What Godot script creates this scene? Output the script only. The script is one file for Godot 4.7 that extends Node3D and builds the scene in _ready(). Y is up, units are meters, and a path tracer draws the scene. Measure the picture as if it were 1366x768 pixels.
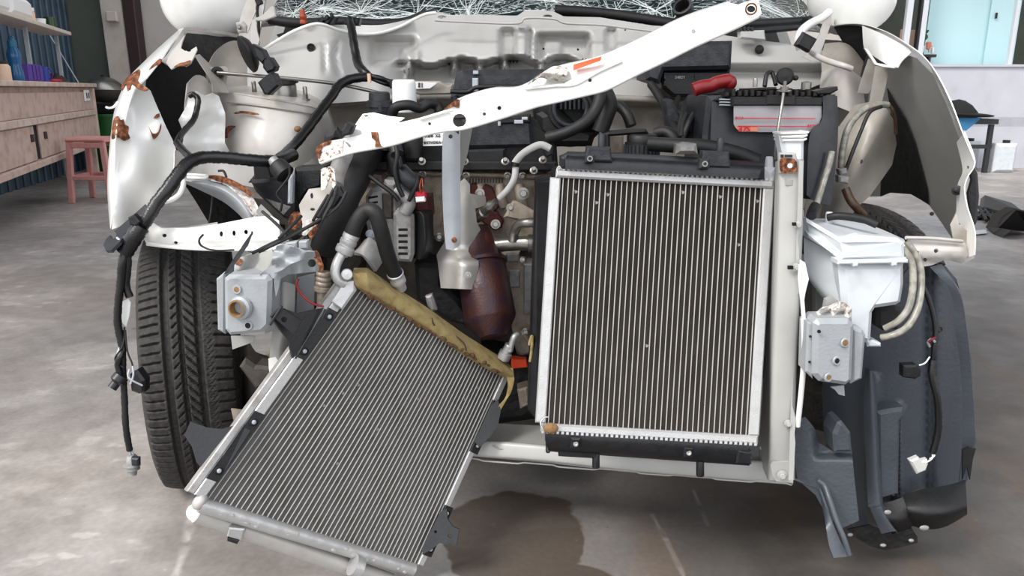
extends Node3D
# A stripped, crashed white hatchback standing in an open-fronted workshop.
# y up, metres. The camera stands at z = 0 and looks along -z; "d" below is distance along -z.
const FPX := 1027.05
const EYE := Vector3(0, 0.85, 0)
const TILT := 0.25307
var M := {}
var taken := {}
var org := {}
var rng := RandomNumberGenerator.new()

# ---------------------------------------------------------------- placing
func P(x: float, y: float, d: float) -> Vector3:
	var cx := (x - 683.0) / FPX
	var cy := (384.0 - y) / FPX
	var r := Vector3(cx, cy * cos(TILT) - sin(TILT), -(cos(TILT) + cy * sin(TILT)))
	return EYE + r * (d / -r.z)

func G(x: float, y: float, h := 0.0) -> Vector3:
	var cx := (x - 683.0) / FPX
	var cy := (384.0 - y) / FPX
	var r := Vector3(cx, cy * cos(TILT) - sin(TILT), -(cos(TILT) + cy * sin(TILT)))
	return EYE + r * ((h - EYE.y) / r.y)

func C(a: Array) -> PackedVector3Array:
	var o := PackedVector3Array()
	for i in range(0, a.size(), 3):
		o.append(P(a[i], a[i + 1], a[i + 2]))
	return o

func CD(a: Array, d: float) -> PackedVector3Array:
	var o := PackedVector3Array()
	for i in range(0, a.size(), 2):
		o.append(P(a[i], a[i + 1], d))
	return o

func smooth(p: PackedVector3Array, n: int) -> PackedVector3Array:
	var o := PackedVector3Array()
	var k := p.size()
	if k < 2:
		return p
	for i in n:
		var t := float(i) / (n - 1) * (k - 1)
		var s := mini(int(t), k - 2)
		var u := t - s
		var a := p[maxi(s - 1, 0)]
		var b := p[s]
		var c := p[s + 1]
		var e := p[mini(s + 2, k - 1)]
		o.append(b.cubic_interpolate(c, a, e, u))
	return o

func linear(p: PackedVector3Array, n: int) -> PackedVector3Array:
	var o := PackedVector3Array()
	for i in n:
		var t := float(i) / (n - 1) * (p.size() - 1)
		var s := mini(int(t), p.size() - 2)
		o.append(p[s].lerp(p[s + 1], t - s))
	return o

# ---------------------------------------------------------------- mesh builder
class MB:
	var v := PackedVector3Array()
	var n := PackedVector3Array()
	var uv := PackedVector2Array()

	func tri(a: Vector3, b: Vector3, c: Vector3, na: Vector3, nb: Vector3, nc: Vector3) -> void:
		if (b - a).cross(c - a).dot(na + nb + nc) > 0.0:
			v.append(a); v.append(c); v.append(b)
			n.append(na); n.append(nc); n.append(nb)
		else:
			v.append(a); v.append(b); v.append(c)
			n.append(na); n.append(nb); n.append(nc)

	func flat(a: Vector3, b: Vector3, c: Vector3, out: Vector3) -> void:
		var f := (b - a).cross(c - a).normalized()
		if f.dot(out) < 0.0:
			f = -f
		tri(a, b, c, f, f, f)

	func quad(a: Vector3, b: Vector3, c: Vector3, d: Vector3, out: Vector3) -> void:
		flat(a, b, c, out)
		flat(a, c, d, out)

	# a rectangular grid of points, nu by nv, smooth; th > 0 gives it a back and edges
	func grid(p: PackedVector3Array, nu: int, nv: int, th := 0.0, toward := Vector3(0, 0.85, 0), closed := false, fixed := false) -> void:
		var m := PackedVector3Array()
		m.resize(p.size())
		var lean := 0.0
		for j in nv:
			for i in nu:
				var i0 := i - 1
				var i1 := i + 1
				if closed:
					i0 = (i0 + nu - 1) % (nu - 1) if i0 < 0 else i0
					i1 = i1 % (nu - 1) if i1 > nu - 1 else i1
				i0 = maxi(i0, 0)
				i1 = mini(i1, nu - 1)
				var du := p[j * nu + i1] - p[j * nu + i0]
				var dv := p[mini(j + 1, nv - 1) * nu + i] - p[maxi(j - 1, 0) * nu + i]
				var f := du.cross(dv).normalized()
				m[j * nu + i] = f
				lean += f.dot((toward - p[j * nu + i]).normalized())
		if lean < 0.0 and not fixed:
			for i in m.size():
				m[i] = -m[i]
		for j in nv - 1:
			for i in nu - 1:
				var a := j * nu + i
				var b := a + 1
				var c := a + nu + 1
				var d := a + nu
				tri(p[a], p[b], p[c], m[a], m[b], m[c])
				tri(p[a], p[c], p[d], m[a], m[c], m[d])
				if th > 0.0:
					var ka := p[a] - m[a] * th
					var kb := p[b] - m[b] * th
					var kc := p[c] - m[c] * th
					var kd := p[d] - m[d] * th
					tri(ka, kb, kc, -m[a], -m[b], -m[c])
					tri(ka, kc, kd, -m[a], -m[c], -m[d])
		if th > 0.0:
			var mid := p[(nv / 2) * nu + nu / 2]
			for i in nu - 1:
				for j in [0, nv - 1]:
					var a: int = j * nu + i
					quad(p[a], p[a + 1], p[a + 1] - m[a + 1] * th, p[a] - m[a] * th, p[a] - mid)
			for j in nv - 1:
				for i in [0, nu - 1]:
					var a: int = j * nu + i
					quad(p[a], p[a + nu], p[a + nu] - m[a + nu] * th, p[a] - m[a] * th, p[a] - mid)

	func tube(p: PackedVector3Array, r, sides := 10, caps := true) -> void:
		var k := p.size()
		var rings: Array[PackedVector3Array] = []
		var norms: Array[PackedVector3Array] = []
		var t0 := (p[1] - p[0]).normalized()
		var side := t0.cross(Vector3.UP if absf(t0.y) < 0.9 else Vector3.RIGHT).normalized()
		for i in k:
			var t := (p[mini(i + 1, k - 1)] - p[maxi(i - 1, 0)]).normalized()
			side = (side - t * side.dot(t)).normalized()
			var up := t.cross(side)
			var q := PackedVector3Array()
			var w := PackedVector3Array()
			var rr: float = r[i] if r is Array or r is PackedFloat32Array else r
			for s in sides + 1:
				var a := TAU * s / sides
				var e := side * cos(a) + up * sin(a)
				w.append(e)
				q.append(p[i] + e * rr)
			rings.append(q)
			norms.append(w)
		for i in k - 1:
			for s in sides:
				tri(rings[i][s], rings[i][s + 1], rings[i + 1][s + 1], norms[i][s], norms[i][s + 1], norms[i + 1][s + 1])
				tri(rings[i][s], rings[i + 1][s + 1], rings[i + 1][s], norms[i][s], norms[i + 1][s + 1], norms[i + 1][s])
		if caps:
			for e in [0, k - 1]:
				var o: Vector3 = p[e] - p[1 if e == 0 else k - 2]
				for s in sides:
					flat(p[e], rings[e][s], rings[e][s + 1], o)

	# profile: r, h, r, h, ... turned round the axis
	func lathe(at: Vector3, axis: Vector3, prof: Array, segs := 24, crease := 0.7) -> void:
		axis = axis.normalized()
		var x := axis.cross(Vector3.UP if absf(axis.y) < 0.9 else Vector3.RIGHT).normalized()
		var y := axis.cross(x)
		var c := prof.size() / 2
		var dirs: Array[Vector2] = []
		for i in c - 1:
			dirs.append((Vector2(prof[i * 2 + 2], prof[i * 2 + 3]) - Vector2(prof[i * 2], prof[i * 2 + 1])).normalized())
		for i in c - 1:
			var d := dirs[i]
			var f := Vector2(d.y, -d.x)
			var fa := f
			var fb := f
			if i > 0 and dirs[i - 1].dot(d) > crease:
				fa = (f + Vector2(dirs[i - 1].y, -dirs[i - 1].x)).normalized()
			if i < c - 2 and dirs[i + 1].dot(d) > crease:
				fb = (f + Vector2(dirs[i + 1].y, -dirs[i + 1].x)).normalized()
			for s in segs:
				var q: Array[Vector3] = []
				var w: Array[Vector3] = []
				for e in [[s, 0], [s + 1, 0], [s + 1, 1], [s, 1]]:
					var a: float = TAU * e[0] / segs
					var rad := x * cos(a) + y * sin(a)
					var k: int = i + e[1]
					var g := fb if e[1] else fa
					q.append(at + rad * float(prof[k * 2]) + axis * float(prof[k * 2 + 1]))
					w.append((rad * g.x + axis * g.y).normalized())
				if q[0].distance_squared_to(q[1]) > 1e-12:
					tri(q[0], q[1], q[2], w[0], w[1], w[2])
				if q[2].distance_squared_to(q[3]) > 1e-12:
					tri(q[0], q[2], q[3], w[0], w[2], w[3])

	# a flat polygon pushed along ext, edges chamfered
	func slab(front: PackedVector3Array, ext: Vector3, bevel := 0.0) -> void:
		var k := front.size()
		var c := Vector3.ZERO
		var nn := Vector3.ZERO
		for i in k:
			c += front[i] / k
			nn += front[i].cross(front[(i + 1) % k])
		nn = nn.normalized()
		if nn.dot(ext) > 0.0:
			nn = -nn
		var x := (front[1] - front[0]).normalized()
		x = (x - nn * x.dot(nn)).normalized()
		var y := nn.cross(x)
		var flatp := PackedVector2Array()
		for q in front:
			flatp.append(Vector2((q - c).dot(x), (q - c).dot(y)))
		var area := 0.0
		for i in k:
			area += flatp[i].cross(flatp[(i + 1) % k])
		var sg := 1.0 if area > 0.0 else -1.0
		var inner := PackedVector3Array()
		for i in k:
			var e0 := (flatp[i] - flatp[(i + k - 1) % k]).normalized()
			var e1 := (flatp[(i + 1) % k] - flatp[i]).normalized()
			var n0 := Vector2(-e0.y, e0.x) * sg
			var n1 := Vector2(-e1.y, e1.x) * sg
			var b := (n0 + n1)
			b = b / maxf(0.35, 1.0 + n0.dot(n1))
			inner.append(front[i] + (x * b.x + y * b.y) * bevel)
		var dir := ext.normalized()
		var layers: Array[PackedVector3Array] = []
		if bevel > 0.0:
			var l1 := PackedVector3Array()
			var l2 := PackedVector3Array()
			var l3 := PackedVector3Array()
			for i in k:
				l1.append(front[i] + dir * bevel)
				l2.append(front[i] + ext - dir * bevel)
				l3.append(inner[i] + ext)
			layers = [inner, l1, l2, l3]
		else:
			var l2 := PackedVector3Array()
			for i in k:
				l2.append(front[i] + ext)
			layers = [front, l2]
		for l in layers.size() - 1:
			for i in k:
				var j := (i + 1) % k
				var e := (flatp[j] - flatp[i]).normalized()
				var o := Vector2(e.y, -e.x) * sg
				var out := x * o.x + y * o.y
				if bevel > 0.0 and l == 0:
					out -= dir
				if bevel > 0.0 and l == 2:
					out += dir
				quad(layers[l][i], layers[l][j], layers[l + 1][j], layers[l + 1][i], out)
		var ids := Geometry2D.triangulate_polygon(flatp)
		var last := layers.size() - 1
		for i in range(0, ids.size(), 3):
			flat(layers[0][ids[i]], layers[0][ids[i + 1]], layers[0][ids[i + 2]], -dir)
			flat(layers[last][ids[i]], layers[last][ids[i + 1]], layers[last][ids[i + 2]], dir)

	func box(c: Vector3, b: Basis, s: Vector3, bevel := 0.0) -> void:
		var h := s / 2.0
		var f := PackedVector3Array([c + b * Vector3(-h.x, -h.y, h.z), c + b * Vector3(h.x, -h.y, h.z), c + b * Vector3(h.x, h.y, h.z), c + b * Vector3(-h.x, h.y, h.z)])
		slab(f, b * Vector3(0, 0, -s.z), bevel)

	func hexbolt(at: Vector3, dir: Vector3, r: float, h: float, washer := true) -> void:
		dir = dir.normalized()
		r *= 0.68
		var x := dir.cross(Vector3.UP if absf(dir.y) < 0.9 else Vector3.RIGHT).normalized()
		var y := dir.cross(x)
		if washer:
			lathe(at, dir, [r * 1.55, 0.0, r * 1.55, h * 0.25, r * 0.8, h * 0.3], 14)
		var f := PackedVector3Array()
		for i in 6:
			var a := TAU * i / 6.0 + 0.3
			f.append(at + dir * h + (x * cos(a) + y * sin(a)) * r)
		slab(f, -dir * h, r * 0.14)

	func ball(c: Vector3, r: Vector3, b := Basis(), nu := 20, nv := 12) -> void:
		for j in nv:
			for i in nu:
				var q: Array[Vector3] = []
				var w: Array[Vector3] = []
				for e in [[i, j], [i + 1, j], [i + 1, j + 1], [i, j + 1]]:
					var a: float = TAU * e[0] / nu
					var t: float = PI * e[1] / nv
					var d := Vector3(sin(t) * cos(a), cos(t), sin(t) * sin(a))
					q.append(c + b * (d * r))
					w.append((b * (d / r)).normalized())
				tri(q[0], q[1], q[2], w[0], w[1], w[2])
				tri(q[0], q[2], q[3], w[0], w[2], w[3])

	# triangles over shared points, smooth, with a back and edges
	func skin(p: PackedVector3Array, ids: PackedInt32Array, th: float, toward: Vector3) -> void:
		var m := PackedVector3Array()
		m.resize(p.size())
		for i in range(0, ids.size(), 3):
			var a := p[ids[i]]
			var f := (p[ids[i + 1]] - a).cross(p[ids[i + 2]] - a)
			if f.dot(toward - a) < 0.0:
				f = -f
			for k in 3:
				m[ids[i + k]] += f
		for i in m.size():
			m[i] = m[i].normalized()
		var edges := {}
		for i in range(0, ids.size(), 3):
			var a := ids[i]
			var b := ids[i + 1]
			var c := ids[i + 2]
			tri(p[a], p[b], p[c], m[a], m[b], m[c])
			if th > 0.0:
				tri(p[a] - m[a] * th, p[b] - m[b] * th, p[c] - m[c] * th, -m[a], -m[b], -m[c])
				for e in [[a, b, c], [b, c, a], [c, a, b]]:
					var key := Vector2i(mini(e[0], e[1]), maxi(e[0], e[1]))
					if edges.has(key):
						edges.erase(key)
					else:
						edges[key] = e
		for key in edges:
			var e: Array = edges[key]
			quad(p[e[0]], p[e[1]], p[e[1]] - m[e[1]] * th, p[e[0]] - m[e[0]] * th, p[e[0]] - p[e[2]])

	func mesh(at: Vector3) -> ArrayMesh:
		var q := PackedVector3Array()
		q.resize(v.size())
		for i in v.size():
			q[i] = v[i] - at
		var arr := []
		arr.resize(Mesh.ARRAY_MAX)
		arr[Mesh.ARRAY_VERTEX] = q
		arr[Mesh.ARRAY_NORMAL] = n
		if uv.size() == v.size():
			arr[Mesh.ARRAY_TEX_UV] = uv
		var am := ArrayMesh.new()
		am.add_surface_from_arrays(Mesh.PRIMITIVE_TRIANGLES, arr)
		return am

# ---------------------------------------------------------------- objects
func numbered(called: String, parent: Node) -> String:
	var key := "%d/%s" % [parent.get_instance_id(), called]
	var k: int = taken.get(key, -1) + 1
	taken[key] = k
	return called if k == 0 else "%s_%03d" % [called, k]

func tag(o: Node, label: String, category: String, group := "", kind := "") -> void:
	if label: o.set_meta("label", label)
	if category: o.set_meta("category", category)
	if group: o.set_meta("group", group)
	if kind: o.set_meta("kind", kind)

func thing(called: String, label: String, category: String, at: Vector3, group := "") -> Node3D:
	var o := Node3D.new()
	o.name = numbered(called, self)
	add_child(o, true)
	o.position = at
	org[o] = at
	tag(o, label, category, group)
	return o

func part(called: String, mb: MB, m: Material, parent: Node, label := "") -> MeshInstance3D:
	var o := MeshInstance3D.new()
	o.name = numbered(called, parent)
	o.mesh = mb.mesh(org[parent])
	o.material_override = m
	parent.add_child(o, true)
	org[o] = org[parent]
	if label: o.set_meta("label", label)
	return o

func one(called: String, mb: MB, m: Material, label: String, category: String, at: Vector3, group := "") -> MeshInstance3D:
	var o := MeshInstance3D.new()
	o.name = numbered(called, self)
	o.mesh = mb.mesh(at)
	o.material_override = m
	add_child(o, true)
	o.position = at
	org[o] = at
	tag(o, label, category, group)
	return o

func struct(called: String, mb: MB, m: Material) -> MeshInstance3D:
	var o := one(called, mb, m, "", "", Vector3.ZERO)
	o.set_meta("kind", "structure")
	return o

func words(s: String, m: Material, parent: Node, at: Vector3, right: Vector3, up: Vector3, high: float, called := "lettering") -> void:
	var t := TextMesh.new()
	var f := SystemFont.new()
	f.font_names = PackedStringArray(["Droid Sans"])
	f.font_weight = 700
	t.font = f
	t.text = s
	t.font_size = 32
	t.pixel_size = high / 32.0
	t.depth = 0.0006
	var o := MeshInstance3D.new()
	o.name = numbered(called, parent)
	o.mesh = t
	o.material_override = m
	parent.add_child(o, true)
	var x := right.normalized()
	var z := x.cross(up).normalized()
	o.transform = Transform3D(Basis(x, z.cross(x), z), at - org[parent])
	org[o] = org[parent]

# ---------------------------------------------------------------- sheet metal
# outline and holes in pixels seen from the camera's place, dfn(x, y) its distance: a pressed sheet with thickness
func sheet(mb: MB, outline: Array, holes: Array, dfn: Callable, th := 0.0012, step := 8.0, round_off := false) -> void:
	var poly := ring(outline, step, round_off)
	var cut: Array[PackedVector2Array] = []
	for h in holes:
		if h.size() == 3:
			h = [h[0], h[1], h[2], h[2]]
		if h.size() == 4:
			var c := PackedVector2Array()
			var k := maxi(10, int(h[2] * 1.6))
			for i in k:
				c.append(Vector2(h[0] + cos(TAU * i / k) * h[2], h[1] + sin(TAU * i / k) * h[3]))
			cut.append(c)
		else:
			cut.append(ring(h, step * 0.6, false))
	var pts := PackedVector2Array(poly)
	for c in cut:
		pts.append_array(c)
	var edge := pts.duplicate()
	var lo := poly[0]
	var hi := poly[0]
	for q in poly:
		lo = lo.min(q)
		hi = hi.max(q)
	var y := lo.y + step * 0.5
	var row := 0
	while y < hi.y:
		var x := lo.x + step * (0.5 if row % 2 else 0.1)
		while x < hi.x:
			var q := Vector2(x, y)
			if Geometry2D.is_point_in_polygon(q, poly):
				var good := true
				for c in cut:
					if Geometry2D.is_point_in_polygon(q, c):
						good = false
						break
				if good:
					for e in edge:
						if e.distance_squared_to(q) < step * step * 0.3:
							good = false
							break
				if good:
					pts.append(q)
			x += step
		y += step * 0.87
		row += 1
	var ids := Geometry2D.triangulate_delaunay(pts)
	var keep := PackedInt32Array()
	for i in range(0, ids.size(), 3):
		var g := (pts[ids[i]] + pts[ids[i + 1]] + pts[ids[i + 2]]) / 3.0
		if absf((pts[ids[i + 1]] - pts[ids[i]]).cross(pts[ids[i + 2]] - pts[ids[i]])) < 0.02:
			continue
		if not Geometry2D.is_point_in_polygon(g, poly):
			continue
		var inside := false
		for c in cut:
			if Geometry2D.is_point_in_polygon(g, c):
				inside = true
				break
		if not inside:
			for k in 3:
				keep.append(ids[i + k])
	var p := PackedVector3Array()
	for q in pts:
		p.append(P(q.x, q.y, dfn.call(q.x, q.y)))
	mb.skin(p, keep, th, EYE)

func ring(a: Array, step: float, soft: bool) -> PackedVector2Array:
	var src := PackedVector2Array()
	for i in range(0, a.size(), 2):
		src.append(Vector2(a[i], a[i + 1]))
	var o := PackedVector2Array()
	var k := src.size()
	for i in k:
		var p := src[i]
		var q := src[(i + 1) % k]
		var m := maxi(1, int(ceil(p.distance_to(q) / step)))
		for j in m:
			var t := float(j) / m
			if soft:
				o.append(p.cubic_interpolate(q, src[(i + k - 1) % k], src[(i + 2) % k], t))
			else:
				o.append(p.lerp(q, t))
	return o

# distance that varies linearly over the picture through three given spots [x, y, d]
func tilt_d(a: Array, b: Array, c: Array) -> Callable:
	var ab := Vector2(b[0] - a[0], b[1] - a[1])
	var ac := Vector2(c[0] - a[0], c[1] - a[1])
	var det := ab.cross(ac)
	return func(x: float, y: float) -> float:
		var q := Vector2(x - a[0], y - a[1])
		var u := q.cross(ac) / det
		var w := ab.cross(q) / det
		return a[2] + u * (b[2] - a[2]) + w * (c[2] - a[2])

func level(d: float) -> Callable:
	return func(_x: float, _y: float) -> float: return d

# surface through several curves (each x, y, d triplets), nu along, nv across
func loft(mb: MB, curves: Array, nu: int, nv: int, th := 0.0012, crisp := false) -> void:
	var rows: Array[PackedVector3Array] = []
	for c in curves:
		var cp: PackedVector3Array = C(c)
		rows.append(linear(cp, nu) if crisp else smooth(cp, nu))
	var p := PackedVector3Array()
	p.resize(nu * nv)
	for i in nu:
		var col := PackedVector3Array()
		for r in rows:
			col.append(r[i])
		col = linear(col, nv) if crisp else smooth(col, nv)
		for j in nv:
			p[j * nu + i] = col[j]
	mb.grid(p, nu, nv, th)

func pipe(mb: MB, a: Array, r: float, sides := 10, n := 0) -> void:
	var p := C(a)
	mb.tube(smooth(p, n if n else (p.size() - 1) * 8 + 1) if p.size() > 2 else p, r, sides)

# a block whose face is a polygon in the picture at distance d, running back by deep
func block(mb: MB, a: Array, d: float, deep: float, bevel := 0.003, away := Vector3(0, 0, -1)) -> void:
	mb.slab(CD(a, d), away * deep, bevel)

func block3(mb: MB, a: Array, deep: float, bevel := 0.003, away := Vector3(0, 0, -1)) -> void:
	mb.slab(C(a), away * deep, bevel)

func bump(t: float, a: float, b: float) -> float:
	return smoothstep(a, b, t)

func pocket(x: float, y: float, x0: float, y0: float, x1: float, y1: float, s: float) -> float:
	return smoothstep(x0, x0 + s, x) * (1.0 - smoothstep(x1 - s, x1, x)) * smoothstep(y0, y0 + s, y) * (1.0 - smoothstep(y1 - s, y1, y))

# ---------------------------------------------------------------- materials
func ramp(stops: Array) -> Gradient:
	var g := Gradient.new()
	var o := PackedFloat32Array()
	var c := PackedColorArray()
	for s in stops:
		o.append(s[0])
		c.append(s[1])
	g.offsets = o
	g.colors = c
	return g

func noise(freq: float, octaves: int, sd: int, stops: Array, size := 512, kind := FastNoiseLite.TYPE_SIMPLEX_SMOOTH, normal := 0.0) -> NoiseTexture2D:
	var f := FastNoiseLite.new()
	f.seed = sd
	f.frequency = freq
	f.noise_type = kind
	f.fractal_octaves = octaves
	var t := NoiseTexture2D.new()
	t.width = size
	t.height = size
	t.seamless = true
	t.noise = f
	if normal > 0.0:
		t.as_normal_map = true
		t.bump_strength = normal
	else:
		t.color_ramp = ramp(stops)
	return t

func mat(called: String, c: Color, rough: float, metal := 0.0, tex: Texture2D = null, scale := 3.0, nrm: Texture2D = null, nstr := 0.3) -> StandardMaterial3D:
	var m := StandardMaterial3D.new()
	m.resource_name = called
	m.albedo_color = c
	m.roughness = rough
	m.metallic = metal
	if tex or nrm:
		m.uv1_triplanar = true
		m.uv1_scale = Vector3.ONE * scale
	if tex:
		m.albedo_texture = tex
	if nrm:
		m.normal_enabled = true
		m.normal_texture = nrm
		m.normal_scale = nstr
	M[called] = m
	return m

func grey(v: float, a := 1.0) -> Color:
	return Color(v, v, v, a)

func make_materials() -> void:
	var grime := noise(0.012, 5, 3, [[0.0, Color(0.74, 0.71, 0.67)], [0.35, Color(0.9, 0.885, 0.865)], [0.6, Color(0.97, 0.965, 0.96)], [1.0, Color.WHITE]])
	var light_grime := noise(0.01, 5, 13, [[0.0, Color(0.92, 0.91, 0.9)], [0.4, Color(0.97, 0.97, 0.965)], [1.0, Color.WHITE]])
	var dust := noise(0.02, 5, 5, [[0.0, grey(0.6)], [0.45, grey(0.82)], [0.7, grey(1.0)], [1.0, Color(1.0, 0.98, 0.95)]])
	var rusty := noise(0.022, 5, 7, [[0.0, Color(0.13, 0.08, 0.06)], [0.35, Color(0.3, 0.16, 0.1)], [0.55, Color(0.47, 0.26, 0.14)], [0.75, Color(0.58, 0.36, 0.2)], [1.0, Color(0.78, 0.63, 0.48)]])
	var flaked := noise(0.035, 4, 9, [[0.0, Color(0.35, 0.2, 0.12)], [0.3, Color(0.55, 0.4, 0.3)], [0.38, Color(0.86, 0.85, 0.83)], [1.0, Color.WHITE]])
	var fine := noise(0.08, 4, 11, [], 512, FastNoiseLite.TYPE_SIMPLEX_SMOOTH, 4.0)
	var dented := noise(0.008, 3, 15, [], 512, FastNoiseLite.TYPE_SIMPLEX_SMOOTH, 6.0)
	var cast := noise(0.2, 3, 17, [], 512, FastNoiseLite.TYPE_SIMPLEX_SMOOTH, 5.0)
	var paint := mat("white paint", Color(0.93, 0.93, 0.92), 0.28, 0.0, light_grime, 2.0, dented, 0.12)
	paint.clearcoat_enabled = true
	paint.clearcoat = 0.6
	paint.clearcoat_roughness = 0.12
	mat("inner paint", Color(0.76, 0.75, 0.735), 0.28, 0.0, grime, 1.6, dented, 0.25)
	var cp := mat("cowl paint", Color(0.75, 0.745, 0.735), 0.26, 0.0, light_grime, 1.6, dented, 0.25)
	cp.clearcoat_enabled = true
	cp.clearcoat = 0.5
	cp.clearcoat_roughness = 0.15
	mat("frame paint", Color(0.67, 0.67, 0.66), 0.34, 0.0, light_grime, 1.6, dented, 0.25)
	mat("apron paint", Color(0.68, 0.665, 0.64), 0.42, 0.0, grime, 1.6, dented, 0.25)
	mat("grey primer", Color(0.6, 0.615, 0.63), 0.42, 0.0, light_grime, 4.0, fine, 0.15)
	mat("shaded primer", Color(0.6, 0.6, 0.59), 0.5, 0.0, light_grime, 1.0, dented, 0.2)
	mat("bare strip", Color(0.68, 0.7, 0.73), 0.45, 0.1, light_grime, 5.0, fine, 0.1)
	mat("flaking paint", Color(0.92, 0.91, 0.9), 0.5, 0.0, flaked, 6.0, fine, 0.4)
	mat("rust", Color(1, 1, 1), 0.85, 0.0, rusty, 9.0, fine, 0.6)
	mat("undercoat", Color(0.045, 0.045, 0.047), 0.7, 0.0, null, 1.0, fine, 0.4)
	mat("black plastic", Color(0.085, 0.09, 0.105), 0.42, 0.0, dust, 4.0, fine, 0.15)
	mat("soft black", Color(0.07, 0.07, 0.075), 0.55, 0.0, dust, 5.0, fine, 0.2)
	mat("slate plastic", Color(0.17, 0.18, 0.2), 0.5, 0.0, dust, 4.0, fine, 0.2)
	mat("liner plastic", Color(0.265, 0.285, 0.315), 0.4, 0.0, light_grime, 2.5, fine, 0.2)
	mat("rubber", Color(0.09, 0.09, 0.095), 0.6, 0.0, dust, 6.0, fine, 0.2)
	mat("tyre rubber", Color(0.2, 0.19, 0.185), 0.72, 0.0, noise(0.02, 5, 21, [[0.0, grey(0.45)], [0.45, grey(0.75)], [0.62, grey(1.0)], [0.8, Color(1.0, 0.95, 0.9)], [1.0, Color(1.0, 0.97, 0.92)]]), 7.0, fine, 0.5)
	mat("tape", Color(0.06, 0.06, 0.065), 0.3, 0.0, null, 9.0, fine, 0.5)
	mat("aluminium", Color(0.74, 0.74, 0.74), 0.42, 0.55, light_grime, 6.0, fine, 0.25)
	mat("dull aluminium", Color(0.62, 0.62, 0.62), 0.5, 0.4, grime, 6.0, cast, 0.35)
	mat("bright steel", Color(0.55, 0.54, 0.52), 0.32, 0.85)
	mat("cast alloy", Color(0.64, 0.6, 0.55), 0.5, 0.4, grime, 5.0, cast, 0.5)
	mat("dark cast", Color(0.32, 0.305, 0.29), 0.55, 0.3, grime, 5.0, cast, 0.5)
	mat("heat shield", Color(0.8, 0.79, 0.77), 0.36, 0.5, light_grime, 4.0, dented, 0.3)
	mat("maroon steel", Color(0.3, 0.12, 0.1), 0.5, 0.3, grime, 6.0, cast, 0.3)
	mat("tempered steel", Color(0.72, 0.68, 0.7), 0.42, 0.3, noise(0.012, 3, 23, [[0.0, Color(0.2, 0.16, 0.3)], [0.4, Color(0.3, 0.19, 0.2)], [0.7, Color(0.36, 0.2, 0.15)], [1.0, Color(0.28, 0.18, 0.24)]]), 4.0, fine, 0.2)
	mat("fin metal", Color(0.26, 0.242, 0.225), 0.6, 0.1, grime, 5.0)
	mat("condenser fin", Color(0.47, 0.465, 0.46), 0.55, 0.15, grime, 5.0)
	mat("tube metal", Color(0.7, 0.69, 0.675), 0.45, 0.3, light_grime, 7.0)
	mat("foam", Color(0.64, 0.59, 0.42), 0.95, 0.0, noise(0.015, 5, 25, [[0.0, Color(0.5, 0.4, 0.28)], [0.35, Color(0.85, 0.8, 0.72)], [1.0, Color.WHITE]]), 5.0, cast, 0.6)
	var milky := mat("milky plastic", Color(0.82, 0.84, 0.86), 0.35, 0.0, light_grime, 3.0)
	milky.backlight_enabled = true
	milky.backlight = Color(0.12, 0.13, 0.14)
	mat("white plastic", Color(0.92, 0.92, 0.91), 0.4)
	mat("clear hose", Color(0.6, 0.59, 0.55), 0.3, 0.0, dust, 6.0)
	mat("brown hose", Color(0.3, 0.22, 0.15), 0.4, 0.0, dust, 6.0)
	mat("red rubber", Color(0.45, 0.05, 0.07), 0.4, 0.0, null, 6.0, fine, 0.2)
	mat("red print", Color(0.75, 0.12, 0.2), 0.6)
	mat("dark print", Color(0.12, 0.12, 0.13), 0.6)
	mat("pale print", Color(0.6, 0.6, 0.6), 0.6)
	mat("orange", Color(0.93, 0.28, 0.07), 0.5)
	mat("amber", Color(0.6, 0.24, 0.07), 0.3)
	mat("battery case", Color(0.12, 0.13, 0.155), 0.38, 0.0, dust, 4.0, fine, 0.1)
	mat("battery window", Color(0.6, 0.595, 0.61), 0.35, 0.0, light_grime, 4.0)
	mat("dark void", Color(0.02, 0.02, 0.02), 0.9)
	var pane := mat("tinted glass", Color(0.03, 0.17, 0.17, 0.55), 0.05)
	pane.metallic_specular = 0.3
	pane.transparency = BaseMaterial3D.TRANSPARENCY_ALPHA
	mat("crack", Color(0.93, 0.96, 0.95), 0.4)
	mat("mud", Color(0.52, 0.4, 0.26), 0.9, 0.0, grime, 20.0, fine, 0.4)
	mat("foam stain", Color(0.36, 0.26, 0.17), 0.95, 0.0, grime, 20.0, cast, 0.6)
	mat("cable white", Color(0.74, 0.74, 0.73), 0.5)
	mat("concrete wall", Color(0.76, 0.765, 0.8), 0.85, 0.0, light_grime, 0.5)
	mat("grey wall", Color(0.74, 0.72, 0.7), 0.85, 0.0, light_grime, 0.5)
	mat("olive wall", Color(0.36, 0.38, 0.35), 0.8, 0.0, light_grime, 0.6)
	mat("blue sheet", Color(0.27, 0.35, 0.42), 0.55, 0.0, grime, 0.6)
	mat("post paint", Color(0.8, 0.76, 0.72), 0.7, 0.0, light_grime, 1.0)
	mat("door frame", Color(0.2, 0.13, 0.13), 0.6)
	mat("bench wood", Color(0.77, 0.68, 0.64), 0.75, 0.0, grime, 1.0)
	mat("bench top", Color(0.82, 0.75, 0.71), 0.6, 0.0, grime, 1.0)
	mat("pink plastic", Color(0.8, 0.57, 0.55), 0.5, 0.0, light_grime, 2.0)
	mat("frosted", Color(0.76, 0.9, 0.915), 0.5)
	mat("window frame", Color(0.82, 0.83, 0.85), 0.4, 0.2)
	mat("dark frame", Color(0.15, 0.155, 0.16), 0.5, 0.2)
	mat("blue bottle", Color(0.1, 0.34, 0.52), 0.2)
	mat("teal cap", Color(0.06, 0.38, 0.5), 0.35)
	mat("purple plastic", Color(0.3, 0.16, 0.55), 0.4)
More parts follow.
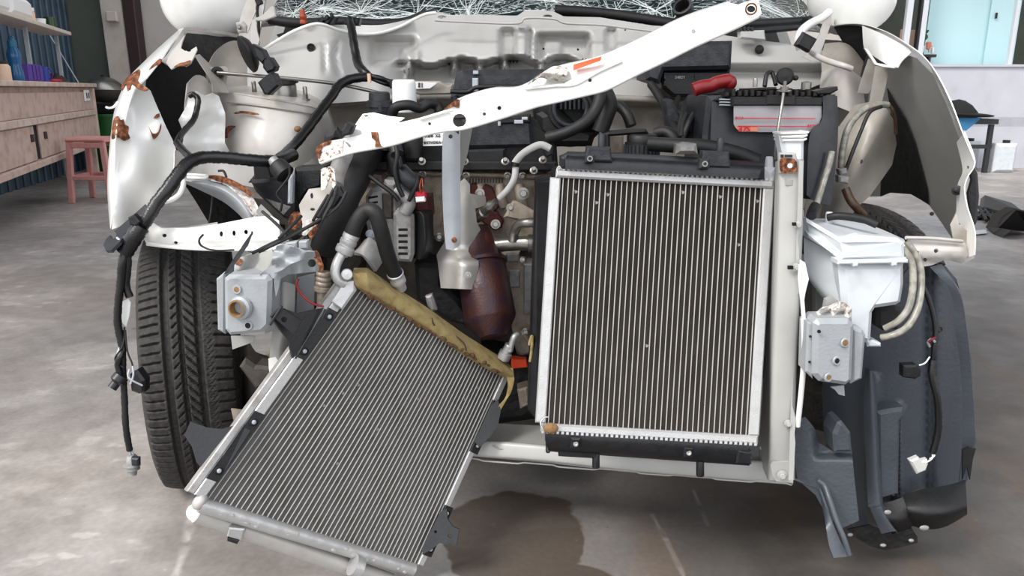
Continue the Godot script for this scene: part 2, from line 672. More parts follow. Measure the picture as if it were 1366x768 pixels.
	mat("blue plastic", Color(0.16, 0.25, 0.62), 0.4)
	mat("red plastic", Color(0.68, 0.08, 0.17), 0.4)
	mat("beige plastic", Color(0.85, 0.72, 0.62), 0.5)
	mat("rag cloth", Color(0.25, 0.2, 0.175), 0.9, 0.0, grime, 4.0)
	mat("green plastic", Color(0.05, 0.3, 0.09), 0.5)
	mat("green glass", Color(0.13, 0.24, 0.12), 0.15)
	mat("cloth blue", Color(0.2, 0.45, 0.62), 0.85)
	mat("black cloth", Color(0.04, 0.04, 0.05), 0.9)
	mat("leaf", Color(0.15, 0.33, 0.13), 0.6)
	mat("salmon", Color(0.8, 0.48, 0.38), 0.6)
	mat("roof sheet", Color(0.6, 0.61, 0.62), 0.6)

# ---------------------------------------------------------------- the script
func _ready() -> void:
	var cam := Camera3D.new()
	cam.name = "camera"
	cam.position = EYE
	cam.rotation = Vector3(-TILT, 0, 0)
	cam.fov = 41.0
	cam.near = 0.05
	cam.far = 60.0
	add_child(cam)
	cam.current = true
	var sky := ProceduralSkyMaterial.new()
	sky.sky_top_color = Color(0.9, 0.915, 0.945)
	sky.sky_horizon_color = Color(0.94, 0.945, 0.95)
	sky.ground_bottom_color = Color(0.45, 0.44, 0.43)
	sky.ground_horizon_color = Color(0.6, 0.6, 0.6)
	sky.sky_curve = 0.2
	sky.sun_angle_max = 0.0
	var env := Environment.new()
	env.background_mode = Environment.BG_SKY
	env.sky = Sky.new()
	env.sky.sky_material = sky
	env.background_energy_multiplier = 2.4
	env.tonemap_mode = Environment.TONE_MAPPER_LINEAR
	env.tonemap_exposure = 1.0
	env.sdfgi_enabled = true
	env.ssao_enabled = true
	env.ssil_enabled = true
	var we := WorldEnvironment.new()
	we.name = "sky"
	we.environment = env
	add_child(we)
	var sun := DirectionalLight3D.new()
	sun.name = "hazy_sun"
	sun.light_color = Color(1.0, 0.985, 0.965)
	sun.light_energy = 1.1
	sun.light_angular_distance = 22.0
	sun.shadow_enabled = true
	add_child(sun)
	sun.look_at_from_position(Vector3(-2.6, 3.6, 2.0), Vector3(0, 0, 0))

	rng.seed = 41
	make_materials()
	make_setting()
	make_car()
	make_wheels()
	make_engine()
	make_front()
	make_harness()
	make_left_background()
	make_right_background()

var windows := 0
func numbered_window() -> String:
	windows += 1
	return "window_%d" % windows

# ---------------------------------------------------------------- the workshop
func floor_color(x: float, z: float, na: FastNoiseLite, nb: FastNoiseLite) -> Color:
	var big := na.get_noise_2d(x * 60.0, z * 60.0)
	var small := nb.get_noise_2d(x * 160.0, z * 160.0)
	var grit := nb.get_noise_2d(x * 900.0 + 31.0, z * 900.0)
	var v := 0.545 + big * 0.09 + small * 0.045 + grit * 0.035
	# cloudy lime marks, denser on the side that is walked
	var mark := smoothstep(0.05, 0.4, nb.get_noise_2d(x * 40.0 + 70.0, z * 52.0) + big * 0.2)
	v += mark * 0.05
	var scuff := smoothstep(0.12, 0.5, nb.get_noise_2d(x * 150.0, z * 210.0 + 40.0)) * smoothstep(-0.1, 0.35, big)
	v += scuff * 0.1 * (1.0 - smoothstep(-0.6, 0.2, x))
	var warm := na.get_noise_2d(x * 25.0 + 400.0, z * 25.0) * 0.024 + 0.02
	# old oil and tyre grime plus painted shade round the right of the car
	var oil_and_shade := smoothstep(-0.35, 0.6, x + big * 0.4 + small * 0.1) * (1.0 - smoothstep(2.6, 4.0, -z)) * (1.0 - smoothstep(1.6, 2.6, x))
	v *= 1.0 - 0.46 * oil_and_shade
	v *= 1.0 - 0.16 * oil_and_shade * smoothstep(0.0, 0.5, na.get_noise_2d(x * 110.0 - 50.0, z * 190.0))
	warm += 0.03 * oil_and_shade * smoothstep(0.05, 0.4, na.get_noise_2d(x * 200.0, z * 50.0 + 90.0))
	# where fluid has soaked in
	var e := Vector2((x + 0.005) / 0.135, (z + 1.355) / 0.165).length() + big * 0.35 + small * 0.12
	var e2 := Vector2((x - 0.075) / 0.1, (z + 1.2) / 0.05).length() + big * 0.3
	var wet := maxf(1.0 - smoothstep(0.97, 1.03, e), 1.0 - smoothstep(0.95, 1.05, e2))
	v *= 1.0 - 0.36 * wet
	warm += wet * 0.02
	# long pale scrapes
	for s in [[-0.69, -1.5, -0.632, -1.33, 0.012], [-0.625, -1.3, -0.6, -1.18, 0.011], [0.289, -1.42, 0.3, -1.33, 0.006], [0.3, -1.33, 0.31, -1.21, 0.007], [0.397, -1.52, 0.394, -1.38, 0.005]]:
		var a := Vector2(s[0], s[1])
		var b := Vector2(s[2], s[3])
		var q := Vector2(x, z)
		var t := clampf((q - a).dot(b - a) / (b - a).length_squared(), 0.0, 1.0)
		var dd := q.distance_to(a.lerp(b, t)) / float(s[4]) + small * 0.9
		v += 0.17 * (1.0 - smoothstep(0.3, 1.2, dd)) * (0.6 + small)
	if grit > 0.72:
		v += 0.16
	elif grit < -0.78:
		v -= 0.2
	return Color(v + warm, v, v - warm * 0.8)

func ground(w: int, h: int, x0: float, z0: float, x1: float, z1: float) -> StandardMaterial3D:
	var na := FastNoiseLite.new()
	na.seed = 5
	na.frequency = 0.02
	na.fractal_octaves = 5
	var nb := FastNoiseLite.new()
	nb.seed = 8
	nb.frequency = 0.06
	nb.fractal_octaves = 4
	var bytes := PackedByteArray()
	bytes.resize(w * h * 3)
	var k := 0
	for j in h:
		var z := lerpf(z0, z1, (j + 0.5) / h)
		for i in w:
			var c := floor_color(lerpf(x0, x1, (i + 0.5) / w), z, na, nb)
			bytes[k] = clampi(int(c.r * 255.0), 0, 255)
			bytes[k + 1] = clampi(int(c.g * 255.0), 0, 255)
			bytes[k + 2] = clampi(int(c.b * 255.0), 0, 255)
			k += 3
	var m := StandardMaterial3D.new()
	m.resource_name = "floor concrete"
	m.albedo_texture = ImageTexture.create_from_image(Image.create_from_data(w, h, false, Image.FORMAT_RGB8, bytes))
	m.texture_repeat = false
	m.roughness = 0.5
	m.metallic_specular = 0.45
	return m

func floor_piece(am: ArrayMesh, x0: float, z0: float, x1: float, z1: float, m: Material) -> void:
	var arr := []
	arr.resize(Mesh.ARRAY_MAX)
	arr[Mesh.ARRAY_VERTEX] = PackedVector3Array([Vector3(x0, 0, z0), Vector3(x1, 0, z0), Vector3(x1, 0, z1), Vector3(x0, 0, z0), Vector3(x1, 0, z1), Vector3(x0, 0, z1)])
	arr[Mesh.ARRAY_NORMAL] = PackedVector3Array([Vector3.UP, Vector3.UP, Vector3.UP, Vector3.UP, Vector3.UP, Vector3.UP])
	arr[Mesh.ARRAY_TEX_UV] = PackedVector2Array([Vector2(0, 0), Vector2(1, 0), Vector2(1, 1), Vector2(0, 0), Vector2(1, 1), Vector2(0, 1)])
	am.add_surface_from_arrays(Mesh.PRIMITIVE_TRIANGLES, arr)
	am.surface_set_material(am.get_surface_count() - 1, m)

func make_setting() -> void:
	var am := ArrayMesh.new()
	var near := ground(1500, 900, -1.7, -2.6, 1.7, -0.56)
	var far := ground(1200, 1000, -7.0, -9.0, 7.0, 2.0)
	floor_piece(am, -1.7, -2.6, 1.7, -0.56, near)
	# the far piece is cut into four round the near one, sharing its picture
	for r in [[-7.0, -9.0, 7.0, -2.6], [-7.0, -2.6, -1.7, -0.56], [1.7, -2.6, 7.0, -0.56], [-7.0, -0.56, 7.0, 2.0]]:
		var arr := []
		arr.resize(Mesh.ARRAY_MAX)
		var vs := PackedVector3Array()
		var us := PackedVector2Array()
		var ns := PackedVector3Array()
		for q in [[0, 1], [2, 1], [2, 3], [0, 1], [2, 3], [0, 3]]:
			vs.append(Vector3(r[q[0]], 0, r[q[1]]))
			us.append(Vector2((r[q[0]] + 7.0) / 14.0, (r[q[1]] + 9.0) / 11.0))
			ns.append(Vector3.UP)
		arr[Mesh.ARRAY_VERTEX] = vs
		arr[Mesh.ARRAY_NORMAL] = ns
		arr[Mesh.ARRAY_TEX_UV] = us
		am.add_surface_from_arrays(Mesh.PRIMITIVE_TRIANGLES, arr)
		am.surface_set_material(am.get_surface_count() - 1, far)
	var fl := MeshInstance3D.new()
	fl.name = "floor"
	fl.mesh = am
	fl.set_meta("kind", "structure")
	add_child(fl, true)
	var base := MB.new()
	base.box(Vector3(0, -0.12, -3.5), Basis(), Vector3(14, 0.2, 11))
	struct("trim_1", base, M["concrete wall"])

	# back wall, with the window opening of the office on the right
	var b := MB.new()
	var zb := -8.6
	var sill := P(1300, 89, 8.6).y
	b.box(Vector3(-4.75, 1.9, zb - 0.1), Basis(), Vector3(1.15, 3.8, 0.2))
	struct("wall_back", b, M["olive wall"])
	b = MB.new()
	b.box(Vector3(-0.25, 1.9, zb - 0.1), Basis(), Vector3(7.85, 3.8, 0.2))
	struct("wall_back_centre", b, M["grey wall"])
	b = MB.new()
	b.box(Vector3(5.45, sill / 2.0, zb - 0.1), Basis(), Vector3(3.5, sill, 0.2))
	b.box(Vector3(5.45, 3.3, zb - 0.1), Basis(), Vector3(3.5, 1.0, 0.2))
	b.box(Vector3(7.1, 1.9, zb - 0.1), Basis(), Vector3(0.2, 3.8, 0.2))
	b.box(Vector3(5.45, sill + 0.012, zb - 0.06), Basis(), Vector3(3.3, 0.024, 0.16))
	struct("wall_back_right", b, M["concrete wall"])
	b = MB.new()
	b.box(Vector3(5.4, 1.5, -10.4), Basis(), Vector3(4.0, 3.4, 0.1))
	b.box(Vector3(3.5, 1.5, -9.5), Basis(), Vector3(0.1, 3.4, 1.8))
	b.box(Vector3(7.3, 1.5, -9.5), Basis(), Vector3(0.1, 3.4, 1.8))
	b.box(Vector3(5.4, 0.5, -9.5), Basis(), Vector3(4.0, 0.1, 1.8))
	struct("wall_office", b, M["olive wall"])
	b = MB.new()
	b.box(Vector3(5.4, 3.25, -10.0), Basis(), Vector3(4.0, 0.1, 0.8))
	struct("ceiling_office", b, M["concrete wall"])

	# side walls and unseen roof, gapped for the light; the front stays open
	b = MB.new()
	b.box(Vector3(7.1, 1.9, -7.9), Basis(), Vector3(0.2, 3.8, 1.6))
	struct("wall_right", b, M["concrete wall"])
	b = MB.new()
	b.box(Vector3(4.6, 1.9, -1.2), Basis(), Vector3(0.2, 3.8, 2.6))  # unseen wall added to keep sky light off the right floor
	struct("wall_added_shade", b, M["concrete wall"])
	b = MB.new()
	b.box(Vector3(0.2, 3.75, -8.15), Basis(), Vector3(14.2, 0.12, 0.9))
	struct("ceiling_back", b, M["roof sheet"])
	b = MB.new()
	b.box(Vector3(0.6, 3.75, -2.35), Basis(), Vector3(13.4, 0.12, 4.1))  # front edge placed to keep sun off the cowl
	struct("ceiling", b, M["roof sheet"])
	# ribbed sheet wall behind the workbench
	var u := Vector3(-0.2, 0, -0.98).normalized()
	var nn := Vector3(-u.z, 0, u.x)
	var a0 := Vector3(-3.62, 0, -3.4)
	b = MB.new()
	b.box(a0 + u * 2.8 + Vector3(0, 1.9, 0) - nn * 0.06, Basis(u, Vector3.UP, u.cross(Vector3.UP)), Vector3(5.8, 3.8, 0.08))
	var wl := struct("wall_left", b, M["blue sheet"])
	for i in 34:
		b = MB.new()
		b.box(a0 + u * (0.1 + i * 0.165) + Vector3(0, 1.9, 0) - nn * 0.012, Basis(u, Vector3.UP, u.cross(Vector3.UP)), Vector3(0.06, 3.8, 0.03), 0.01)
		part("panel_rib", b, M["blue sheet"], wl)
	b = MB.new()
	b.slab(PackedVector3Array([P(148, 118, 8.45), P(176, 118, 8.45), P(172, 118, 8.45) + Vector3(0, 3, 0), P(144, 118, 8.45) + Vector3(0, 3, 0)]), Vector3(0, 0, -0.1), 0.008)
	b.slab(PackedVector3Array([P(148, 118, 8.45), P(176, 118, 8.45), P(176, 118, 8.45) * Vector3(1, 0, 1), P(148, 118, 8.45) * Vector3(1, 0, 1)]), Vector3(0, 0, -0.1), 0.008)
	struct("trim_2", b, M["post paint"])
	b = MB.new()
	b.box(Vector3(P(186, 118, 8.45).x, 1.8, -8.5), Basis(), Vector3(0.12, 3.6, 0.16), 0.01)
	struct("door_1", b, M["door frame"])
	# switch box on the post
	b = MB.new()
	b.box(P(150, 22, 8.4), Basis(), Vector3(0.11, 0.1, 0.06), 0.008)
	one("switch_box", b, M["post paint"], "small pale switch box fixed to the painted post", "switch box", P(150, 27, 8.4))

	# sliding office window
	for w in [[1205, 1213, 0], [1226, 1233, 1], [1349, 1354, 0]]:
		b = MB.new()
		var xa := P(w[0], 70, 8.6).x
		var xb := P(w[1], 70, 8.6).x
		b.box(Vector3((xa + xb) / 2.0, sill + 0.9, zb - 0.05), Basis(), Vector3(xb - xa, 1.8, 0.06), 0.006)
		var fr := struct(numbered_window(), b, M["window frame"])
		if w[2]:
			b = MB.new()
			b.box(Vector3(xa - 0.012, sill + 0.9, zb - 0.06), Basis(), Vector3(0.022, 1.8, 0.07), 0.004)
			part("gasket", b, M["dark frame"], fr)
	for w in [[1233, 1318, -0.36], [1312, 1350, -0.33]]:
		b = MB.new()
		var xa := P(w[0], 70, 8.95).x
		var xb := P(w[1], 70, 8.95).x
		b.box(Vector3((xa + xb) / 2.0, sill + 0.9, zb + w[2]), Basis(), Vector3(xb - xa, 1.78, 0.012), 0.002)
		var pane := struct(numbered_window(), b, M["frosted"])
		b = MB.new()
		b.box(Vector3(xb - 0.012, sill + 0.9, zb + w[2] + 0.008), Basis(), Vector3(0.03, 1.78, 0.016), 0.003)
		part("sash_edge", b, M["frosted"], pane)
		b = MB.new()
		b.box(P(w[0] + 6 if w[0] == 1233 else 1361, 16, 8.5) * Vector3(1, 1, 0) + Vector3(0, 0, zb + w[2] + 0.02), Basis(), Vector3(0.02, 0.06, 0.02), 0.004)
		part("latch", b, M["dark frame"], pane)

# ---------------------------------------------------------------- the car's body
func cowl_depth(x: float, y: float) -> float:
	var d := 1.9 + 0.0012 * (80.0 - y)
	# the left shoulder swells towards the camera and rolls away at its right end
	var s := 1.0 - smoothstep(425.0, 500.0, x + (y - 80.0) * 0.25)
	d -= 0.1 * s
	d += 0.012 * (1.0 - smoothstep(0.0, 5.0, absf(x - 433.0 - (y - 80.0) * 0.05))) * smoothstep(52.0, 62.0, y) * (1.0 - smoothstep(92.0, 102.0, y))
	d += 0.015 * (1.0 - smoothstep(0.0, 6.0, absf(x - 446.0 - absf(y - 75.0) * 0.25))) * smoothstep(52.0, 62.0, y) * (1.0 - smoothstep(98.0, 106.0, y))
	# pressed pockets
	d += 0.04 * pocket(x, y, 490, 46, 560, 92, 12)
	d -= 0.035 * pocket(x, y, 533, 60, 562, 98, 9)
	d += 0.03 * pocket(x, y, 664, 36, 712, 86, 7)
	d -= 0.045 * pocket(x, y, 684, 32, 708, 80, 7)
	d += 0.055 * pocket(x, y, 712, 42, 790, 84, 9)
	d -= 0.02 * pocket(x, y, 722, 50, 752, 80, 7)
	d += 0.022 * pocket(x, y, 806, 36, 824, 72, 5)
	d += 0.05 * smoothstep(84.0, 96.0, y) * smoothstep(790.0, 810.0, x)
	# the step under it, with webs
	var edge := 82.0 + 3.0 * sin(x * 0.09) - 5.0 * smoothstep(560.0, 640.0, x)
	var low := smoothstep(edge, edge + 7.0, y) * smoothstep(500.0, 560.0, x) * (1.0 - smoothstep(785.0, 805.0, x))
	var web := 0.0
	for w in [546.0, 606.0, 640.0, 673.0, 721.0]:
		web = maxf(web, 1.0 - smoothstep(1.5, 5.0, absf(x - w)))
	d += 0.11 * low * (1.0 - 0.8 * web * (1.0 - smoothstep(edge + 14.0, edge + 30.0, y)))
	# flanged top lip
	return d

func rust_patch(parent: Node, a: Array, dfn: Callable, lift := 0.0025) -> void:
	var m := MB.new()
	var off := func(x: float, y: float) -> float: return dfn.call(x, y) - lift
	sheet(m, a, [], off, 0.001, 5.0, true)
	part("rust_patch", m, M["rust"], parent)

func make_car() -> void:
	var car := thing("car", "crashed white hatchback with its bonnet, bumper and headlamps stripped off", "car", Vector3(0.05, 0, -1.6))
	var m := MB.new()
	# ---- cowl panel under the windscreen
	var cowl_edge := [330, 76, 352, 64, 372, 52, 392, 41, 410, 34, 425, 32, 452, 38, 478, 45, 505, 44, 530, 37, 550, 27, 566, 19, 580, 16, 604, 20, 650, 20, 690, 21, 700, 14, 720, 13, 738, 15, 752, 22, 800, 23, 830, 28, 870, 34, 905, 36, 960, 46, 1000, 52, 1050, 58, 1120, 72, 1124, 100, 1060, 126, 960, 126, 860, 128, 760, 124, 640, 122, 560, 134, 500, 134, 440, 138, 380, 130, 330, 118]
	sheet(m, cowl_edge, [[415, 63.5, 4.6], [589.5, 22.5, 6.0, 2.0], [730.5, 21.5, 6.0, 2.2], [863, 29, 6.0, 2.0], [725, 65, 1.6], [771, 66, 1.6], [1013, 66, 5.5], [834, 40, 1.2]], cowl_depth, 0.0014, 4.2)
	var cowl := part("cowl_panel", m, M["cowl paint"], car)
	m = MB.new()
	m.lathe(P(415, 63.5, 1.815), (EYE - P(415, 63.5, 1.8)), [0.0001, 0.004, 0.003, 0.004, 0.0035, 0.001, 0.0085, 0.003, 0.0095, 0.0, 0.009, -0.006, 0.0001, -0.006], 18)
	part("grommet", m, M["rubber"], cowl)
	m = MB.new()
	m.lathe(P(1013, 66, 1.9), (EYE - P(1013, 66, 1.9)), [0.0001, 0.003, 0.007, 0.003, 0.0105, 0.0, 0.01, -0.006, 0.0001, -0.006], 18)
	part("grommet", m, M["rubber"], cowl)
	# rolled top lip of the cowl
	m = MB.new()
	pipe(m, [345, 70, 1.8, 372, 53, 1.8, 396, 40, 1.8, 424, 32, 1.81, 452, 40, 1.84, 478, 45, 1.86, 505, 44, 1.87, 532, 36, 1.89, 552, 26, 1.9, 568, 19, 1.91, 582, 17, 1.91], 0.004, 8)
	part("lip", m, M["white paint"], cowl)
	m = MB.new()
	pipe(m, [580, 27, 1.9, 640, 30, 1.9, 690, 31, 1.9, 702, 24, 1.9, 738, 25, 1.9, 756, 31, 1.9, 800, 33, 1.9, 850, 39, 1.9, 900, 45, 1.9], 0.0035, 6)
	part("bead", m, M["cowl paint"], cowl)
	# lit inner face of the lip where it dips
	m = MB.new()
	loft(m, [[442, 34, 1.86, 470, 43, 1.88, 505, 43, 1.9, 545, 28, 1.93], [440, 33, 1.9, 472, 33, 1.93, 510, 33, 1.95, 552, 24, 1.97]], 16, 4, 0.001)
	part("lip", m, M["white paint"], cowl)

	# ---- firewall behind the engine
	m = MB.new()
	var fire := func(x: float, y: float) -> float:
		return 1.93 + 0.05 * smoothstep(134.0, 142.0, y) - 0.05 * (1.0 - smoothstep(0.0, 6.0, absf(y - 129.0))) * smoothstep(780.0, 800.0, x)
	sheet(m, [330, 100, 500, 112, 640, 110, 860, 100, 1130, 90, 1140, 300, 1060, 330, 900, 340, 700, 340, 480, 330, 330, 300], [], fire, 0.0014, 9.0)
	var wall := part("firewall", m, M["apron paint"], car)
	m = MB.new()
	pipe(m, [812, 131, 1.86, 850, 132, 1.86, 900, 134, 1.86, 960, 136, 1.86], 0.0075, 8)
	part("seam_bead", m, M["apron paint"], wall)
	m = MB.new()
	pipe(m, [380, 138, 1.86, 440, 137, 1.86, 500, 132, 1.86, 560, 130, 1.87], 0.009, 8)
	part("seam_bead", m, M["apron paint"], wall)
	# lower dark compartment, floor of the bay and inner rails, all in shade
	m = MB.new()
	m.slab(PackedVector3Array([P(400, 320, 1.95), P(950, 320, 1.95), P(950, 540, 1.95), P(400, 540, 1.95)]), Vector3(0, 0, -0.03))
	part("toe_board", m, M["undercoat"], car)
	for s in [[352, 395, 1.26], [1085, 1118, 1.34]]:
		m = MB.new()
		m.slab(PackedVector3Array([P(s[0], 356, s[2]), P(s[1], 356, s[2]), P(s[1], 436, s[2]), P(s[0], 436, s[2])]), Vector3(-0.02 if s[0] < 500 else -0.12, 0, -0.6), 0.004)
		part("chassis_rail", m, M["shaded primer"], car)
	# underbody that shuts out the light behind the bay
	m = MB.new()
	m.box(Vector3(0.05, 0.3, -2.75), Basis(), Vector3(1.36, 0.14, 1.6), 0.03)
	part("floor_pan", m, M["undercoat"], car)
	for s in [-1, 1]:
		m = MB.new()
		m.box(Vector3(0.05 + s * 0.72, 0.62, -2.85), Basis(), Vector3(0.05, 0.66, 1.3), 0.02)
		part("door", m, M["white paint"], car)
	m = MB.new()
	m.box(Vector3(0.05, 0.9, -3.46), Basis(), Vector3(1.4, 1.2, 0.05), 0.02)
	part("tailgate", m, M["white paint"], car)
	m = MB.new()
	m.box(Vector3(0.05, 1.52, -3.0), Basis(), Vector3(1.2, 0.05, 1.1), 0.02)
	part("roof", m, M["white paint"], car)
	for s in [-1, 1]:
		m = MB.new()
		m.slab(PackedVector3Array([Vector3(0.05 + s * 0.7, 0.93, -3.43), Vector3(0.05 + s * 0.7, 0.93, -2.2), Vector3(0.05 + s * 0.6, 1.5, -2.65), Vector3(0.05 + s * 0.6, 1.5, -3.43)]), Vector3(s * 0.03, 0, 0))
		part("cabin_side", m, M["white paint"], car)  # unseen solid panel added to keep the cabin dark behind the glass
	m = MB.new()
	m.box(Vector3(0.05, 0.86, -2.45), Basis(), Vector3(1.3, 0.26, 0.5), 0.06)
	part("dashboard", m, M["undercoat"], car)
	m = MB.new()
	m.box(Vector3(0.05, 0.75, -3.1), Basis(), Vector3(1.25, 0.7, 0.3), 0.06)
	part("seat_row", m, M["undercoat"], car)

	# ---- windscreen: laminated glass, crazed all over
	m = MB.new()
	var gp := PackedVector3Array()
	for j in 7:
		for i in 25:
			var u := i / 24.0
			var w := j / 6.0
			var x := lerpf(348.0, 1108.0, u)
			var yb := 34.0 - 10.0 * sin(PI * u) + 3.0 * sin(u * 21.0)
			var q := P(x, yb, 2.0 + 0.12 * absf(u - 0.5))
			gp.append(q + Vector3(0.05 - q.x, 0, 0) * 0.18 * w + Vector3(0, 0.4, -0.62) * w + Vector3(0, 0.012 * sin(u * 17.0 + w * 5.0), 0))
	m.grid(gp, 25, 7, 0.005)
	var screen := part("windscreen", m, M["tinted glass"], car, "crazed blue-green windscreen")
	var on_glass := func(u: float, w: float) -> Vector3:
		var fu := clampf(u, 0.0, 0.9999) * 24.0
		var fw := clampf(w, 0.0, 0.9999) * 6.0
		var i := int(fu)
		var j := int(fw)
		var a := gp[j * 25 + i].lerp(gp[j * 25 + i + 1], fu - i)
		var b := gp[(j + 1) * 25 + i].lerp(gp[(j + 1) * 25 + i + 1], fu - i)
		return a.lerp(b, fw - j) + Vector3(0, 0.004, 0.004)
	var dots := PackedVector2Array()
	for i in 2600:
		var w := rng.randf()
		var u := rng.randf()
		if sin(u * 37.0) + sin(u * 13.0 + 1.0) < rng.randf_range(-2.2, 0.6):
			u = clampf(u + rng.randf_range(-0.05, 0.05), 0.0, 1.0)
			if rng.randf() < 0.5:
				continue
		dots.append(Vector2(u, w * w * 0.5))
	var tri := Geometry2D.triangulate_delaunay(dots)
	m = MB.new()
	# cobweb of cells: each pair of neighbouring triangles joined middle to middle
	var across := {}
	for i in range(0, tri.size(), 3):
		var mid := (dots[tri[i]] + dots[tri[i + 1]] + dots[tri[i + 2]]) / 3.0
		for k in 3:
			var e := Vector2i(mini(tri[i + k], tri[i + (k + 1) % 3]), maxi(tri[i + k], tri[i + (k + 1) % 3]))
			if not across.has(e):
				across[e] = mid
				continue
			var pa: Vector3 = on_glass.call(across[e].x, across[e].y)
			var pb: Vector3 = on_glass.call(mid.x, mid.y)
			if pa.distance_to(pb) < 0.09 and rng.randf() < 0.8:
				m.tube(PackedVector3Array([pa, pb]), rng.randf_range(0.00015, 0.0007), 3, false)
	# long splits fanning from where it was struck
	for c in [Vector2(0.05, 0.05), Vector2(0.1, 0.08), Vector2(0.17, 0.04), Vector2(0.27, 0.05), Vector2(0.36, 0.06), Vector2(0.52, 0.08), Vector2(0.62, 0.05), Vector2(0.7, 0.07), Vector2(0.95, 0.05)]:
		for k in 20:
			var a: float = rng.randf_range(0.0, TAU)
			var p := PackedVector3Array()
			var q: Vector2 = c
			for s in 5:
				p.append(on_glass.call(q.x, absf(q.y)))
				a += rng.randf_range(-0.35, 0.35)
				q += Vector2(cos(a) * 0.022, sin(a) * 0.05)
			m.tube(p, rng.randf_range(0.0004, 0.0013), 3, false)
	part("crack", m, M["crack"], screen).set_meta("kind", "stuff")
	# black rubber and plastic along the foot of the glass
	m = MB.new()
	pipe(m, [360, 26, 1.97, 400, 31, 1.95, 450, 29, 1.96, 500, 32, 1.97, 540, 30, 1.98, 570, 18, 1.98], 0.012, 8)
	part("screen_seal", m, M["rubber"], screen)
	m = MB.new()
	pipe(m, [740, 13, 2.0, 800, 17, 2.0, 860, 25, 1.98, 900, 31, 1.97, 960, 33, 1.97, 1030, 31, 1.97, 1082, 28, 1.96], 0.012, 8)
	part("screen_seal", m, M["rubber"], screen)
	# torn cowl grille, left and right
	m = MB.new()
	block(m, [372, 49, 384, 42, 400, 39, 424, 33, 442, 20, 446, 22, 440, 31, 428, 40, 414, 46, 398, 54, 384, 57], 1.86, 0.05, 0.004)
	for k in 5:
		block(m, [415 + k * 6, 29 - k * 2.6, 418 + k * 6, 27 - k * 2.6, 420 + k * 6, 32 - k * 2.6, 417 + k * 6, 34 - k * 2.6], 1.85, 0.02, 0.001)
	block(m, [368, 46, 378, 43, 390, 45, 396, 52, 386, 59, 374, 54], 1.84, 0.04, 0.004)
	part("cowl_grille", m, M["black plastic"], car)
	m = MB.new()
	block(m, [1000, 36, 1040, 32, 1078, 30, 1080, 22, 1084, 22, 1082, 38, 1040, 42, 1004, 44], 1.9, 0.05, 0.004)
	for k in 4:
		block(m, [986 + k * 5, 38, 990 + k * 5, 35, 991 + k * 5, 41, 987 + k * 5, 42], 1.88, 0.02, 0.001)
	part("cowl_grille", m, M["black plastic"], car)
	m = MB.new()
	block(m, [988, 41, 1020, 40, 1022, 54, 988, 51], 1.88, 0.03, 0.003)
	part("cowl_tab", m, M["cowl paint"], car)
	m = MB.new()
	m.lathe(P(405, 31, 1.84), Vector3(0, 1, 0.2), [0.0001, 0.0, 0.008, 0.0, 0.008, 0.006, 0.006, 0.008, 0.0085, 0.013, 0.0085, 0.017, 0.006, 0.02, 0.006, 0.026, 0.004, 0.03, 0.0001, 0.031], 14)
	part("washer_nozzle", m, M["amber"], car, "small amber plug in the torn grille")

	# ---- pillars and mirrors
	for s in [[311, 346, 1.98, -1], [1094, 1116, 1.92, 1]]:
		m = MB.new()
		if s[3] < 0:
			loft(m, [[318, 58, 1.85, 322, 20, 2.0, 340, -90, 2.5], [345, 48, 1.84, 352, 10, 2.0, 366, -90, 2.5]], 10, 4, 0.004)
		else:
			loft(m, [[1086, 30, 1.95, 1090, 4, 2.0, 1070, -90, 2.5], [1112, 34, 1.88, 1112, 4, 2.0, 1096, -90, 2.5]], 10, 4, 0.004)
		part("windscreen_pillar", m, M["inner paint"], car)
	m = MB.new()
	m.ball(P(278, 0, 2.0), Vector3(0.112, 0.098, 0.075), Basis(Vector3.UP, 0.25), 32, 20)
	part("door_mirror", m, M["white paint"], car)
	m = MB.new()
	m.ball(P(1136, 0, 1.95), Vector3(0.1, 0.082, 0.07), Basis(Vector3.UP, -0.25), 32, 20)
	part("door_mirror", m, M["white paint"], car)
	# tall strut of the left bonnet hinge and the scraps about it
	m = MB.new()
	loft(m, [[316, 40, 1.8, 326, 8, 1.82, 338, -12, 1.84], [330, 44, 1.8, 344, 10, 1.82, 362, -12, 1.84]], 8, 3, 0.003)
	block(m, [338, 25, 350, 20, 362, 8, 366, 9, 368, 22, 352, 28, 340, 28], 1.8, 0.008, 0.002)
	part("hinge_leaf", m, M["inner paint"], car)
	m = MB.new()
	sheet(m, [332, 62, 336, 26, 341, 26, 343, 42, 346, 52, 344, 60, 338, 58], [], level(1.76), 0.004, 5.0)
	block(m, [314, 30, 323, 28, 328, 34, 327, 43, 317, 44], 1.76, 0.014, 0.003)
	part("bonnet_hinge", m, M["inner paint"], car)
	m = MB.new()
	m.hexbolt(P(320, 36, 1.755), Vector3(0, 0, 1), 0.006, 0.008)
	part("bolt", m, M["bright steel"], car)
	m = MB.new()
	pipe(m, [345, 0, 1.82, 343, 15, 1.82, 345, 32, 1.82, 344, 60, 1.82], 0.0035, 6)
	pipe(m, [343, -4, 1.8, 347, 6, 1.8], 0.008, 8)
	part("drain_tube", m, M["rubber"], car)
	# right hinge arm with a black end stop
	m = MB.new()
	pipe(m, [1106, 16, 1.72, 1096, 24, 1.7, 1080, 32, 1.68, 1069, 42, 1.66, 1065, 54, 1.66, 1068, 66, 1.66], 0.0085, 8)
	part("bonnet_hinge", m, M["white paint"], car)
	m = MB.new()
	sheet(m, [1107, 12, 1110, 28, 1102, 50, 1094, 72, 1084, 82, 1070, 76, 1080, 66, 1092, 48, 1100, 24], [[1093, 44, 1.4, 3], [1085, 62, 1.4, 3], [1088, 71, 1.6, 2.4]], level(1.74), 0.003, 6.0)
	part("hinge_leaf", m, M["inner paint"], car)
	m = MB.new()
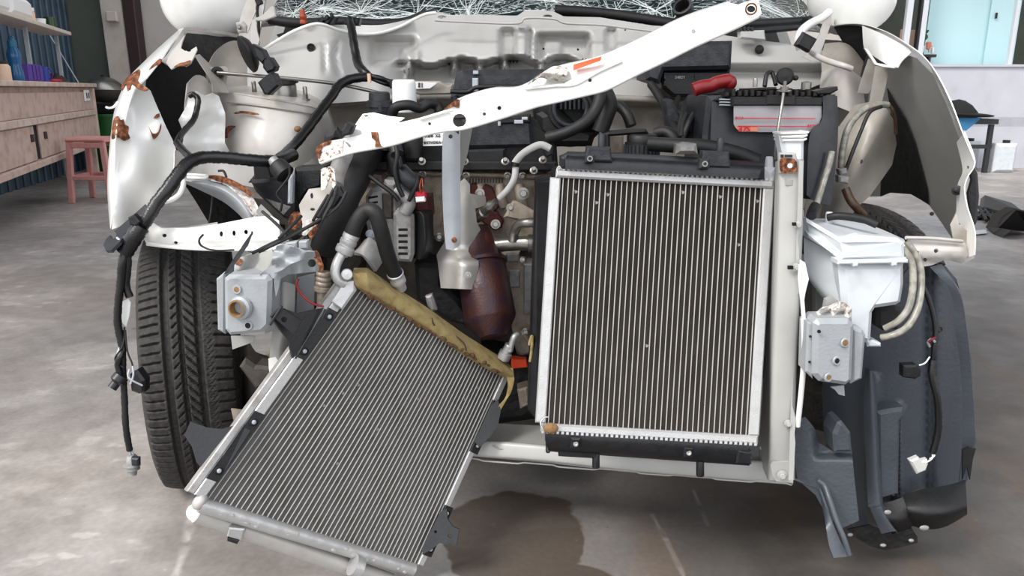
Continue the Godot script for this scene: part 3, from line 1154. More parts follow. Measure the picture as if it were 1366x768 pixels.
	block(m, [1072, 42, 1091, 52, 1080, 70, 1062, 60], 1.64, 0.02, 0.004)
	part("end_stop", m, M["rubber"], car)

	make_left_side(car)
	make_right_side(car)
	make_front_frame(car)

func make_left_side(car: Node3D) -> void:
	var m := MB.new()
	# ---- outer skin of the left fender, rolling back from its torn front edge
	loft(m, [
		[246, 37, 1.61, 231, 56, 1.54, 217, 77, 1.46, 197, 102, 1.4, 176, 128, 1.36, 163, 180, 1.33, 156, 240, 1.32, 157, 272, 1.32, 150, 304, 1.33],
		[238, 40, 1.72, 214, 61, 1.64, 192, 82, 1.56, 170, 106, 1.5, 153, 145, 1.44, 146, 195, 1.41, 143, 240, 1.4, 144, 275, 1.4, 147, 305, 1.39],
		[236, 46, 2.15, 216, 66, 2.1, 196, 88, 2.06, 178, 112, 2.04, 164, 150, 2.0, 157, 200, 2.0, 154, 240, 2.0, 153, 275, 2.0, 154, 305, 2.0]], 48, 14, 0.0016)
	var skin := part("fender", m, M["white paint"], car, "torn white front fender with rust at the tears")
	# front-facing strip of the skin, from the crease to the lamp opening
	var fr := func(x: float, y: float) -> float:
		var edge := lerpf(214.0, 156.0, smoothstep(60.0, 200.0, y))
		return 1.31 + 0.0011 * maxf(0.0, x - 155.0) + 0.16 * (1.0 - smoothstep(60.0, 190.0, y)) + 0.01 * sin(x * 0.11) * sin(y * 0.05) - 0.0 * edge
	m = MB.new()
	sheet(m, [157, 158, 166, 136, 178, 116, 190, 112, 201, 121, 207, 136, 214, 152, 222, 170, 230, 186, 235, 200, 233, 232, 226, 244, 208, 262, 188, 284, 166, 300, 149, 306, 152, 270, 153, 220, 154, 190], [], fr, 0.0016, 7.0)
	part("fender_front", m, M["white paint"], skin)
	rust_patch(skin, [149, 172, 152, 158, 157, 155, 161, 160, 165, 159, 167, 166, 172, 169, 171, 178, 174, 184, 166, 188, 160, 184, 154, 184, 149, 186], func(x: float, y: float) -> float: return minf(fr.call(x, y), 1.34) + (0.0 if x > 155.0 else 0.02), 0.008)
	rust_patch(skin, [161, 117, 168, 104, 178, 97, 186, 92, 187, 99, 184, 107, 190, 114, 198, 119, 192, 121, 182, 117, 176, 112, 174, 119, 170, 121, 168, 113, 163, 121], func(_x: float, y: float) -> float: return 1.355 + 0.0016 * (118.0 - y), 0.01)
	rust_patch(skin, [195, 104, 199, 92, 206, 84, 213, 78, 216, 79, 214, 84, 206, 90, 200, 98, 197, 106], func(_x: float, y: float) -> float: return 1.44 + 0.001 * (90.0 - y), 0.01)
	rust_patch(skin, [198, 168, 204, 178, 211, 176, 215, 164, 215, 172, 211, 181, 205, 186, 203, 182], fr, 0.006)
	rust_patch(skin, [205, 157, 209, 152, 213, 151, 213, 155, 208, 157], fr, 0.006)
	# flange that runs under the bonnet line, over the lamp opening
	m = MB.new()
	loft(m, [[246, 36, 1.6, 232, 58, 1.54, 220, 76, 1.47, 214, 80, 1.45], [247, 40, 1.6, 242, 58, 1.56, 236, 74, 1.5, 228, 90, 1.47]], 14, 5, 0.0016)
	loft(m, [[247, 36, 1.6, 270, 38, 1.66, 300, 42, 1.74, 318, 46, 1.8], [248, 40, 1.6, 270, 42, 1.66, 300, 46, 1.74, 318, 50, 1.8]], 10, 3, 0.0016)
	part("fender_flange", m, M["inner paint"], skin)
	m = MB.new()
	sheet(m, [236, 60, 247, 46, 243, 56, 241, 64, 247, 68, 254, 67, 262, 62, 263, 66, 259, 75, 254, 84, 248, 88, 240, 86, 228, 92, 220, 82], [[252, 67.5, 3.0, 1.4]], tilt_d([240, 60, 1.5], [262, 66, 1.47], [230, 90, 1.44]), 0.002, 5.0)
	var lug := part("fender_bracket", m, M["inner paint"], skin)
	rust_patch(lug, [232, 89, 240, 84, 246, 83, 254, 80, 253, 85, 246, 88, 240, 88], tilt_d([240, 60, 1.5], [262, 66, 1.47], [230, 90, 1.44]), 0.003)
	# little curl of paint peeling off, and the tear's lip
	m = MB.new()
	pipe(m, [157, 136, 1.36, 152, 142, 1.35, 146, 144, 1.34, 142, 143, 1.33], 0.002, 6)
	part("paint_curl", m, M["white paint"], skin)
	m = MB.new()
	loft(m, [[185, 104, 1.41, 190, 100, 1.43, 196, 97, 1.44], [185, 112, 1.4, 190, 112, 1.4, 194, 114, 1.4]], 6, 4, 0.0014)
	part("torn_lip", m, M["inner paint"], skin)

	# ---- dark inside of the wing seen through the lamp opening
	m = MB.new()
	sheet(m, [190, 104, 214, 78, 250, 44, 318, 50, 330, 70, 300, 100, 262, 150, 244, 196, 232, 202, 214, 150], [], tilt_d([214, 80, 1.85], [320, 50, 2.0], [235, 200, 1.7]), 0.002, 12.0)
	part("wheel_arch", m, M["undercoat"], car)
	# upper inner wing, pale, curved in towards the strut tower
	m = MB.new()
	loft(m, [[260, 74, 1.6, 272, 92, 1.55, 282, 108, 1.5, 284, 122, 1.48], [266, 72, 1.64, 286, 92, 1.66, 300, 112, 1.6, 306, 124, 1.56]], 14, 6, 0.0016)
	part("inner_wing", m, M["apron paint"], car)
	m = MB.new()
	loft(m, [[276, 90, 1.75, 290, 66, 1.84, 312, 54, 1.92, 340, 62, 1.94], [276, 112, 1.72, 296, 98, 1.8, 318, 92, 1.84, 346, 96, 1.86], [284, 134, 1.66, 300, 126, 1.72, 322, 122, 1.76, 348, 124, 1.78]], 16, 10, 0.0016)
	part("inner_wing", m, M["apron paint"], car)
	# plate with the grommet that holds the bonnet stay
	m = MB.new()
	sheet(m, [279, 90, 300, 88, 304, 92, 302, 114, 286, 116, 278, 110], [[290, 97, 3]], level(1.62), 0.002, 5.0, false)
	part("stay_plate", m, M["inner paint"], car)
	m = MB.new()
	m.lathe(P(290, 97, 1.612), EYE - P(290, 97, 1.6), [0.0001, 0.003, 0.005, 0.003, 0.006, 0.007, 0.012, 0.006, 0.0125, 0.0, 0.012, -0.003, 0.0001, -0.003], 20)
	part("grommet", m, M["rubber"], car)
	# crumpled white closing panel by the opening
	m = MB.new()
	var crump := func(x: float, y: float) -> float:
		return 1.46 + 0.012 * sin(x * 0.11 + y * 0.05) + 0.007 * sin(y * 0.16 - x * 0.05 + 2.0 * sin(x * 0.07)) + 0.0012 * (x - 260.0)
	sheet(m, [246, 146, 252, 128, 262, 122, 274, 128, 284, 124, 292, 128, 300, 150, 300, 190, 310, 210, 300, 216, 262, 214, 242, 206, 246, 180, 238, 160], [[273, 118, 2]], crump, 0.0016, 6.0)
	part("closing_panel", m, M["white paint"], car)
	m = MB.new()
	loft(m, [[250, 112, 1.46, 262, 100, 1.5, 276, 106, 1.52, 282, 130, 1.5], [246, 146, 1.45, 256, 150, 1.46, 268, 150, 1.46, 276, 146, 1.48]], 10, 6, 0.0016)
	part("closing_panel", m, M["inner paint"], car)
	# lower rim of the closing panel reaching down to the fender's foot
	m = MB.new()
	loft(m, [[233, 200, 1.36, 230, 235, 1.34, 208, 265, 1.32, 184, 292, 1.32], [262, 214, 1.42, 248, 240, 1.38, 228, 264, 1.35, 206, 284, 1.34]], 12, 6, 0.0016)
	part("fender_foot", m, M["inner paint"], skin)

	# ---- strut tower
	m = MB.new()
	loft(m, [
		[292, 122, 1.66, 330, 126, 1.56, 370, 132, 1.54, 410, 140, 1.57, 438, 150, 1.68],
		[286, 140, 1.64, 326, 150, 1.53, 370, 156, 1.51, 414, 164, 1.55, 444, 170, 1.68],
		[284, 180, 1.62, 322, 190, 1.5, 368, 196, 1.48, 416, 200, 1.53, 446, 204, 1.68],
		[288, 250, 1.6, 326, 262, 1.48, 370, 266, 1.46, 416, 262, 1.52, 446, 256, 1.68]], 30, 24, 0.0018)
	var tower := part("strut_tower", m, M["inner paint"], car)
	m = MB.new()
	loft(m, [[292, 122, 1.66, 330, 127, 1.555, 370, 133, 1.535, 410, 141, 1.565, 438, 150, 1.68], [296, 116, 1.8, 334, 112, 1.82, 374, 112, 1.82, 410, 118, 1.82, 438, 132, 1.82]], 24, 5, 0.0018)
	part("tower_top", m, M["inner paint"], tower)
	m = MB.new()
	pipe(m, [304, 136, 1.575, 340, 140, 1.525, 378, 145, 1.52, 412, 151, 1.55, 428, 156, 1.6], 0.0022, 6)
	part("seam", m, M["apron paint"], tower)
	var td := func(x: float, y: float) -> float: return 1.5 - 0.0005 * (y - 140.0) + 0.000012 * (x - 372.0) * (x - 372.0)
	rust_patch(tower, [311, 151, 320, 148, 334, 149, 346, 152, 336, 153, 324, 151, 314, 152], td, 0.006)
	rust_patch(tower, [298, 184, 300, 174, 304, 168, 314, 168, 308, 173, 304, 178, 303, 184], td, 0.01)
	m = MB.new()
	m.lathe(P(374, 128, 1.64), Vector3(0, 1, 0.1), [0.034, 0.0, 0.034, 0.022, 0.03, 0.026, 0.0001, 0.026], 26)
	part("strut_mount", m, M["bright steel"], tower)
	m = MB.new()
	m.lathe(P(374, 113, 1.64), Vector3(0, 1, 0.1), [0.026, 0.0, 0.037, 0.004, 0.036, 0.01, 0.024, 0.013, 0.0001, 0.014], 26)
	part("strut_cap", m, M["rubber"], tower)
	for s in [[340, 127, 1.63], [408, 134, 1.63]]:
		m = MB.new()
		var at := P(s[0], s[1], s[2])
		m.hexbolt(at, Vector3(0, 1, 0.05), 0.0085, 0.012)
		m.lathe(at, Vector3(0, 1, 0.05), [0.0045, 0.012, 0.0045, 0.026, 0.003, 0.028, 0.0001, 0.028], 10)
		part("stud", m, M["bright steel"], tower)
	m = MB.new()
	m.ball(P(397, 172, 1.5), Vector3(0.007, 0.006, 0.006))
	part("clip", m, M["mud"], tower)
	# inner apron between tower and firewall, and the ledge in front
	m = MB.new()
	loft(m, [[372, 200, 1.5, 390, 190, 1.52, 416, 150, 1.6, 438, 140, 1.8], [374, 240, 1.46, 400, 236, 1.48, 428, 216, 1.56, 450, 180, 1.8]], 14, 8, 0.0016)
	part("apron", m, M["inner paint"], car)
	m = MB.new()
	loft(m, [[238, 212, 1.44, 290, 216, 1.44, 340, 222, 1.46, 390, 226, 1.48], [246, 236, 1.4, 290, 240, 1.42, 340, 250, 1.43, 390, 256, 1.45]], 14, 5, 0.0016)
	part("apron", m, M["inner paint"], car)

	# ---- crushed upper rail end with torn, rusty edge, above the tyre
	m = MB.new()
	loft(m, [
		[240, 234, 1.33, 262, 234, 1.34, 296, 240, 1.34, 320, 250, 1.32, 338, 266, 1.3, 350, 290, 1.28],
		[240, 240, 1.3, 268, 244, 1.29, 296, 252, 1.28, 316, 266, 1.27, 330, 284, 1.26, 340, 306, 1.26],
		[246, 244, 1.33, 272, 256, 1.33, 296, 268, 1.33, 312, 280, 1.32, 324, 292, 1.3, 332, 306, 1.28]], 26, 10, 0.0016)
	var upper := part("crushed_rail", m, M["grey primer"], car, "crushed rail with a torn rusty top edge")
	m = MB.new()
	loft(m, [
		[276, 234, 1.325, 296, 237, 1.325, 318, 246, 1.31, 336, 262, 1.29, 344, 276, 1.275],
		[282, 239, 1.3, 300, 244, 1.3, 316, 256, 1.285, 332, 278, 1.265, 346, 296, 1.26]], 16, 6, 0.003)
	part("torn_edge", m, M["flaking paint"], upper)
	rust_patch(upper, [274, 235, 292, 234, 312, 241, 328, 250, 338, 260, 334, 262, 322, 254, 306, 246, 288, 241], func(x: float, _y: float) -> float: return 1.315 - 0.0006 * (x - 276.0), 0.008)
	m = MB.new()
	pipe(m, [238, 231, 1.32, 256, 233, 1.3, 275, 234, 1.3, 272, 237, 1.29, 250, 237, 1.29], 0.0028, 6)
	part("torn_edge", m, M["white paint"], upper)
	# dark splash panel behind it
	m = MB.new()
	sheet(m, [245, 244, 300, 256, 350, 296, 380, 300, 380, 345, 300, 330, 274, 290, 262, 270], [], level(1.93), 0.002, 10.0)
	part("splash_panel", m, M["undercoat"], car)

	# ---- long white bumper stay in front of the tyre
	m = MB.new()
	var sd := func(x: float, y: float) -> float:
		return 1.235 - 0.0002 * (x - 190.0) + 0.012 * (1.0 - smoothstep(3.0, 9.0, absf(y - (306.0 + (200.0 - x) * 0.1)))) * smoothstep(196, 210, x) * 0.3 + 0.006 * smoothstep(322.0, 326.0, y)
	sheet(m, [190, 316, 196, 302, 203, 297, 214, 304, 250, 304, 275, 302, 305, 296, 340, 289, 362, 288, 372, 294, 374, 330, 340, 332, 300, 331, 240, 329, 206, 327, 195, 324], [[219, 314, 3.3, 2.6], [234.5, 323.5, 2.6, 2.0], [295, 312, 2.4, 4.0], [312, 311, 2.5, 3.8], [328, 309.5, 2.8, 3.2], [336, 311, 1.6, 3.0]], sd, 0.002, 6.0)
	var stay := part("bumper_stay", m, M["white paint"], car, "long white bracket with a row of holes")
	m = MB.new()
	pipe(m, [196, 325, 1.232, 240, 330, 1.228, 300, 332.5, 1.214, 374, 332, 1.2], 0.0035, 8)
	part("rolled_edge", m, M["white paint"], stay)
	m = MB.new()
	loft(m, [[203, 297, 1.24, 216, 304, 1.235, 250, 304, 1.225, 290, 299, 1.22], [210, 300, 1.28, 222, 303, 1.28, 250, 302, 1.27, 290, 296, 1.26]], 10, 4, 0.0016)
	part("top_flange", m, M["white paint"], stay)
	# bent wire of the stay
	m = MB.new()
	pipe(m, [271, 313, 1.21, 266, 319, 1.2, 267, 326, 1.2, 275, 331, 1.2, 290, 334, 1.195, 312, 333, 1.19], 0.0017, 6)
	part("wire", m, M["rubber"], stay)
	m = MB.new()
	pipe(m, [240, 238, 1.29, 245, 244, 1.28, 240, 258, 1.27, 230, 266, 1.26, 214, 272, 1.25, 200, 286, 1.24, 194, 305, 1.235], 0.0042, 8)
	part("wing_edge", m, M["white paint"], stay)

	# ---- crash box: end of the left frame rail with the tow socket
	m = MB.new()
	block(m, [298, 372, 304, 367, 356, 367, 362, 374, 360, 434, 350, 444, 306, 448, 299, 440], 1.13, 0.16, 0.006)
	var cb := part("crash_box", m, M["grey primer"], car, "grey frame end with a round tow socket")
	m = MB.new()
	block(m, [288, 372, 300, 362, 300, 446, 290, 440], 1.17, 0.12, 0.003)
	part("side_plate", m, M["grey primer"], cb)
	m = MB.new()
	block(m, [356, 366, 370, 368, 370, 440, 352, 446], 1.17, 0.12, 0.004)
	part("side_plate", m, M["grey primer"], cb)
	m = MB.new()
	m.lathe(P(322, 410, 1.13), Vector3(-0.25, 0.12, 1), [0.0185, 0.0, 0.0175, 0.006, 0.0135, 0.008, 0.0135, 0.014, 0.0105, 0.014, 0.0105, -0.04, 0.0001, -0.04], 28)
	var socket := part("tow_socket", m, M["grey primer"], cb)
	m = MB.new()
	m.lathe(P(322, 410, 1.129), Vector3(-0.25, 0.12, 1), [0.0135, 0.0145, 0.0108, 0.0148, 0.0104, 0.0, 0.0104, -0.035, 0.0001, -0.036], 28)
	part("thread", m, M["mud"], socket)
	for s in [[331, 434, 0.0045], [316, 386, 0.0042]]:
		m = MB.new()
		m.lathe(P(s[0], s[1], 1.1295), Vector3(-0.15, 0.1, 1), [0.0075, 0.0, 0.0065, 0.0015, s[2], 0.0015], 18)
		part("hole_rim", m, M["grey primer"], cb)
		m = MB.new()
		m.lathe(P(s[0], s[1], 1.129), Vector3(-0.15, 0.1, 1), [s[2] * 1.02, 0.0012, 0.0001, 0.0012], 18)
		part("hole", m, M["mud"] if s[1] < 400 else M["dark void"], cb)
	# top plates folded and torn over the crash box
	m = MB.new()
	var fold := func(x: float, y: float) -> float: return 1.16 + 0.012 * sin(x * 0.16 + y * 0.1) + 0.001 * (368.0 - y)
	sheet(m, [313, 346, 330, 340, 352, 334, 363, 332, 366, 352, 352, 364, 340, 368, 312, 366], [], fold, 0.002, 5.0)
	part("torn_plate", m, M["shaded primer"], cb)
	rust_patch(cb, [314, 352, 316, 345, 322, 345, 323, 351, 318, 353], fold, 0.004)
	m = MB.new()
	sheet(m, [346, 366, 362, 354, 382, 346, 400, 342, 420, 338, 428, 352, 424, 362, 404, 364, 384, 366, 374, 372, 372, 384, 368, 396, 366, 372], [[416, 351, 5.5]], func(x: float, y: float) -> float: return 1.15 + 0.0006 * (x - 380.0) + 0.008 * sin(x * 0.2), 0.002, 5.0)
	var flap := part("torn_plate", m, M["grey primer"], cb)
	rust_patch(flap, [396, 342, 408, 338, 422, 334, 428, 344, 432, 358, 427, 362, 424, 352, 416, 342], level(1.15), 0.004)
	m = MB.new()
	sheet(m, [362, 350, 364, 336, 370, 328, 380, 325, 392, 330, 408, 335, 420, 336, 420, 343, 404, 346, 388, 352, 376, 360, 366, 364], [], func(x: float, y: float) -> float: return 1.13 + 0.004 * sin(x * 0.21 + y * 0.3) + 0.006 * sin(y * 0.3 - x * 0.08), 0.002, 4.0)
	part("crumple", m, M["grey primer"], cb)
	# hanging tabs under it
	m = MB.new()
	sheet(m, [308, 448, 340, 448, 338, 456, 310, 466], [], level(1.16), 0.002, 5.0)
	part("tab", m, M["shaded primer"], cb)
	# the pillars of the left radiator support, bent
	m = MB.new()
	loft(m, [[366, 384, 1.2, 364, 430, 1.2, 360, 470, 1.21, 360, 494, 1.22], [378, 376, 1.18, 378, 430, 1.18, 372, 470, 1.19, 378, 494, 1.2], [394, 380, 1.2, 392, 430, 1.2, 386, 470, 1.21, 388, 490, 1.22]], 12, 8, 0.002)
	part("support_post", m, M["shaded primer"], car)
	m = MB.new()
	sheet(m, [397, 370, 420, 364, 418, 440, 394, 440], [], level(1.25), 0.002, 8.0)
	part("support_post", m, M["grey primer"], car)
	m = MB.new()
	loft(m, [[358, 478, 1.2, 360, 500, 1.2, 370, 512, 1.2], [392, 470, 1.19, 386, 492, 1.19, 380, 508, 1.19]], 8, 5, 0.002)
	part("support_foot", m, M["white paint"], car)
	# corroded corner bracket with slot, over the strut's foot
	m = MB.new()
	sheet(m, [399, 273, 412, 252, 428, 250, 430, 224, 442, 222, 446, 240, 440, 262, 432, 280, 420, 300, 404, 300], [[416, 261, 2.0, 4.0], [417, 279, 3.4, 2.0]], tilt_d([400, 273, 1.22], [444, 224, 1.28], [404, 300, 1.2]), 0.002, 5.0)
	var cbk := part("corner_bracket", m, M["inner paint"], car)
	m = MB.new()
	sheet(m, [428, 226, 438, 222, 446, 226, 448, 246, 444, 252, 440, 236, 434, 252, 428, 254], [], level(1.235), 0.006, 4.0)
	part("weld_flange", m, M["flaking paint"], cbk)
	rust_patch(cbk, [384, 300, 388, 286, 396, 282, 402, 286, 401, 300, 392, 306], level(1.24), 0.002)
	m = MB.new()
	sheet(m, [404, 296, 424, 288, 420, 306, 412, 320, 402, 312], [], level(1.2), 0.004, 4.0)
	part("weld_flange", m, M["flaking paint"], cbk)
	rust_patch(cbk, [410, 312, 420, 302, 428, 296, 424, 306, 416, 318, 410, 320], level(1.195), 0.003)
	m = MB.new()
	loft(m, [[348, 272, 1.27, 362, 286, 1.26, 378, 306, 1.25, 388, 326, 1.24], [342, 282, 1.25, 354, 300, 1.24, 362, 318, 1.23, 366, 336, 1.23]], 12, 6, 0.002)
	part("torn_web", m, M["shaded primer"], car)

func make_right_side(car: Node3D) -> void:
	var m := MB.new()
	# ---- right fender: outer skin is edge-on, we look at its inside
	loft(m, [
		[1112, 34, 1.86, 1145, 32, 1.74, 1180, 42, 1.62, 1208, 58, 1.5, 1232, 76, 1.42, 1250, 100, 1.36, 1268, 136, 1.32, 1284, 178, 1.29, 1300, 216, 1.27],
		[1116, 36, 1.95, 1148, 35, 1.84, 1182, 46, 1.72, 1208, 63, 1.6, 1230, 80, 1.52, 1246, 104, 1.46, 1264, 140, 1.42, 1280, 180, 1.38, 1294, 222, 1.36],
		[1122, 42, 2.2, 1156, 46, 2.16, 1188, 60, 2.1, 1208, 78, 2.05, 1226, 94, 2.0, 1240, 120, 1.96, 1256, 152, 1.92, 1266, 190, 1.88, 1270, 232, 1.84]], 44, 14, 0.0016)
	var skin := part("fender", m, M["white paint"], car, "white right front fender, its grey inside showing")
	m = MB.new()
	sheet(m, [1160, 118, 1170, 90, 1196, 80, 1204, 72, 1222, 78, 1244, 100, 1262, 138, 1278, 180, 1290, 222, 1284, 250, 1272, 290, 1270, 318, 1258, 300, 1240, 274, 1215, 258, 1188, 256, 1176, 262, 1150, 262, 1140, 230, 1150, 190], [], tilt_d([1160, 100, 1.7], [1290, 222, 1.4], [1190, 256, 1.75]), 0.0016, 12.0)
	part("fender_inside", m, M["shaded primer"], skin)
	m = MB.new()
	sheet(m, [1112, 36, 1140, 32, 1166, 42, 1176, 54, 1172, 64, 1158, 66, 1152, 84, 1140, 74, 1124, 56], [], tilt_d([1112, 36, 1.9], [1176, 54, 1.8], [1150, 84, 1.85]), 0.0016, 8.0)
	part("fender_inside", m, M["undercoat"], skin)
	# dark sheet standing in for shade up the arch
	m = MB.new()
	var inside := tilt_d([1160, 100, 1.7], [1290, 222, 1.4], [1190, 256, 1.75])
	sheet(m, [1183, 118, 1194, 138, 1208, 160, 1220, 190, 1228, 220, 1236, 250, 1238, 272, 1215, 259, 1188, 257, 1174, 262, 1176, 220, 1188, 180, 1188, 150], [], func(x: float, y: float) -> float: return inside.call(x, y) - 0.012 - 0.02 * smoothstep(0.0, 40.0, 236.0 - x), 0.002, 8.0)
	part("arch_shade_sheet", m, M["undercoat"], skin)
	# white flanged landing with two little tears
	m = MB.new()
	loft(m, [[1150, 34, 1.72, 1178, 46, 1.62, 1208, 62, 1.52, 1216, 70, 1.49], [1152, 62, 1.68, 1172, 62, 1.6, 1190, 72, 1.54, 1204, 80, 1.5], [1156, 68, 1.66, 1170, 78, 1.58, 1184, 86, 1.52, 1198, 90, 1.49]], 14, 8, 0.0016)
	part("fender_flange", m, M["white paint"], skin)
	m = MB.new()
	sheet(m, [1153, 64, 1158, 66, 1170, 84, 1182, 86, 1196, 89, 1193, 91, 1178, 89, 1167, 86], [], level(1.48), 0.004, 4.0)
	part("flange_edge", m, M["white paint"], skin)
	m = MB.new()
	sheet(m, [1092, 52, 1150, 56, 1178, 84, 1190, 120, 1176, 150, 1140, 156, 1096, 140], [], level(1.99), 0.002, 10.0)
	part("inner_wing", m, M["shaded primer"], car)
	m = MB.new()
	# hanging strap
	m = MB.new()
	sheet(m, [1159, 78, 1168, 86, 1162, 118, 1158, 125, 1144, 124, 1150, 104], [], level(1.62), 0.002, 6.0)
	part("strap", m, M["apron paint"], skin)
	m = MB.new()
	sheet(m, [1168, 88, 1186, 90, 1181, 118, 1176, 138, 1160, 136, 1164, 112], [], level(1.56), 0.002, 6.0)
	part("strap", m, M["apron paint"], skin)
	# front lip, clips and the black edge moulding
	m = MB.new()
	loft(m, [
		[1286, 176, 1.285, 1300, 215, 1.27, 1290, 236, 1.27, 1286, 252, 1.26, 1290, 276, 1.25, 1300, 308, 1.23, 1300, 340, 1.23],
		[1276, 190, 1.34, 1284, 226, 1.32, 1278, 244, 1.31, 1276, 262, 1.3, 1276, 286, 1.29, 1280, 316, 1.27, 1284, 346, 1.26]], 30, 6, 0.0016)
	part("fender_lip", m, M["white paint"], skin)
	m = MB.new()
	sheet(m, [1268, 300, 1276, 284, 1280, 300, 1298, 314, 1300, 344, 1284, 352, 1268, 346, 1274, 330], [], level(1.25), 0.0018, 6.0)
	part("fender_foot", m, M["inner paint"], skin)
	m = MB.new()
	block(m, [1290, 222, 1298, 220, 1304, 232, 1306, 262, 1303, 296, 1298, 306, 1292, 284, 1289, 258, 1294, 240], 1.29, 0.025, 0.004, Vector3(0.5, 0, -0.85))
	part("edge_moulding", m, M["black plastic"], skin)
	for s in [[1277, 254, -0.8, 0.2], [1278, 299, -0.2, 0.2]]:
		m = MB.new()
		m.lathe(P(s[0], s[1], 1.29), Vector3(s[2], s[3], 1), [0.008, 0.0, 0.0085, 0.004, 0.005, 0.005, 0.0045, 0.012, 0.003, 0.02, 0.0001, 0.021], 14)
		part("clip", m, M["rubber"], skin)
	m = MB.new()
	m.lathe(P(1243, 285, 1.55), EYE - P(1243, 285, 1.55), [0.0042, 0.0, 0.0036, 0.003, 0.0001, 0.0035], 12)
	part("clip", m, M["rubber"], skin)
	# ---- lower bumper stay
	m = MB.new()
	var rd := func(x: float, y: float) -> float:
		return 1.24 + 0.00005 * (x - 1200.0) - 0.01 * pocket(x, y, 1206, 324, 1292, 350, 8.0)
	sheet(m, [1211, 316, 1240, 317, 1275, 319, 1288, 324, 1292, 340, 1284, 352, 1262, 346, 1242, 354, 1214, 358], [[1223, 337, 3.0], [1249, 334.5, 3.2], [1234, 346.5, 2.8]], rd, 0.002, 5.0)
	part("bumper_stay", m, M["inner paint"], car, "pale bracket with three holes by the right fender's foot")
	m = MB.new()
	pipe(m, [1208, 317, 1.235, 1245, 318, 1.235, 1284, 322, 1.235], 0.003, 8)
	part("rolled_edge", m, M["inner paint"], car)

	# ---- inner apron, tower and the pale curved wing inside
	m = MB.new()
	loft(m, [
		[1096, 96, 1.84, 1112, 90, 1.8, 1132, 92, 1.78, 1150, 104, 1.78],
		[1094, 112, 1.8, 1112, 108, 1.74, 1132, 108, 1.72, 1152, 124, 1.74],
		[1092, 130, 1.78, 1112, 140, 1.7, 1136, 150, 1.66, 1158, 164, 1.68]], 14, 10, 0.0016)
	part("strut_tower", m, M["inner paint"], car)
	m = MB.new()
	loft(m, [[1100, 58, 1.9, 1130, 58, 1.86, 1152, 82, 1.84], [1096, 78, 1.86, 1126, 82, 1.82, 1148, 100, 1.82], [1096, 96, 1.84, 1120, 98, 1.8, 1146, 112, 1.8]], 10, 8, 0.0016)
	part("inner_wing", m, M["apron paint"], car)
	m = MB.new()
	pipe(m, [1082, 70, 1.68, 1096, 78, 1.64, 1112, 84, 1.6, 1126, 88, 1.58, 1136, 92, 1.58], 0.006, 8)
	part("wing_edge", m, M["inner paint"], car)
	m = MB.new()
	sheet(m, [1118, 170, 1140, 140, 1160, 136, 1180, 140, 1192, 160, 1196, 192, 1190, 220, 1176, 240, 1160, 262, 1144, 276, 1130, 286, 1100, 296, 1090, 290, 1094, 250], [[1149.5, 216, 2.0, 3.6]], func(x: float, y: float) -> float: return 1.5 + 0.00003 * pow(x - 1150.0, 2.0) + 0.03 * smoothstep(0.0, 30.0, absf(x - 1150.0 + (y - 210.0) * 0.6)), 0.0018, 7.0)
	part("inner_wing", m, M["apron paint"], car)
	m = MB.new()
	sheet(m, [1090, 180, 1118, 170, 1110, 240, 1150, 262, 1130, 300, 1070, 300], [], level(1.6), 0.002, 10.0)
	part("apron", m, M["apron paint"], car)
	# ---- right crash box
	m = MB.new()
	block(m, [1086, 432, 1092, 426, 1134, 426, 1141, 434, 1138, 508, 1130, 515, 1094, 510, 1085, 500], 1.09, 0.05, 0.007)
	var cb := part("crash_box", m, M["grey primer"], car, "grey frame end with three small holes")
	m = MB.new()
	block(m, [1077, 430, 1087, 430, 1085, 506, 1075, 496], 1.1, 0.035, 0.003)
	part("side_plate", m, M["grey primer"], cb)
	m = MB.new()
	block(m, [1136, 436, 1152, 440, 1156, 448, 1151, 506, 1136, 513], 1.105, 0.035, 0.005)
	part("side_plate", m, M["grey primer"], cb)
	for s in [[1127, 457, 0.0048, 1], [1116, 481, 0.004, 0], [1105, 503, 0.004, 1]]:
		m = MB.new()
		m.lathe(P(s[0], s[1], 1.0895), Vector3(0.3, 0.1, 1), [0.0075, 0.0, 0.0062, 0.0016, s[2], 0.0016], 18)
		part("hole_rim", m, M["grey primer"], cb)
		m = MB.new()
		m.lathe(P(s[0], s[1], 1.089), Vector3(0.3, 0.1, 1), [float(s[2]) * 1.02, 0.0012, 0.0001, 0.0012], 18)
		part("hole", m, M["mud"] if s[3] else M["dark void"], cb)
	for s in [[1081, 448, 0.002], [1080, 482, 0.002], [1092.5, 441.5, 0.0028]]:
		m = MB.new()
		m.lathe(P(s[0], s[1], 1.1 if s[0] < 1090 else 1.088), Vector3(-0.4, 0.1, 1), [s[2], 0.003, 0.0001, 0.003], 12)
		part("hole", m, M["dark void"], cb)
	m = MB.new()
	var cr := func(x: float, y: float) -> float: return 1.12 + 0.01 * sin(x * 0.33 + y * 0.2) + 0.006 * sin(y * 0.5)
	sheet(m, [1080, 430, 1084, 418, 1100, 410, 1118, 402, 1128, 404, 1136, 412, 1136, 430, 1128, 436, 1112, 430, 1092, 434], [], cr, 0.002, 4.0)
	part("torn_plate", m, M["flaking paint"], cb)
	m = MB.new()
	sheet(m, [1102, 400, 1110, 396, 1120, 402, 1118, 416, 1108, 418, 1100, 412], [], level(1.14), 0.01, 5.0)
	part("torn_plate", m, M["shaded primer"], cb)
	m = MB.new()
	sheet(m, [1108, 516, 1126, 514, 1127, 528, 1119, 526, 1114, 520], [], level(1.12), 0.003, 4.0)
	part("tab", m, M["grey primer"], cb)

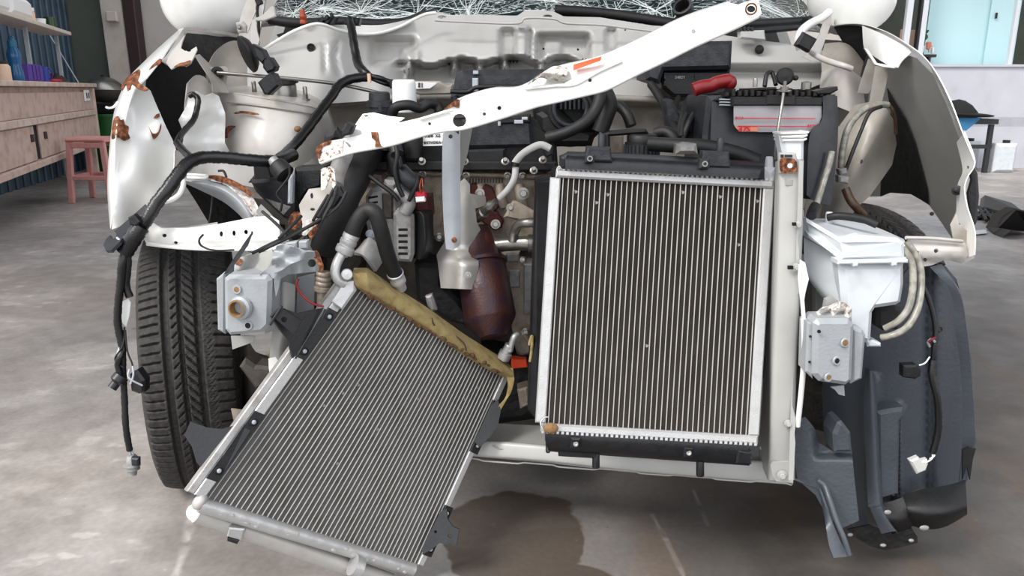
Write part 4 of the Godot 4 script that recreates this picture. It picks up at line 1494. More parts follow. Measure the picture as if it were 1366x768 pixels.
# ---- what is left of the radiator support: cross member, right post
func make_front_frame(car: Node3D) -> void:
	var m := MB.new()
	loft(m, [
		[560, 583, 1.385, 640, 586, 1.345, 730, 593, 1.31, 850, 606, 1.275, 960, 612, 1.25, 1058, 616, 1.23],
		[560, 586, 1.37, 640, 589, 1.33, 730, 596, 1.295, 850, 608, 1.26, 960, 614, 1.235, 1058, 618, 1.215],
		[560, 600, 1.362, 640, 605, 1.322, 730, 612, 1.287, 850, 625, 1.252, 960, 634, 1.227, 1058, 640, 1.207],
		[560, 604, 1.366, 640, 609, 1.326, 730, 616, 1.291, 850, 629, 1.256, 960, 638, 1.231, 1058, 645, 1.21]], 30, 14, 0.002)
	var beam := part("cross_member", m, M["frame paint"], car, "white lower cross member with a wavy seam")
	m = MB.new()
	loft(m, [[560, 583, 1.385, 730, 593, 1.31, 850, 606, 1.275, 1058, 616, 1.23], [560, 560, 1.47, 730, 568, 1.4, 850, 578, 1.36, 1058, 590, 1.31]], 20, 4, 0.002)
	part("member_top", m, M["shaded primer"], beam)
	m = MB.new()
	loft(m, [[560, 601, 1.39, 730, 616, 1.31, 850, 629, 1.27, 1058, 645, 1.225], [560, 590, 1.48, 730, 604, 1.4, 850, 616, 1.36, 1058, 630, 1.31]], 20, 4, 0.002)
	part("member_underside", m, M["shaded primer"], beam)
	m = MB.new()
	var seam := PackedVector3Array()
	for i in 61:
		var u := i / 60.0
		var x := lerpf(590.0, 1056.0, u)
		var y := lerpf(609.0, 645.5, u) + (1.2 if int(u * 9.0) % 2 else -0.8)
		seam.append(P(x, y, lerpf(1.345, 1.205, u)))
	m.tube(seam, 0.0018, 6)
	part("seam", m, M["frame paint"], beam)
	# soft crease left by a knock
	m = MB.new()
	pipe(m, [657, 594, 1.315, 664, 598, 1.312, 671, 599, 1.312], 0.0012, 6)
	part("crease", m, M["apron paint"], beam)
	# ---- right post, a tall open channel
	m = MB.new()
	loft(m, [
		[1038, 214, 1.2, 1036, 300, 1.19, 1031, 420, 1.175, 1027, 540, 1.17, 1024, 640, 1.185],
		[1042, 212, 1.185, 1041, 300, 1.175, 1037, 420, 1.16, 1032, 540, 1.155, 1029, 640, 1.17],
		[1066, 212, 1.18, 1066, 300, 1.17, 1062, 420, 1.155, 1056, 540, 1.15, 1053, 640, 1.165],
		[1071, 212, 1.19, 1071, 300, 1.18, 1066, 420, 1.165, 1061, 540, 1.16, 1060, 640, 1.175]], 30, 16, 0.002)
	var post := part("radiator_post", m, M["frame paint"], car, "tall white post at the right of the radiator")
	m = MB.new()
	loft(m, [[1038, 214, 1.2, 1036, 300, 1.19, 1031, 420, 1.175, 1024, 640, 1.185], [1034, 216, 1.27, 1027, 330, 1.26, 1022, 440, 1.25, 1012, 610, 1.25]], 20, 4, 0.002)
	part("post_web", m, M["shaded primer"], post)
	# knobbly outer flange of the post
	m = MB.new()
	sheet(m, [1066, 214, 1072, 214, 1070, 290, 1069, 300, 1064, 318, 1066, 334, 1066, 390, 1060, 398, 1059, 420, 1058, 500, 1057, 540, 1062, 560, 1060, 578, 1061, 590, 1058, 640, 1052, 640], [], func(_x: float, y: float) -> float: return 1.17 - 0.00007 * (y - 214.0), 0.002, 6.0)
	part("post_flange", m, M["frame paint"], post)
	m = MB.new()
	sheet(m, [1028, 620, 1030, 616, 1060, 616, 1058, 644, 1036, 642, 1030, 634], [], level(1.158), 0.003, 6.0)
	part("foot_plate", m, M["frame paint"], post)
	for s in [[1043, 633, 1.155, 0.008], [1051, 564, 1.15, 0.006], [1062, 356, 1.155, 0.006], [1064, 300, 1.165, 0.0055], [1017, 597, 1.24, 0.005]]:
		m = MB.new()
		m.hexbolt(P(s[0], s[1], s[2]), Vector3(-0.1, 0.05, 1), s[3], 0.008)
		part("bolt", m, M["frame paint"], post)
	for s in [[1055, 357, 3.6, 2.4], [1060, 299, 2.6, 2.2], [1049, 566, 2.4, 2.4], [1053, 243.5, 4.6, 4.0]]:
		m = MB.new()
		block(m, [s[0] - s[2], s[1] - s[3], s[0] + s[2], s[1] - s[3], s[0] + s[2], s[1] + s[3], s[0] - s[2], s[1] + s[3]], 1.1525 if s[1] > 260 else 1.176, 0.004, 0.0005)
		part("slot", m, M["dark void"] if s[1] > 260 else M["shaded primer"], post)
	# square rusty pad at its head
	m = MB.new()
	block(m, [1040, 204, 1062, 204, 1064, 212, 1064, 232, 1041, 231], 1.175, 0.012, 0.002)
	var pad := part("head_pad", m, M["frame paint"], post)
	rust_patch(pad, [1041, 212, 1052, 211, 1060, 212, 1063, 216, 1063, 229, 1054, 230, 1042, 230], level(1.175), 0.003)
	m = MB.new()
	m.lathe(P(1054, 221, 1.172), Vector3(0, 0.1, 1), [0.004, 0.0, 0.003, 0.001, 0.0001, 0.001], 14)
	part("hole", m, M["white plastic"], pad)
	for s in [[1043.5, 208, 2.0, 2.0], [1052, 208, 5.0, 1.6]]:
		m = MB.new()
		block(m, [s[0] - s[2], s[1] - s[3], s[0] + s[2], s[1] - s[3], s[0] + s[2], s[1] + s[3], s[0] - s[2], s[1] + s[3]], 1.1735, 0.002, 0.0004)
		part("slot", m, M["dark frame"], pad)
	# bent white rod hanging between the post and the crash box
	m = MB.new()
	pipe(m, [1068, 352, 1.13, 1067, 372, 1.125, 1070, 400, 1.12, 1072, 425, 1.12], 0.0032, 6)
	pipe(m, [1072, 425, 1.12, 1073, 460, 1.12, 1071, 500, 1.13, 1064, 568, 1.15], 0.0045, 8)
	part("stay_rod", m, M["white paint"], post)
	m = MB.new()
	sheet(m, [1067, 346, 1074, 350, 1079, 372, 1074, 392, 1072, 408, 1068, 380], [], level(1.15), 0.002, 5.0)
	part("torn_leaf", m, M["white paint"], post)

# ---------------------------------------------------------------- wheels
func tyre(mb: MB, c: Vector3, fwd: Vector3, rad: float, half: float) -> void:
	var ax := fwd.cross(Vector3.UP).normalized()
	# profile across: offset along the axle, radius below the crown, tread position 0..1 or -1
	var prof: Array = []
	for w in [[-0.78, 0.105], [-0.9, 0.098], [-1.0, 0.08], [-1.06, 0.055], [-1.05, 0.035], [-1.0, 0.022]]:
		prof.append([w[0] * half, w[1], -1.0])
	var nt := 66
	for i in nt + 1:
		var s := float(i) / nt
		var x := (s * 2.0 - 1.0) * 0.95
		prof.append([x * half, 0.002 + 0.013 * pow(absf(x), 3.5), 1.0 - s])
	for w in [[1.0, 0.022], [1.05, 0.035], [1.06, 0.055], [1.0, 0.08], [0.9, 0.098], [0.78, 0.105]]:
		prof.append([w[0] * half, w[1], -1.0])
	var nu := 1153
	var nv := prof.size()
	var p := PackedVector3Array()
	p.resize(nu * nv)
	var wob := FastNoiseLite.new()
	wob.seed = 4
	wob.frequency = 0.4
	for i in nu:
		var t := float(i) / (nu - 1)
		var a := TAU * t
		var dir := Vector3.UP * cos(a) + fwd * sin(a)
		for j in nv:
			var q: Array = prof[j]
			var r: float = rad - q[1]
			var s: float = q[2]
			if s >= 0.0:
				var cut := 0.0
				cut = maxf(cut, 1.0 - smoothstep(0.03, 0.045, absf(s - 0.29)))
				cut = maxf(cut, 1.0 - smoothstep(0.014, 0.028, absf(s - 0.455)))
				cut = maxf(cut, 1.0 - smoothstep(0.018, 0.034, absf(s - 0.645)))
				if s < 0.23:
					var k := fposmod(t * 96.0 + s * 0.7, 1.0)
					cut = maxf(cut, 0.85 * (1.0 - smoothstep(0.06, 0.12, absf(k - 0.5))))
					if s > 0.19: cut *= 1.0 - smoothstep(0.19, 0.23, s)
				elif s > 0.33 and s < 0.42:
					var k := fposmod(t * 92.0 + s * 9.0, 1.0)
					cut = maxf(cut, 0.7 * (1.0 - smoothstep(0.07, 0.12, absf(k - 0.5))) * smoothstep(0.345, 0.36, s))
				elif s > 0.47 and s < 0.63:
					var k := fposmod(t * 92.0 - s * 9.5, 1.0)
					cut = maxf(cut, 0.8 * (1.0 - smoothstep(0.07, 0.12, absf(k - 0.5))))
				elif s > 0.8:
					var k := fposmod(t * 80.0 - s * 0.8, 1.0)
					cut = maxf(cut, 0.85 * (1.0 - smoothstep(0.06, 0.12, absf(k - 0.5))) * smoothstep(0.8, 0.84, s))
				elif s > 0.7:
					var k := fposmod(t * 160.0 + 0.3 * sin(s * 90.0), 1.0)
					cut = maxf(cut, 0.25 * (1.0 - smoothstep(0.06, 0.12, absf(k - 0.5))))
				r -= 0.0075 * cut - 0.0006 * wob.get_noise_2d(t * 400.0, s * 20.0)
			p[j * nu + i] = c + dir * r + ax * float(q[0])
	# outward normals: the grid is closed round the wheel, so the hint is taken from the axle
	mb.grid(p, nu, nv, 0.0, c + fwd * 50.0, true, true)

func flip(mb: MB) -> void:
	for i in range(0, mb.v.size(), 3):
		var t := mb.v[i + 1]
		mb.v[i + 1] = mb.v[i + 2]
		mb.v[i + 2] = t
		var u := mb.n[i + 1]
		mb.n[i + 1] = mb.n[i + 2]
		mb.n[i + 2] = u
	for i in mb.n.size():
		mb.n[i] = -mb.n[i]

func make_wheels() -> void:
	var c := Vector3(-0.69, 0.28, -1.6)
	var f := Vector3(0.33, 0.0, 0.944).normalized()
	var ax := f.cross(Vector3.UP).normalized()
	var w := thing("wheel", "worn front tyre with grooved tread under the torn left fender, turned to face us", "wheel", Vector3(c.x, 0, c.z), "front wheels")
	var m := MB.new()
	tyre(m, c, f, 0.28, 0.083)
	# which way did the grid's normals come out?
	if m.n[m.n.size() / 2].dot(m.v[m.n.size() / 2] - c) < 0.0:
		flip(m)
	part("tyre", m, M["tyre rubber"], w)
	m = MB.new()
	m.lathe(c, ax, [0.186, -0.072, 0.18, -0.074, 0.172, -0.06, 0.165, -0.03, 0.165, 0.03, 0.172, 0.06, 0.18, 0.074, 0.186, 0.072], 48)
	m.lathe(c, ax, [0.165, -0.02, 0.11, -0.035, 0.05, -0.03, 0.0001, -0.03], 48)
	part("rim", m, M["dark cast"], w)
	m = MB.new()
	m.lathe(c + ax * 0.035, ax, [0.0001, 0.02, 0.06, 0.02, 0.065, 0.0, 0.115, 0.0, 0.12, 0.004, 0.12, 0.016, 0.115, 0.02, 0.07, 0.02], 40)
	part("brake_disc", m, M["cast alloy"], w)

	var e: Node3D = w.duplicate()
	e.name = numbered("wheel", self)
	add_child(e, true)
	e.position = Vector3(0.8, 0.03, -1.8)
	tag(e, "front tyre at the right, mostly hidden behind the fallen wheel liner", "wheel", "front wheels")

	# hub, suspension and drive parts behind the left wheel
	var k := thing("suspension_leg", "dirty left front hub and suspension arm beside the tyre", "suspension", Vector3(-0.45, 0.2, -1.5))
	m = MB.new()
	loft(m, [[322, 460, 1.45, 329, 452, 1.45, 342, 470, 1.45, 356, 478, 1.45], [323, 520, 1.45, 331, 530, 1.43, 344, 530, 1.43, 360, 520, 1.45], [324, 560, 1.47, 330, 560, 1.46, 340, 552, 1.46, 352, 545, 1.47]], 12, 10, 0.02)
	part("knuckle", m, M["dark cast"], k)
	m = MB.new()
	block(m, [326, 478, 340, 488, 362, 490, 362, 514, 340, 520, 330, 506, 318, 490], 1.36, 0.05, 0.006)
	part("caliper", m, M["dark cast"], k)
	m = MB.new()
	pipe(m, [336, 560, 1.42, 350, 562, 1.42, 372, 564, 1.43, 420, 560, 1.46], 0.024, 12)
	part("control_arm", m, M["undercoat"], k)
	m = MB.new()
	loft(m, [[308, 545, 1.36, 316, 575, 1.36, 330, 592, 1.36], [330, 548, 1.36, 340, 564, 1.36, 372, 566, 1.36]], 8, 6, 0.004)
	part("dust_shield", m, M["cast alloy"], k)
	m = MB.new()
	m.hexbolt(P(362, 470, 1.4), Vector3(0.6, 0, 1), 0.009, 0.03)
	part("bolt", m, M["cast alloy"], k)

# ---------------------------------------------------------------- the engine
func make_engine() -> void:
	var en := thing("engine", "dirty alloy engine with black cam cover behind the fallen coolers", "engine", Vector3(0.0, 0.18, -1.65))
	var m := MB.new()
	# block and head, broad shapes first
	m = MB.new()
	block(m, [470, 224, 740, 224, 760, 300, 740, 480, 700, 560, 520, 560, 480, 460], 1.56, 0.28, 0.02)
	var bl := part("engine_block", m, M["dark cast"], en)
	m = MB.new()
	block(m, [468, 222, 560, 222, 640, 224, 736, 226, 742, 300, 700, 330, 600, 330, 540, 300, 480, 290], 1.52, 0.1, 0.008)
	var head := part("cylinder_head", m, M["cast alloy"], en)
	m = MB.new()
	for i in 12:
		var x := 626.0 + i * 3.9
		block(m, [x, 238, x + 2.0, 238, x + 2.0, 244, x, 244], 1.5195, 0.004, 0.0005)
	part("cast_ribs", m, M["dark cast"], head).set_meta("kind", "stuff")
	m = MB.new()
	pipe(m, [470, 232, 1.51, 540, 231, 1.51, 640, 233, 1.51, 738, 236, 1.51], 0.0055, 8)
	part("gasket_rail", m, M["cast alloy"], head)
	for i in 5:
		m = MB.new()
		pipe(m, [i * 26 + 640, 246, 1.51, i * 26 + 642, 262, 1.505, i * 26 + 646, 274, 1.51], 0.01, 8)
		part("port_boss", m, M["cast alloy"], head)
	# cam cover
	m = MB.new()
	block3(m, [448, 168, 1.5, 560, 163, 1.5, 660, 160, 1.5, 716, 160, 1.5, 742, 178, 1.5, 745, 226, 1.5, 620, 228, 1.5, 470, 226, 1.5, 446, 210, 1.5], 0.2, 0.012)
	var cover := part("cam_cover", m, M["soft black"], en)
	m = MB.new()
	block(m, [616, 160, 708, 158, 712, 196, 616, 198], 1.485, 0.05, 0.006)
	part("coil_cover", m, M["slate plastic"], cover)
	m = MB.new()
	block(m, [622, 200, 674, 198, 674, 220, 624, 222], 1.485, 0.03, 0.004)
	part("cover_panel", m, M["soft black"], cover)
	m = MB.new()
	block(m, [472, 214, 742, 216, 744, 228, 474, 228], 1.478, 0.03, 0.003)
	part("cover_flange", m, M["soft black"], cover)
	for s in [[515, 158, 30], [552, 168, 26], [528, 190, 20]]:
		m = MB.new()
		m.lathe(P(s[0], s[1] + 36, 1.47), Vector3(0.02, 1, 0), [0.0001, -0.01, 0.017, -0.008, 0.018, 0.03, 0.015, 0.04, 0.0001, 0.042], 16)
		part("ignition_coil", m, M["soft black"], cover)
	for s in [[563, 216], [620, 216], [674, 216], [724, 214], [712, 228], [697, 234], [677, 234], [622, 234], [564, 232]]:
		m = MB.new()
		m.hexbolt(P(s[0], s[1], 1.468 if s[1] < 230 else 1.505), Vector3(0, 0.5 if s[1] < 230 else 0.0, 1), 0.007, 0.014)
		part("bolt", m, M["bright steel"], cover)
	# stuff between the cover and the beam: throttle body, intake, bellows
	m = MB.new()
	block(m, [608, 96, 616, 93, 730, 92, 752, 92, 758, 116, 700, 140, 612, 138, 600, 130, 604, 118], 1.62, 0.16, 0.012)
	var box := part("intake_duct", m, M["slate plastic"], en)
	m = MB.new()
	pipe(m, [601, 122, 1.61, 624, 122, 1.607, 640, 116, 1.606, 700, 116, 1.606], 0.0045, 8)
	part("duct_rim", m, M["soft black"], box)
	m = MB.new()
	block(m, [630, 104, 638, 104, 638, 122, 630, 122], 1.605, 0.01, 0.002)
	block(m, [631, 94, 638, 94, 638, 99, 631, 99], 1.61, 0.01, 0.001)
	part("spring_clip", m, M["bare strip"], box)
	m = MB.new()
	block(m, [604, 128, 616, 128, 618, 150, 604, 150], 1.62, 0.1, 0.006)
	part("duct_leg", m, M["slate plastic"], box)
	# round bellows mouth
	m = MB.new()
	var bc := P(761, 145, 1.5)
	m.lathe(bc, EYE - bc, [0.0001, -0.02, 0.03, -0.02, 0.033, 0.0, 0.036, 0.006, 0.042, 0.006, 0.046, 0.0, 0.058, -0.012, 0.07, -0.03, 0.075, -0.07], 36)
	var bel := part("intake_mouth", m, M["soft black"], en)
	m = MB.new()
	var ringp := PackedVector3Array()
	for i in 33:
		ringp.append(bc + (EYE - bc).normalized() * 0.012 + Vector3(cos(TAU * i / 32.0) * 0.031, sin(TAU * i / 32.0) * 0.031, 0))
	m.tube(ringp, 0.0045, 10, false)
	part("mouth_ring", m, M["slate plastic"], bel)
	for k in 6:
		m = MB.new()
		block(m, [747 + k * 6, 132, 750 + k * 6, 132, 750 + k * 6, 146, 747 + k * 6, 146], 1.49, 0.02, 0.001)
		part("grille_bar", m, M["slate plastic"], bel)
	m = MB.new()
	pipe(m, [798, 108, 1.48, 800, 130, 1.45, 792, 150, 1.44, 776, 166, 1.43, 752, 178, 1.43, 730, 184, 1.44], 0.011, 10)
	part("vacuum_hose", m, M["rubber"], en)
	m = MB.new()
	pipe(m, [797, 112, 1.5, 806, 122, 1.49, 812, 140, 1.49, 806, 160, 1.49, 800, 176, 1.49], 0.016, 10)
	pipe(m, [812, 143, 1.6, 826, 142, 1.58, 836, 152, 1.56, 842, 168, 1.55], 0.011, 10)
	part("vacuum_hose", m, M["soft black"], en)
	m = MB.new()
	block(m, [716, 152, 744, 140, 770, 166, 796, 176, 790, 196, 738, 196, 716, 176], 1.5, 0.1, 0.012)
	part("throttle_body", m, M["soft black"], en)
	m = MB.new()
	block(m, [662, 152, 682, 156, 708, 152, 708, 164, 664, 166], 1.48, 0.04, 0.003)
	var conn := part("sensor_plug", m, M["black plastic"], en)
	m = MB.new()
	for s in [[664, 162, 668, 168], [686, 160, 698, 165], [696, 156, 704, 160]]:
		block(m, [s[0], s[1], s[2], s[1], s[2], s[3], s[0], s[3]], 1.476, 0.006, 0.001)
	part("plug_pins", m, M["bare strip"], conn).set_meta("kind", "stuff")
	# printed label on the cover
	m = MB.new()
	m.slab(C([563, 176, 1.47, 594, 175, 1.47, 596, 194, 1.47, 564, 195, 1.47]), Vector3(0, 0, -0.002), 0.0003)
	var lab := part("printed_label", m, M["white plastic"], en, "white printed label, partly hidden")
	var la := P(579, 181, 1.4685)
	words("XB8", M["dark print"], lab, P(572, 181, 1.469), Vector3(1, 0.03, 0), Vector3(0, 1, 0.2), 0.009)
	words("XZ", M["dark print"], lab, P(584, 181, 1.469), Vector3(1, 0.03, 0), Vector3(0, 1, 0.2), 0.008)
	words("897HD6A-6", M["dark print"], lab, P(579, 190, 1.469), Vector3(1, 0.03, 0), Vector3(0, 1, 0.2), 0.0075)
	la.x += 0.0
	# ---- alternator
	var ac := P(532, 308, 1.42)
	m = MB.new()
	block(m, [487, 262, 494, 252, 510, 248, 512, 240, 530, 242, 532, 266, 536, 300, 538, 340, 530, 350, 500, 348, 488, 300], 1.4, 0.09, 0.008)
	var alt := part("alternator", m, M["dull aluminium"], en)
	m = MB.new()
	block(m, [524, 286, 530, 278, 548, 278, 552, 288, 552, 340, 548, 350, 530, 349, 525, 330], 1.37, 0.06, 0.006)
	part("rear_frame", m, M["dull aluminium"], alt)
	for k in 5:
		m = MB.new()
		block(m, [531, 304 + k * 8, 544, 304 + k * 8, 544.5, 308.5 + k * 8, 531, 308.5 + k * 8], 1.3698, 0.004, 0.0008)
		part("vent_slot", m, M["dark void"], alt)
	for k in 4:
		m = MB.new()
		block(m, [491, 262 + k * 7.5, 504, 260 + k * 7.5, 505, 263.5 + k * 7.5, 491, 266 + k * 7.5], 1.3998, 0.004, 0.0008)
		part("vent_slot", m, M["dark void"], alt)
	m = MB.new()
	loft(m, [[552, 282, 1.41, 575, 280, 1.4, 578, 300, 1.4, 578, 330, 1.4, 572, 344, 1.41], [550, 282, 1.37, 562, 284, 1.36, 566, 304, 1.36, 566, 330, 1.36, 560, 346, 1.37], [548, 282, 1.4, 552, 288, 1.4, 552, 304, 1.4, 552, 330, 1.4, 550, 344, 1.4]], 16, 10, 0.004)
	part("end_cover", m, M["black plastic"], alt)
	m = MB.new()
	block(m, [553, 262, 574, 262, 576, 290, 552, 290], 1.4, 0.06, 0.006)
	part("regulator", m, M["maroon steel"], alt)
	m = MB.new()
	block(m, [509, 258, 524, 258, 524, 292, 510, 292], 1.395, 0.05, 0.003)
	part("stator", m, M["dark cast"], alt)
	m = MB.new()
	m.hexbolt(P(494, 312, 1.39), Vector3(0, 0, 1), 0.008, 0.008)
	part("pulley_nut", m, M["bare strip"], alt)
	m = MB.new()
	loft(m, [[478, 330, 1.36, 492, 316, 1.36, 506, 330, 1.36, 510, 350, 1.36], [472, 336, 1.34, 484, 340, 1.33, 494, 350, 1.33, 502, 362, 1.34]], 10, 6, 0.006)
	part("guard_plate", m, M["dull aluminium"], alt)
	m = MB.new()
	pipe(m, [530, 256, 1.38, 540, 262, 1.37, 546, 270, 1.37, 540, 284, 1.37], 0.012, 10)
	part("cable_boot", m, M["dull aluminium"], alt)
	# red and white plug dangling over it
	m = MB.new()
	block(m, [554, 257, 567, 256, 568, 264, 555, 265], 1.33, 0.02, 0.002)
	var plug := part("cable_plug", m, M["red plastic"], en, "red and white cable plug")
	m = MB.new()
	block(m, [554, 263, 566, 262, 567, 269, 555, 270], 1.328, 0.02, 0.002)
	part("plug_body", m, M["white plastic"], plug)
	m = MB.new()
	pipe(m, [561, 257, 1.33, 560, 247, 1.33, 563, 238, 1.34, 564, 250, 1.33], 0.0013, 6)
	part("wire", m, M["amber"], plug)
	# wires round the alternator
	for w in [[474, 224, 1.4, 480, 232, 1.39, 494, 236, 1.38, 508, 246, 1.37, 524, 258, 1.36, 532, 268, 1.36], [524, 180, 1.4, 530, 205, 1.38, 527, 228, 1.36, 532, 250, 1.36, 538, 262, 1.36], [532, 210, 1.38, 536, 224, 1.36], [545, 268, 1.36, 556, 246, 1.36, 558, 234, 1.37, 566, 236, 1.37]]:
		m = MB.new()
		pipe(m, w, 0.0042, 8)
		part("wire", m, M["rubber"], en)
	m = MB.new()
	pipe(m, [534, 228, 1.38, 546, 240, 1.37, 558, 248, 1.38], 0.016, 10)
	part("wire_sleeve", m, M["slate plastic"], en)
	m = MB.new()
	pipe(m, [525, 186, 1.44, 530, 206, 1.42], 0.013, 10)
	part("wire_sleeve", m, M["slate plastic"], en)
	m = MB.new()
	block(m, [482, 228, 512, 230, 514, 244, 500, 248, 482, 244], 1.5, 0.05, 0.005)
	part("bracket", m, M["cast alloy"], en)
	# ---- exhaust side: gasket plates, shield, converter
	for s in [[[627, 246, 634, 244, 640, 250, 648, 246, 656, 250, 662, 262, 666, 276, 658, 284, 650, 278, 628, 276], 1.5], [[628, 276, 644, 276, 664, 284, 672, 294, 670, 304, 660, 308, 648, 300, 636, 290], 1.49]]:
		m = MB.new()
		block(m, s[0], s[1], 0.02, 0.003)
		part("exhaust_flange", m, M["maroon steel"], en)
	for s in [[640, 258, 0.009], [618, 248, 0.008], [661, 299, 0.009], [698, 258, 0.011], [681, 277, 0.008], [698, 346, 0.006], [701, 443, 0.008], [586, 316, 0.008], [707, 323, 0.004]]:
		m = MB.new()
		m.hexbolt(P(s[0], s[1], 1.47 if s[1] < 400 else 1.5), EYE - P(s[0], s[1], 1.47), s[2], 0.012)
		part("bolt", m, M["bright steel"], en)
	m = MB.new()
	sheet(m, [614, 242, 620, 238, 627, 246, 627, 258, 648, 262, 648, 274, 634, 278, 636, 296, 641, 306, 640, 330, 638, 360, 634, 384, 628, 386, 588, 384, 584, 350, 582, 340, 592, 324, 600, 300, 602, 262, 612, 256], [], func(x: float, y: float) -> float: return 1.4 + 0.03 * pow(absf(x - 612.0) / 30.0, 2.0) - 0.03 * smoothstep(330.0, 350.0, y) - 0.02 * smoothstep(604.0, 616.0, x + (y - 350.0) * 0.1) * smoothstep(338.0, 352.0, y), 0.0016, 6.0)
	var sh := part("heat_shield", m, M["heat shield"], en, "silver pressed heat shield")
	m = MB.new()
	m.hexbolt(P(624, 367, 1.335), EYE - P(624, 367, 1.34), 0.006, 0.008)
	part("bolt", m, M["bright steel"], sh)
	# flat pale bar bolted from the beam down to the shield
	m = MB.new()
	loft(m, [[591, 178, 1.31, 590, 200, 1.315, 590, 250, 1.33, 592, 300, 1.345, 595, 332, 1.35], [602, 173, 1.305, 603, 200, 1.31, 603, 250, 1.325, 604, 300, 1.34, 605, 333, 1.345], [613, 180, 1.31, 614, 200, 1.315, 614, 250, 1.33, 615, 300, 1.345, 614, 326, 1.35]], 24, 8, 0.003)
	var bar := part("support_bar", m, M["bare strip"], en, "flat pale grey support bar")
	m = MB.new()
	m.lathe(P(601, 182, 1.302), EYE - P(601, 182, 1.3), [0.0035, 0.001, 0.0001, 0.0012], 12)
	part("hole", m, M["dark frame"], bar)
	m = MB.new()
	m.lathe(P(606, 320, 1.341), EYE - P(606, 320, 1.34), [0.005, 0.0012, 0.0035, 0.002, 0.0001, 0.002], 14)
	part("hole", m, M["rust"], bar)
	m = MB.new()
	sheet(m, [614, 172, 630, 172, 624, 204, 616, 232, 613, 240], [], tilt_d([614, 172, 1.34], [630, 172, 1.36], [614, 240, 1.36]), 0.003, 5.0)
	part("bar_flange", m, M["shaded primer"], bar)
	# converter can, heat-tinted
	m = MB.new()
	var ca := P(640, 346, 1.43)
	var cz := P(655, 430, 1.37)
	var axis := (cz - ca).normalized()
	var cl := ca.distance_to(cz)
	m.lathe(ca, axis, [0.03, -0.06, 0.034, -0.03, 0.044, 0.0, 0.047, 0.006, 0.048, cl * 0.5, 0.049, cl * 0.93, 0.047, cl * 0.97, 0.026, cl * 1.22, 0.0001, cl * 1.23], 36, 0.9)
	var cat := part("catalytic_converter", m, M["tempered steel"], en, "heat-tinted brown and violet converter can")
	m = MB.new()
	m.lathe(ca, axis, [0.047, 0.004, 0.051, 0.006, 0.051, 0.012, 0.047, 0.014], 36)
	part("weld_ring", m, M["tempered steel"], cat)
	m = MB.new()
	loft(m, [[640, 306, 1.43, 652, 312, 1.43, 662, 326, 1.43, 668, 336, 1.43], [636, 330, 1.41, 646, 332, 1.4, 656, 336, 1.4, 668, 340, 1.41]], 10, 6, 0.004)
	part("outlet_cone", m, M["maroon steel"], cat)
	# oxygen sensor with its pale cable
	m = MB.new()
	var sa := P(666, 264, 1.4)
	var sb := P(640, 288, 1.44)
	m.lathe(sb, sa - sb, [0.0001, -0.01, 0.009, -0.01, 0.011, 0.0, 0.011, 0.014, 0.0085, 0.016, 0.0085, 0.03, 0.01, 0.032, 0.01, 0.042, 0.007, 0.046, 0.006, 0.056, 0.0001, 0.057], 16)
	var ox := part("oxygen_sensor", m, M["bright steel"], en)
	m = MB.new()
	pipe(m, [666, 264, 1.4, 678, 252, 1.39, 686, 238, 1.38, 688, 222, 1.38], 0.006, 8)
	pipe(m, [687, 217, 1.38, 696, 206, 1.37, 710, 197, 1.36, 722, 193, 1.36, 734, 198, 1.36], 0.0065, 8)
	part("sleeve", m, M["cable white"], ox)
	m = MB.new()
	pipe(m, [687, 222, 1.379, 687.5, 216, 1.379], 0.0075, 8)
	part("tape_band", m, M["tape"], ox)
	m = MB.new()
	block(m, [724, 194, 730, 190, 738, 196, 738, 206, 730, 210, 724, 204], 1.37, 0.03, 0.003)
	part("plug", m, M["slate plastic"], ox)
	# pale tensioner bracket, pipes and the alloy casting on the right
	m = MB.new()
	block(m, [672, 290, 684, 268, 692, 270, 716, 284, 722, 296, 700, 300, 690, 294], 1.46, 0.02, 0.004)
	part("bracket", m, M["cast alloy"], en)
	m = MB.new()
	pipe(m, [720, 297, 1.4, 704, 297, 1.4, 692, 300, 1.41, 686, 310, 1.42, 684, 322, 1.42], 0.009, 12)
	part("coolant_pipe", m, M["bright steel"], en)
	m = MB.new()
	pipe(m, [662, 327, 1.44, 684, 325, 1.43, 704, 324, 1.42, 722, 324, 1.42], 0.0135, 14)
	part("coolant_pipe", m, M["bright steel"], en)
	m = MB.new()
	m.lathe(P(704, 324, 1.42), P(722, 324, 1.42) - P(704, 324, 1.42), [0.0135, 0.0, 0.0165, 0.001, 0.0165, 0.03], 20)
	part("pipe_joint", m, M["bright steel"], en)
	m = MB.new()
	block(m, [668, 336, 694, 336, 692, 344, 698, 352, 714, 350, 716, 470, 690, 480, 680, 420], 1.5, 0.1, 0.006)
	var cast := part("side_casting", m, M["cast alloy"], en)
	for s in [[675, 338, 692, 350], [678, 360, 694, 384], [698, 352, 712, 420]]:
		m = MB.new()
		block(m, [s[0], s[1], s[2], s[1], s[2], s[3], s[0], s[3]], 1.495, 0.02, 0.003)
		part("casting_boss", m, M["dull aluminium"], cast)
	m = MB.new()
	pipe(m, [700, 446, 1.49, 716, 470, 1.47, 730, 490, 1.46], 0.005, 8)
	part("bracket_rod", m, M["cast alloy"], cast)
	# sump, drive shaft, belt cover in the dark below
	m = MB.new()
	block(m, [552, 352, 590, 352, 590, 380, 612, 400, 640, 440, 600, 430, 556, 400], 1.42, 0.1, 0.008)
	part("belt_cover", m, M["undercoat"], en)
	m = MB.new()
	block(m, [567, 396, 576, 393, 580, 404, 583, 414, 576, 416, 570, 408], 1.38, 0.02, 0.004)
	part("bracket", m, M["dull aluminium"], en)
	m = MB.new()
	block(m, [640, 470, 700, 484, 740, 500, 742, 560, 650, 572, 630, 520], 1.46, 0.25, 0.02)
	part("sump", m, M["undercoat"], en)
	m = MB.new()
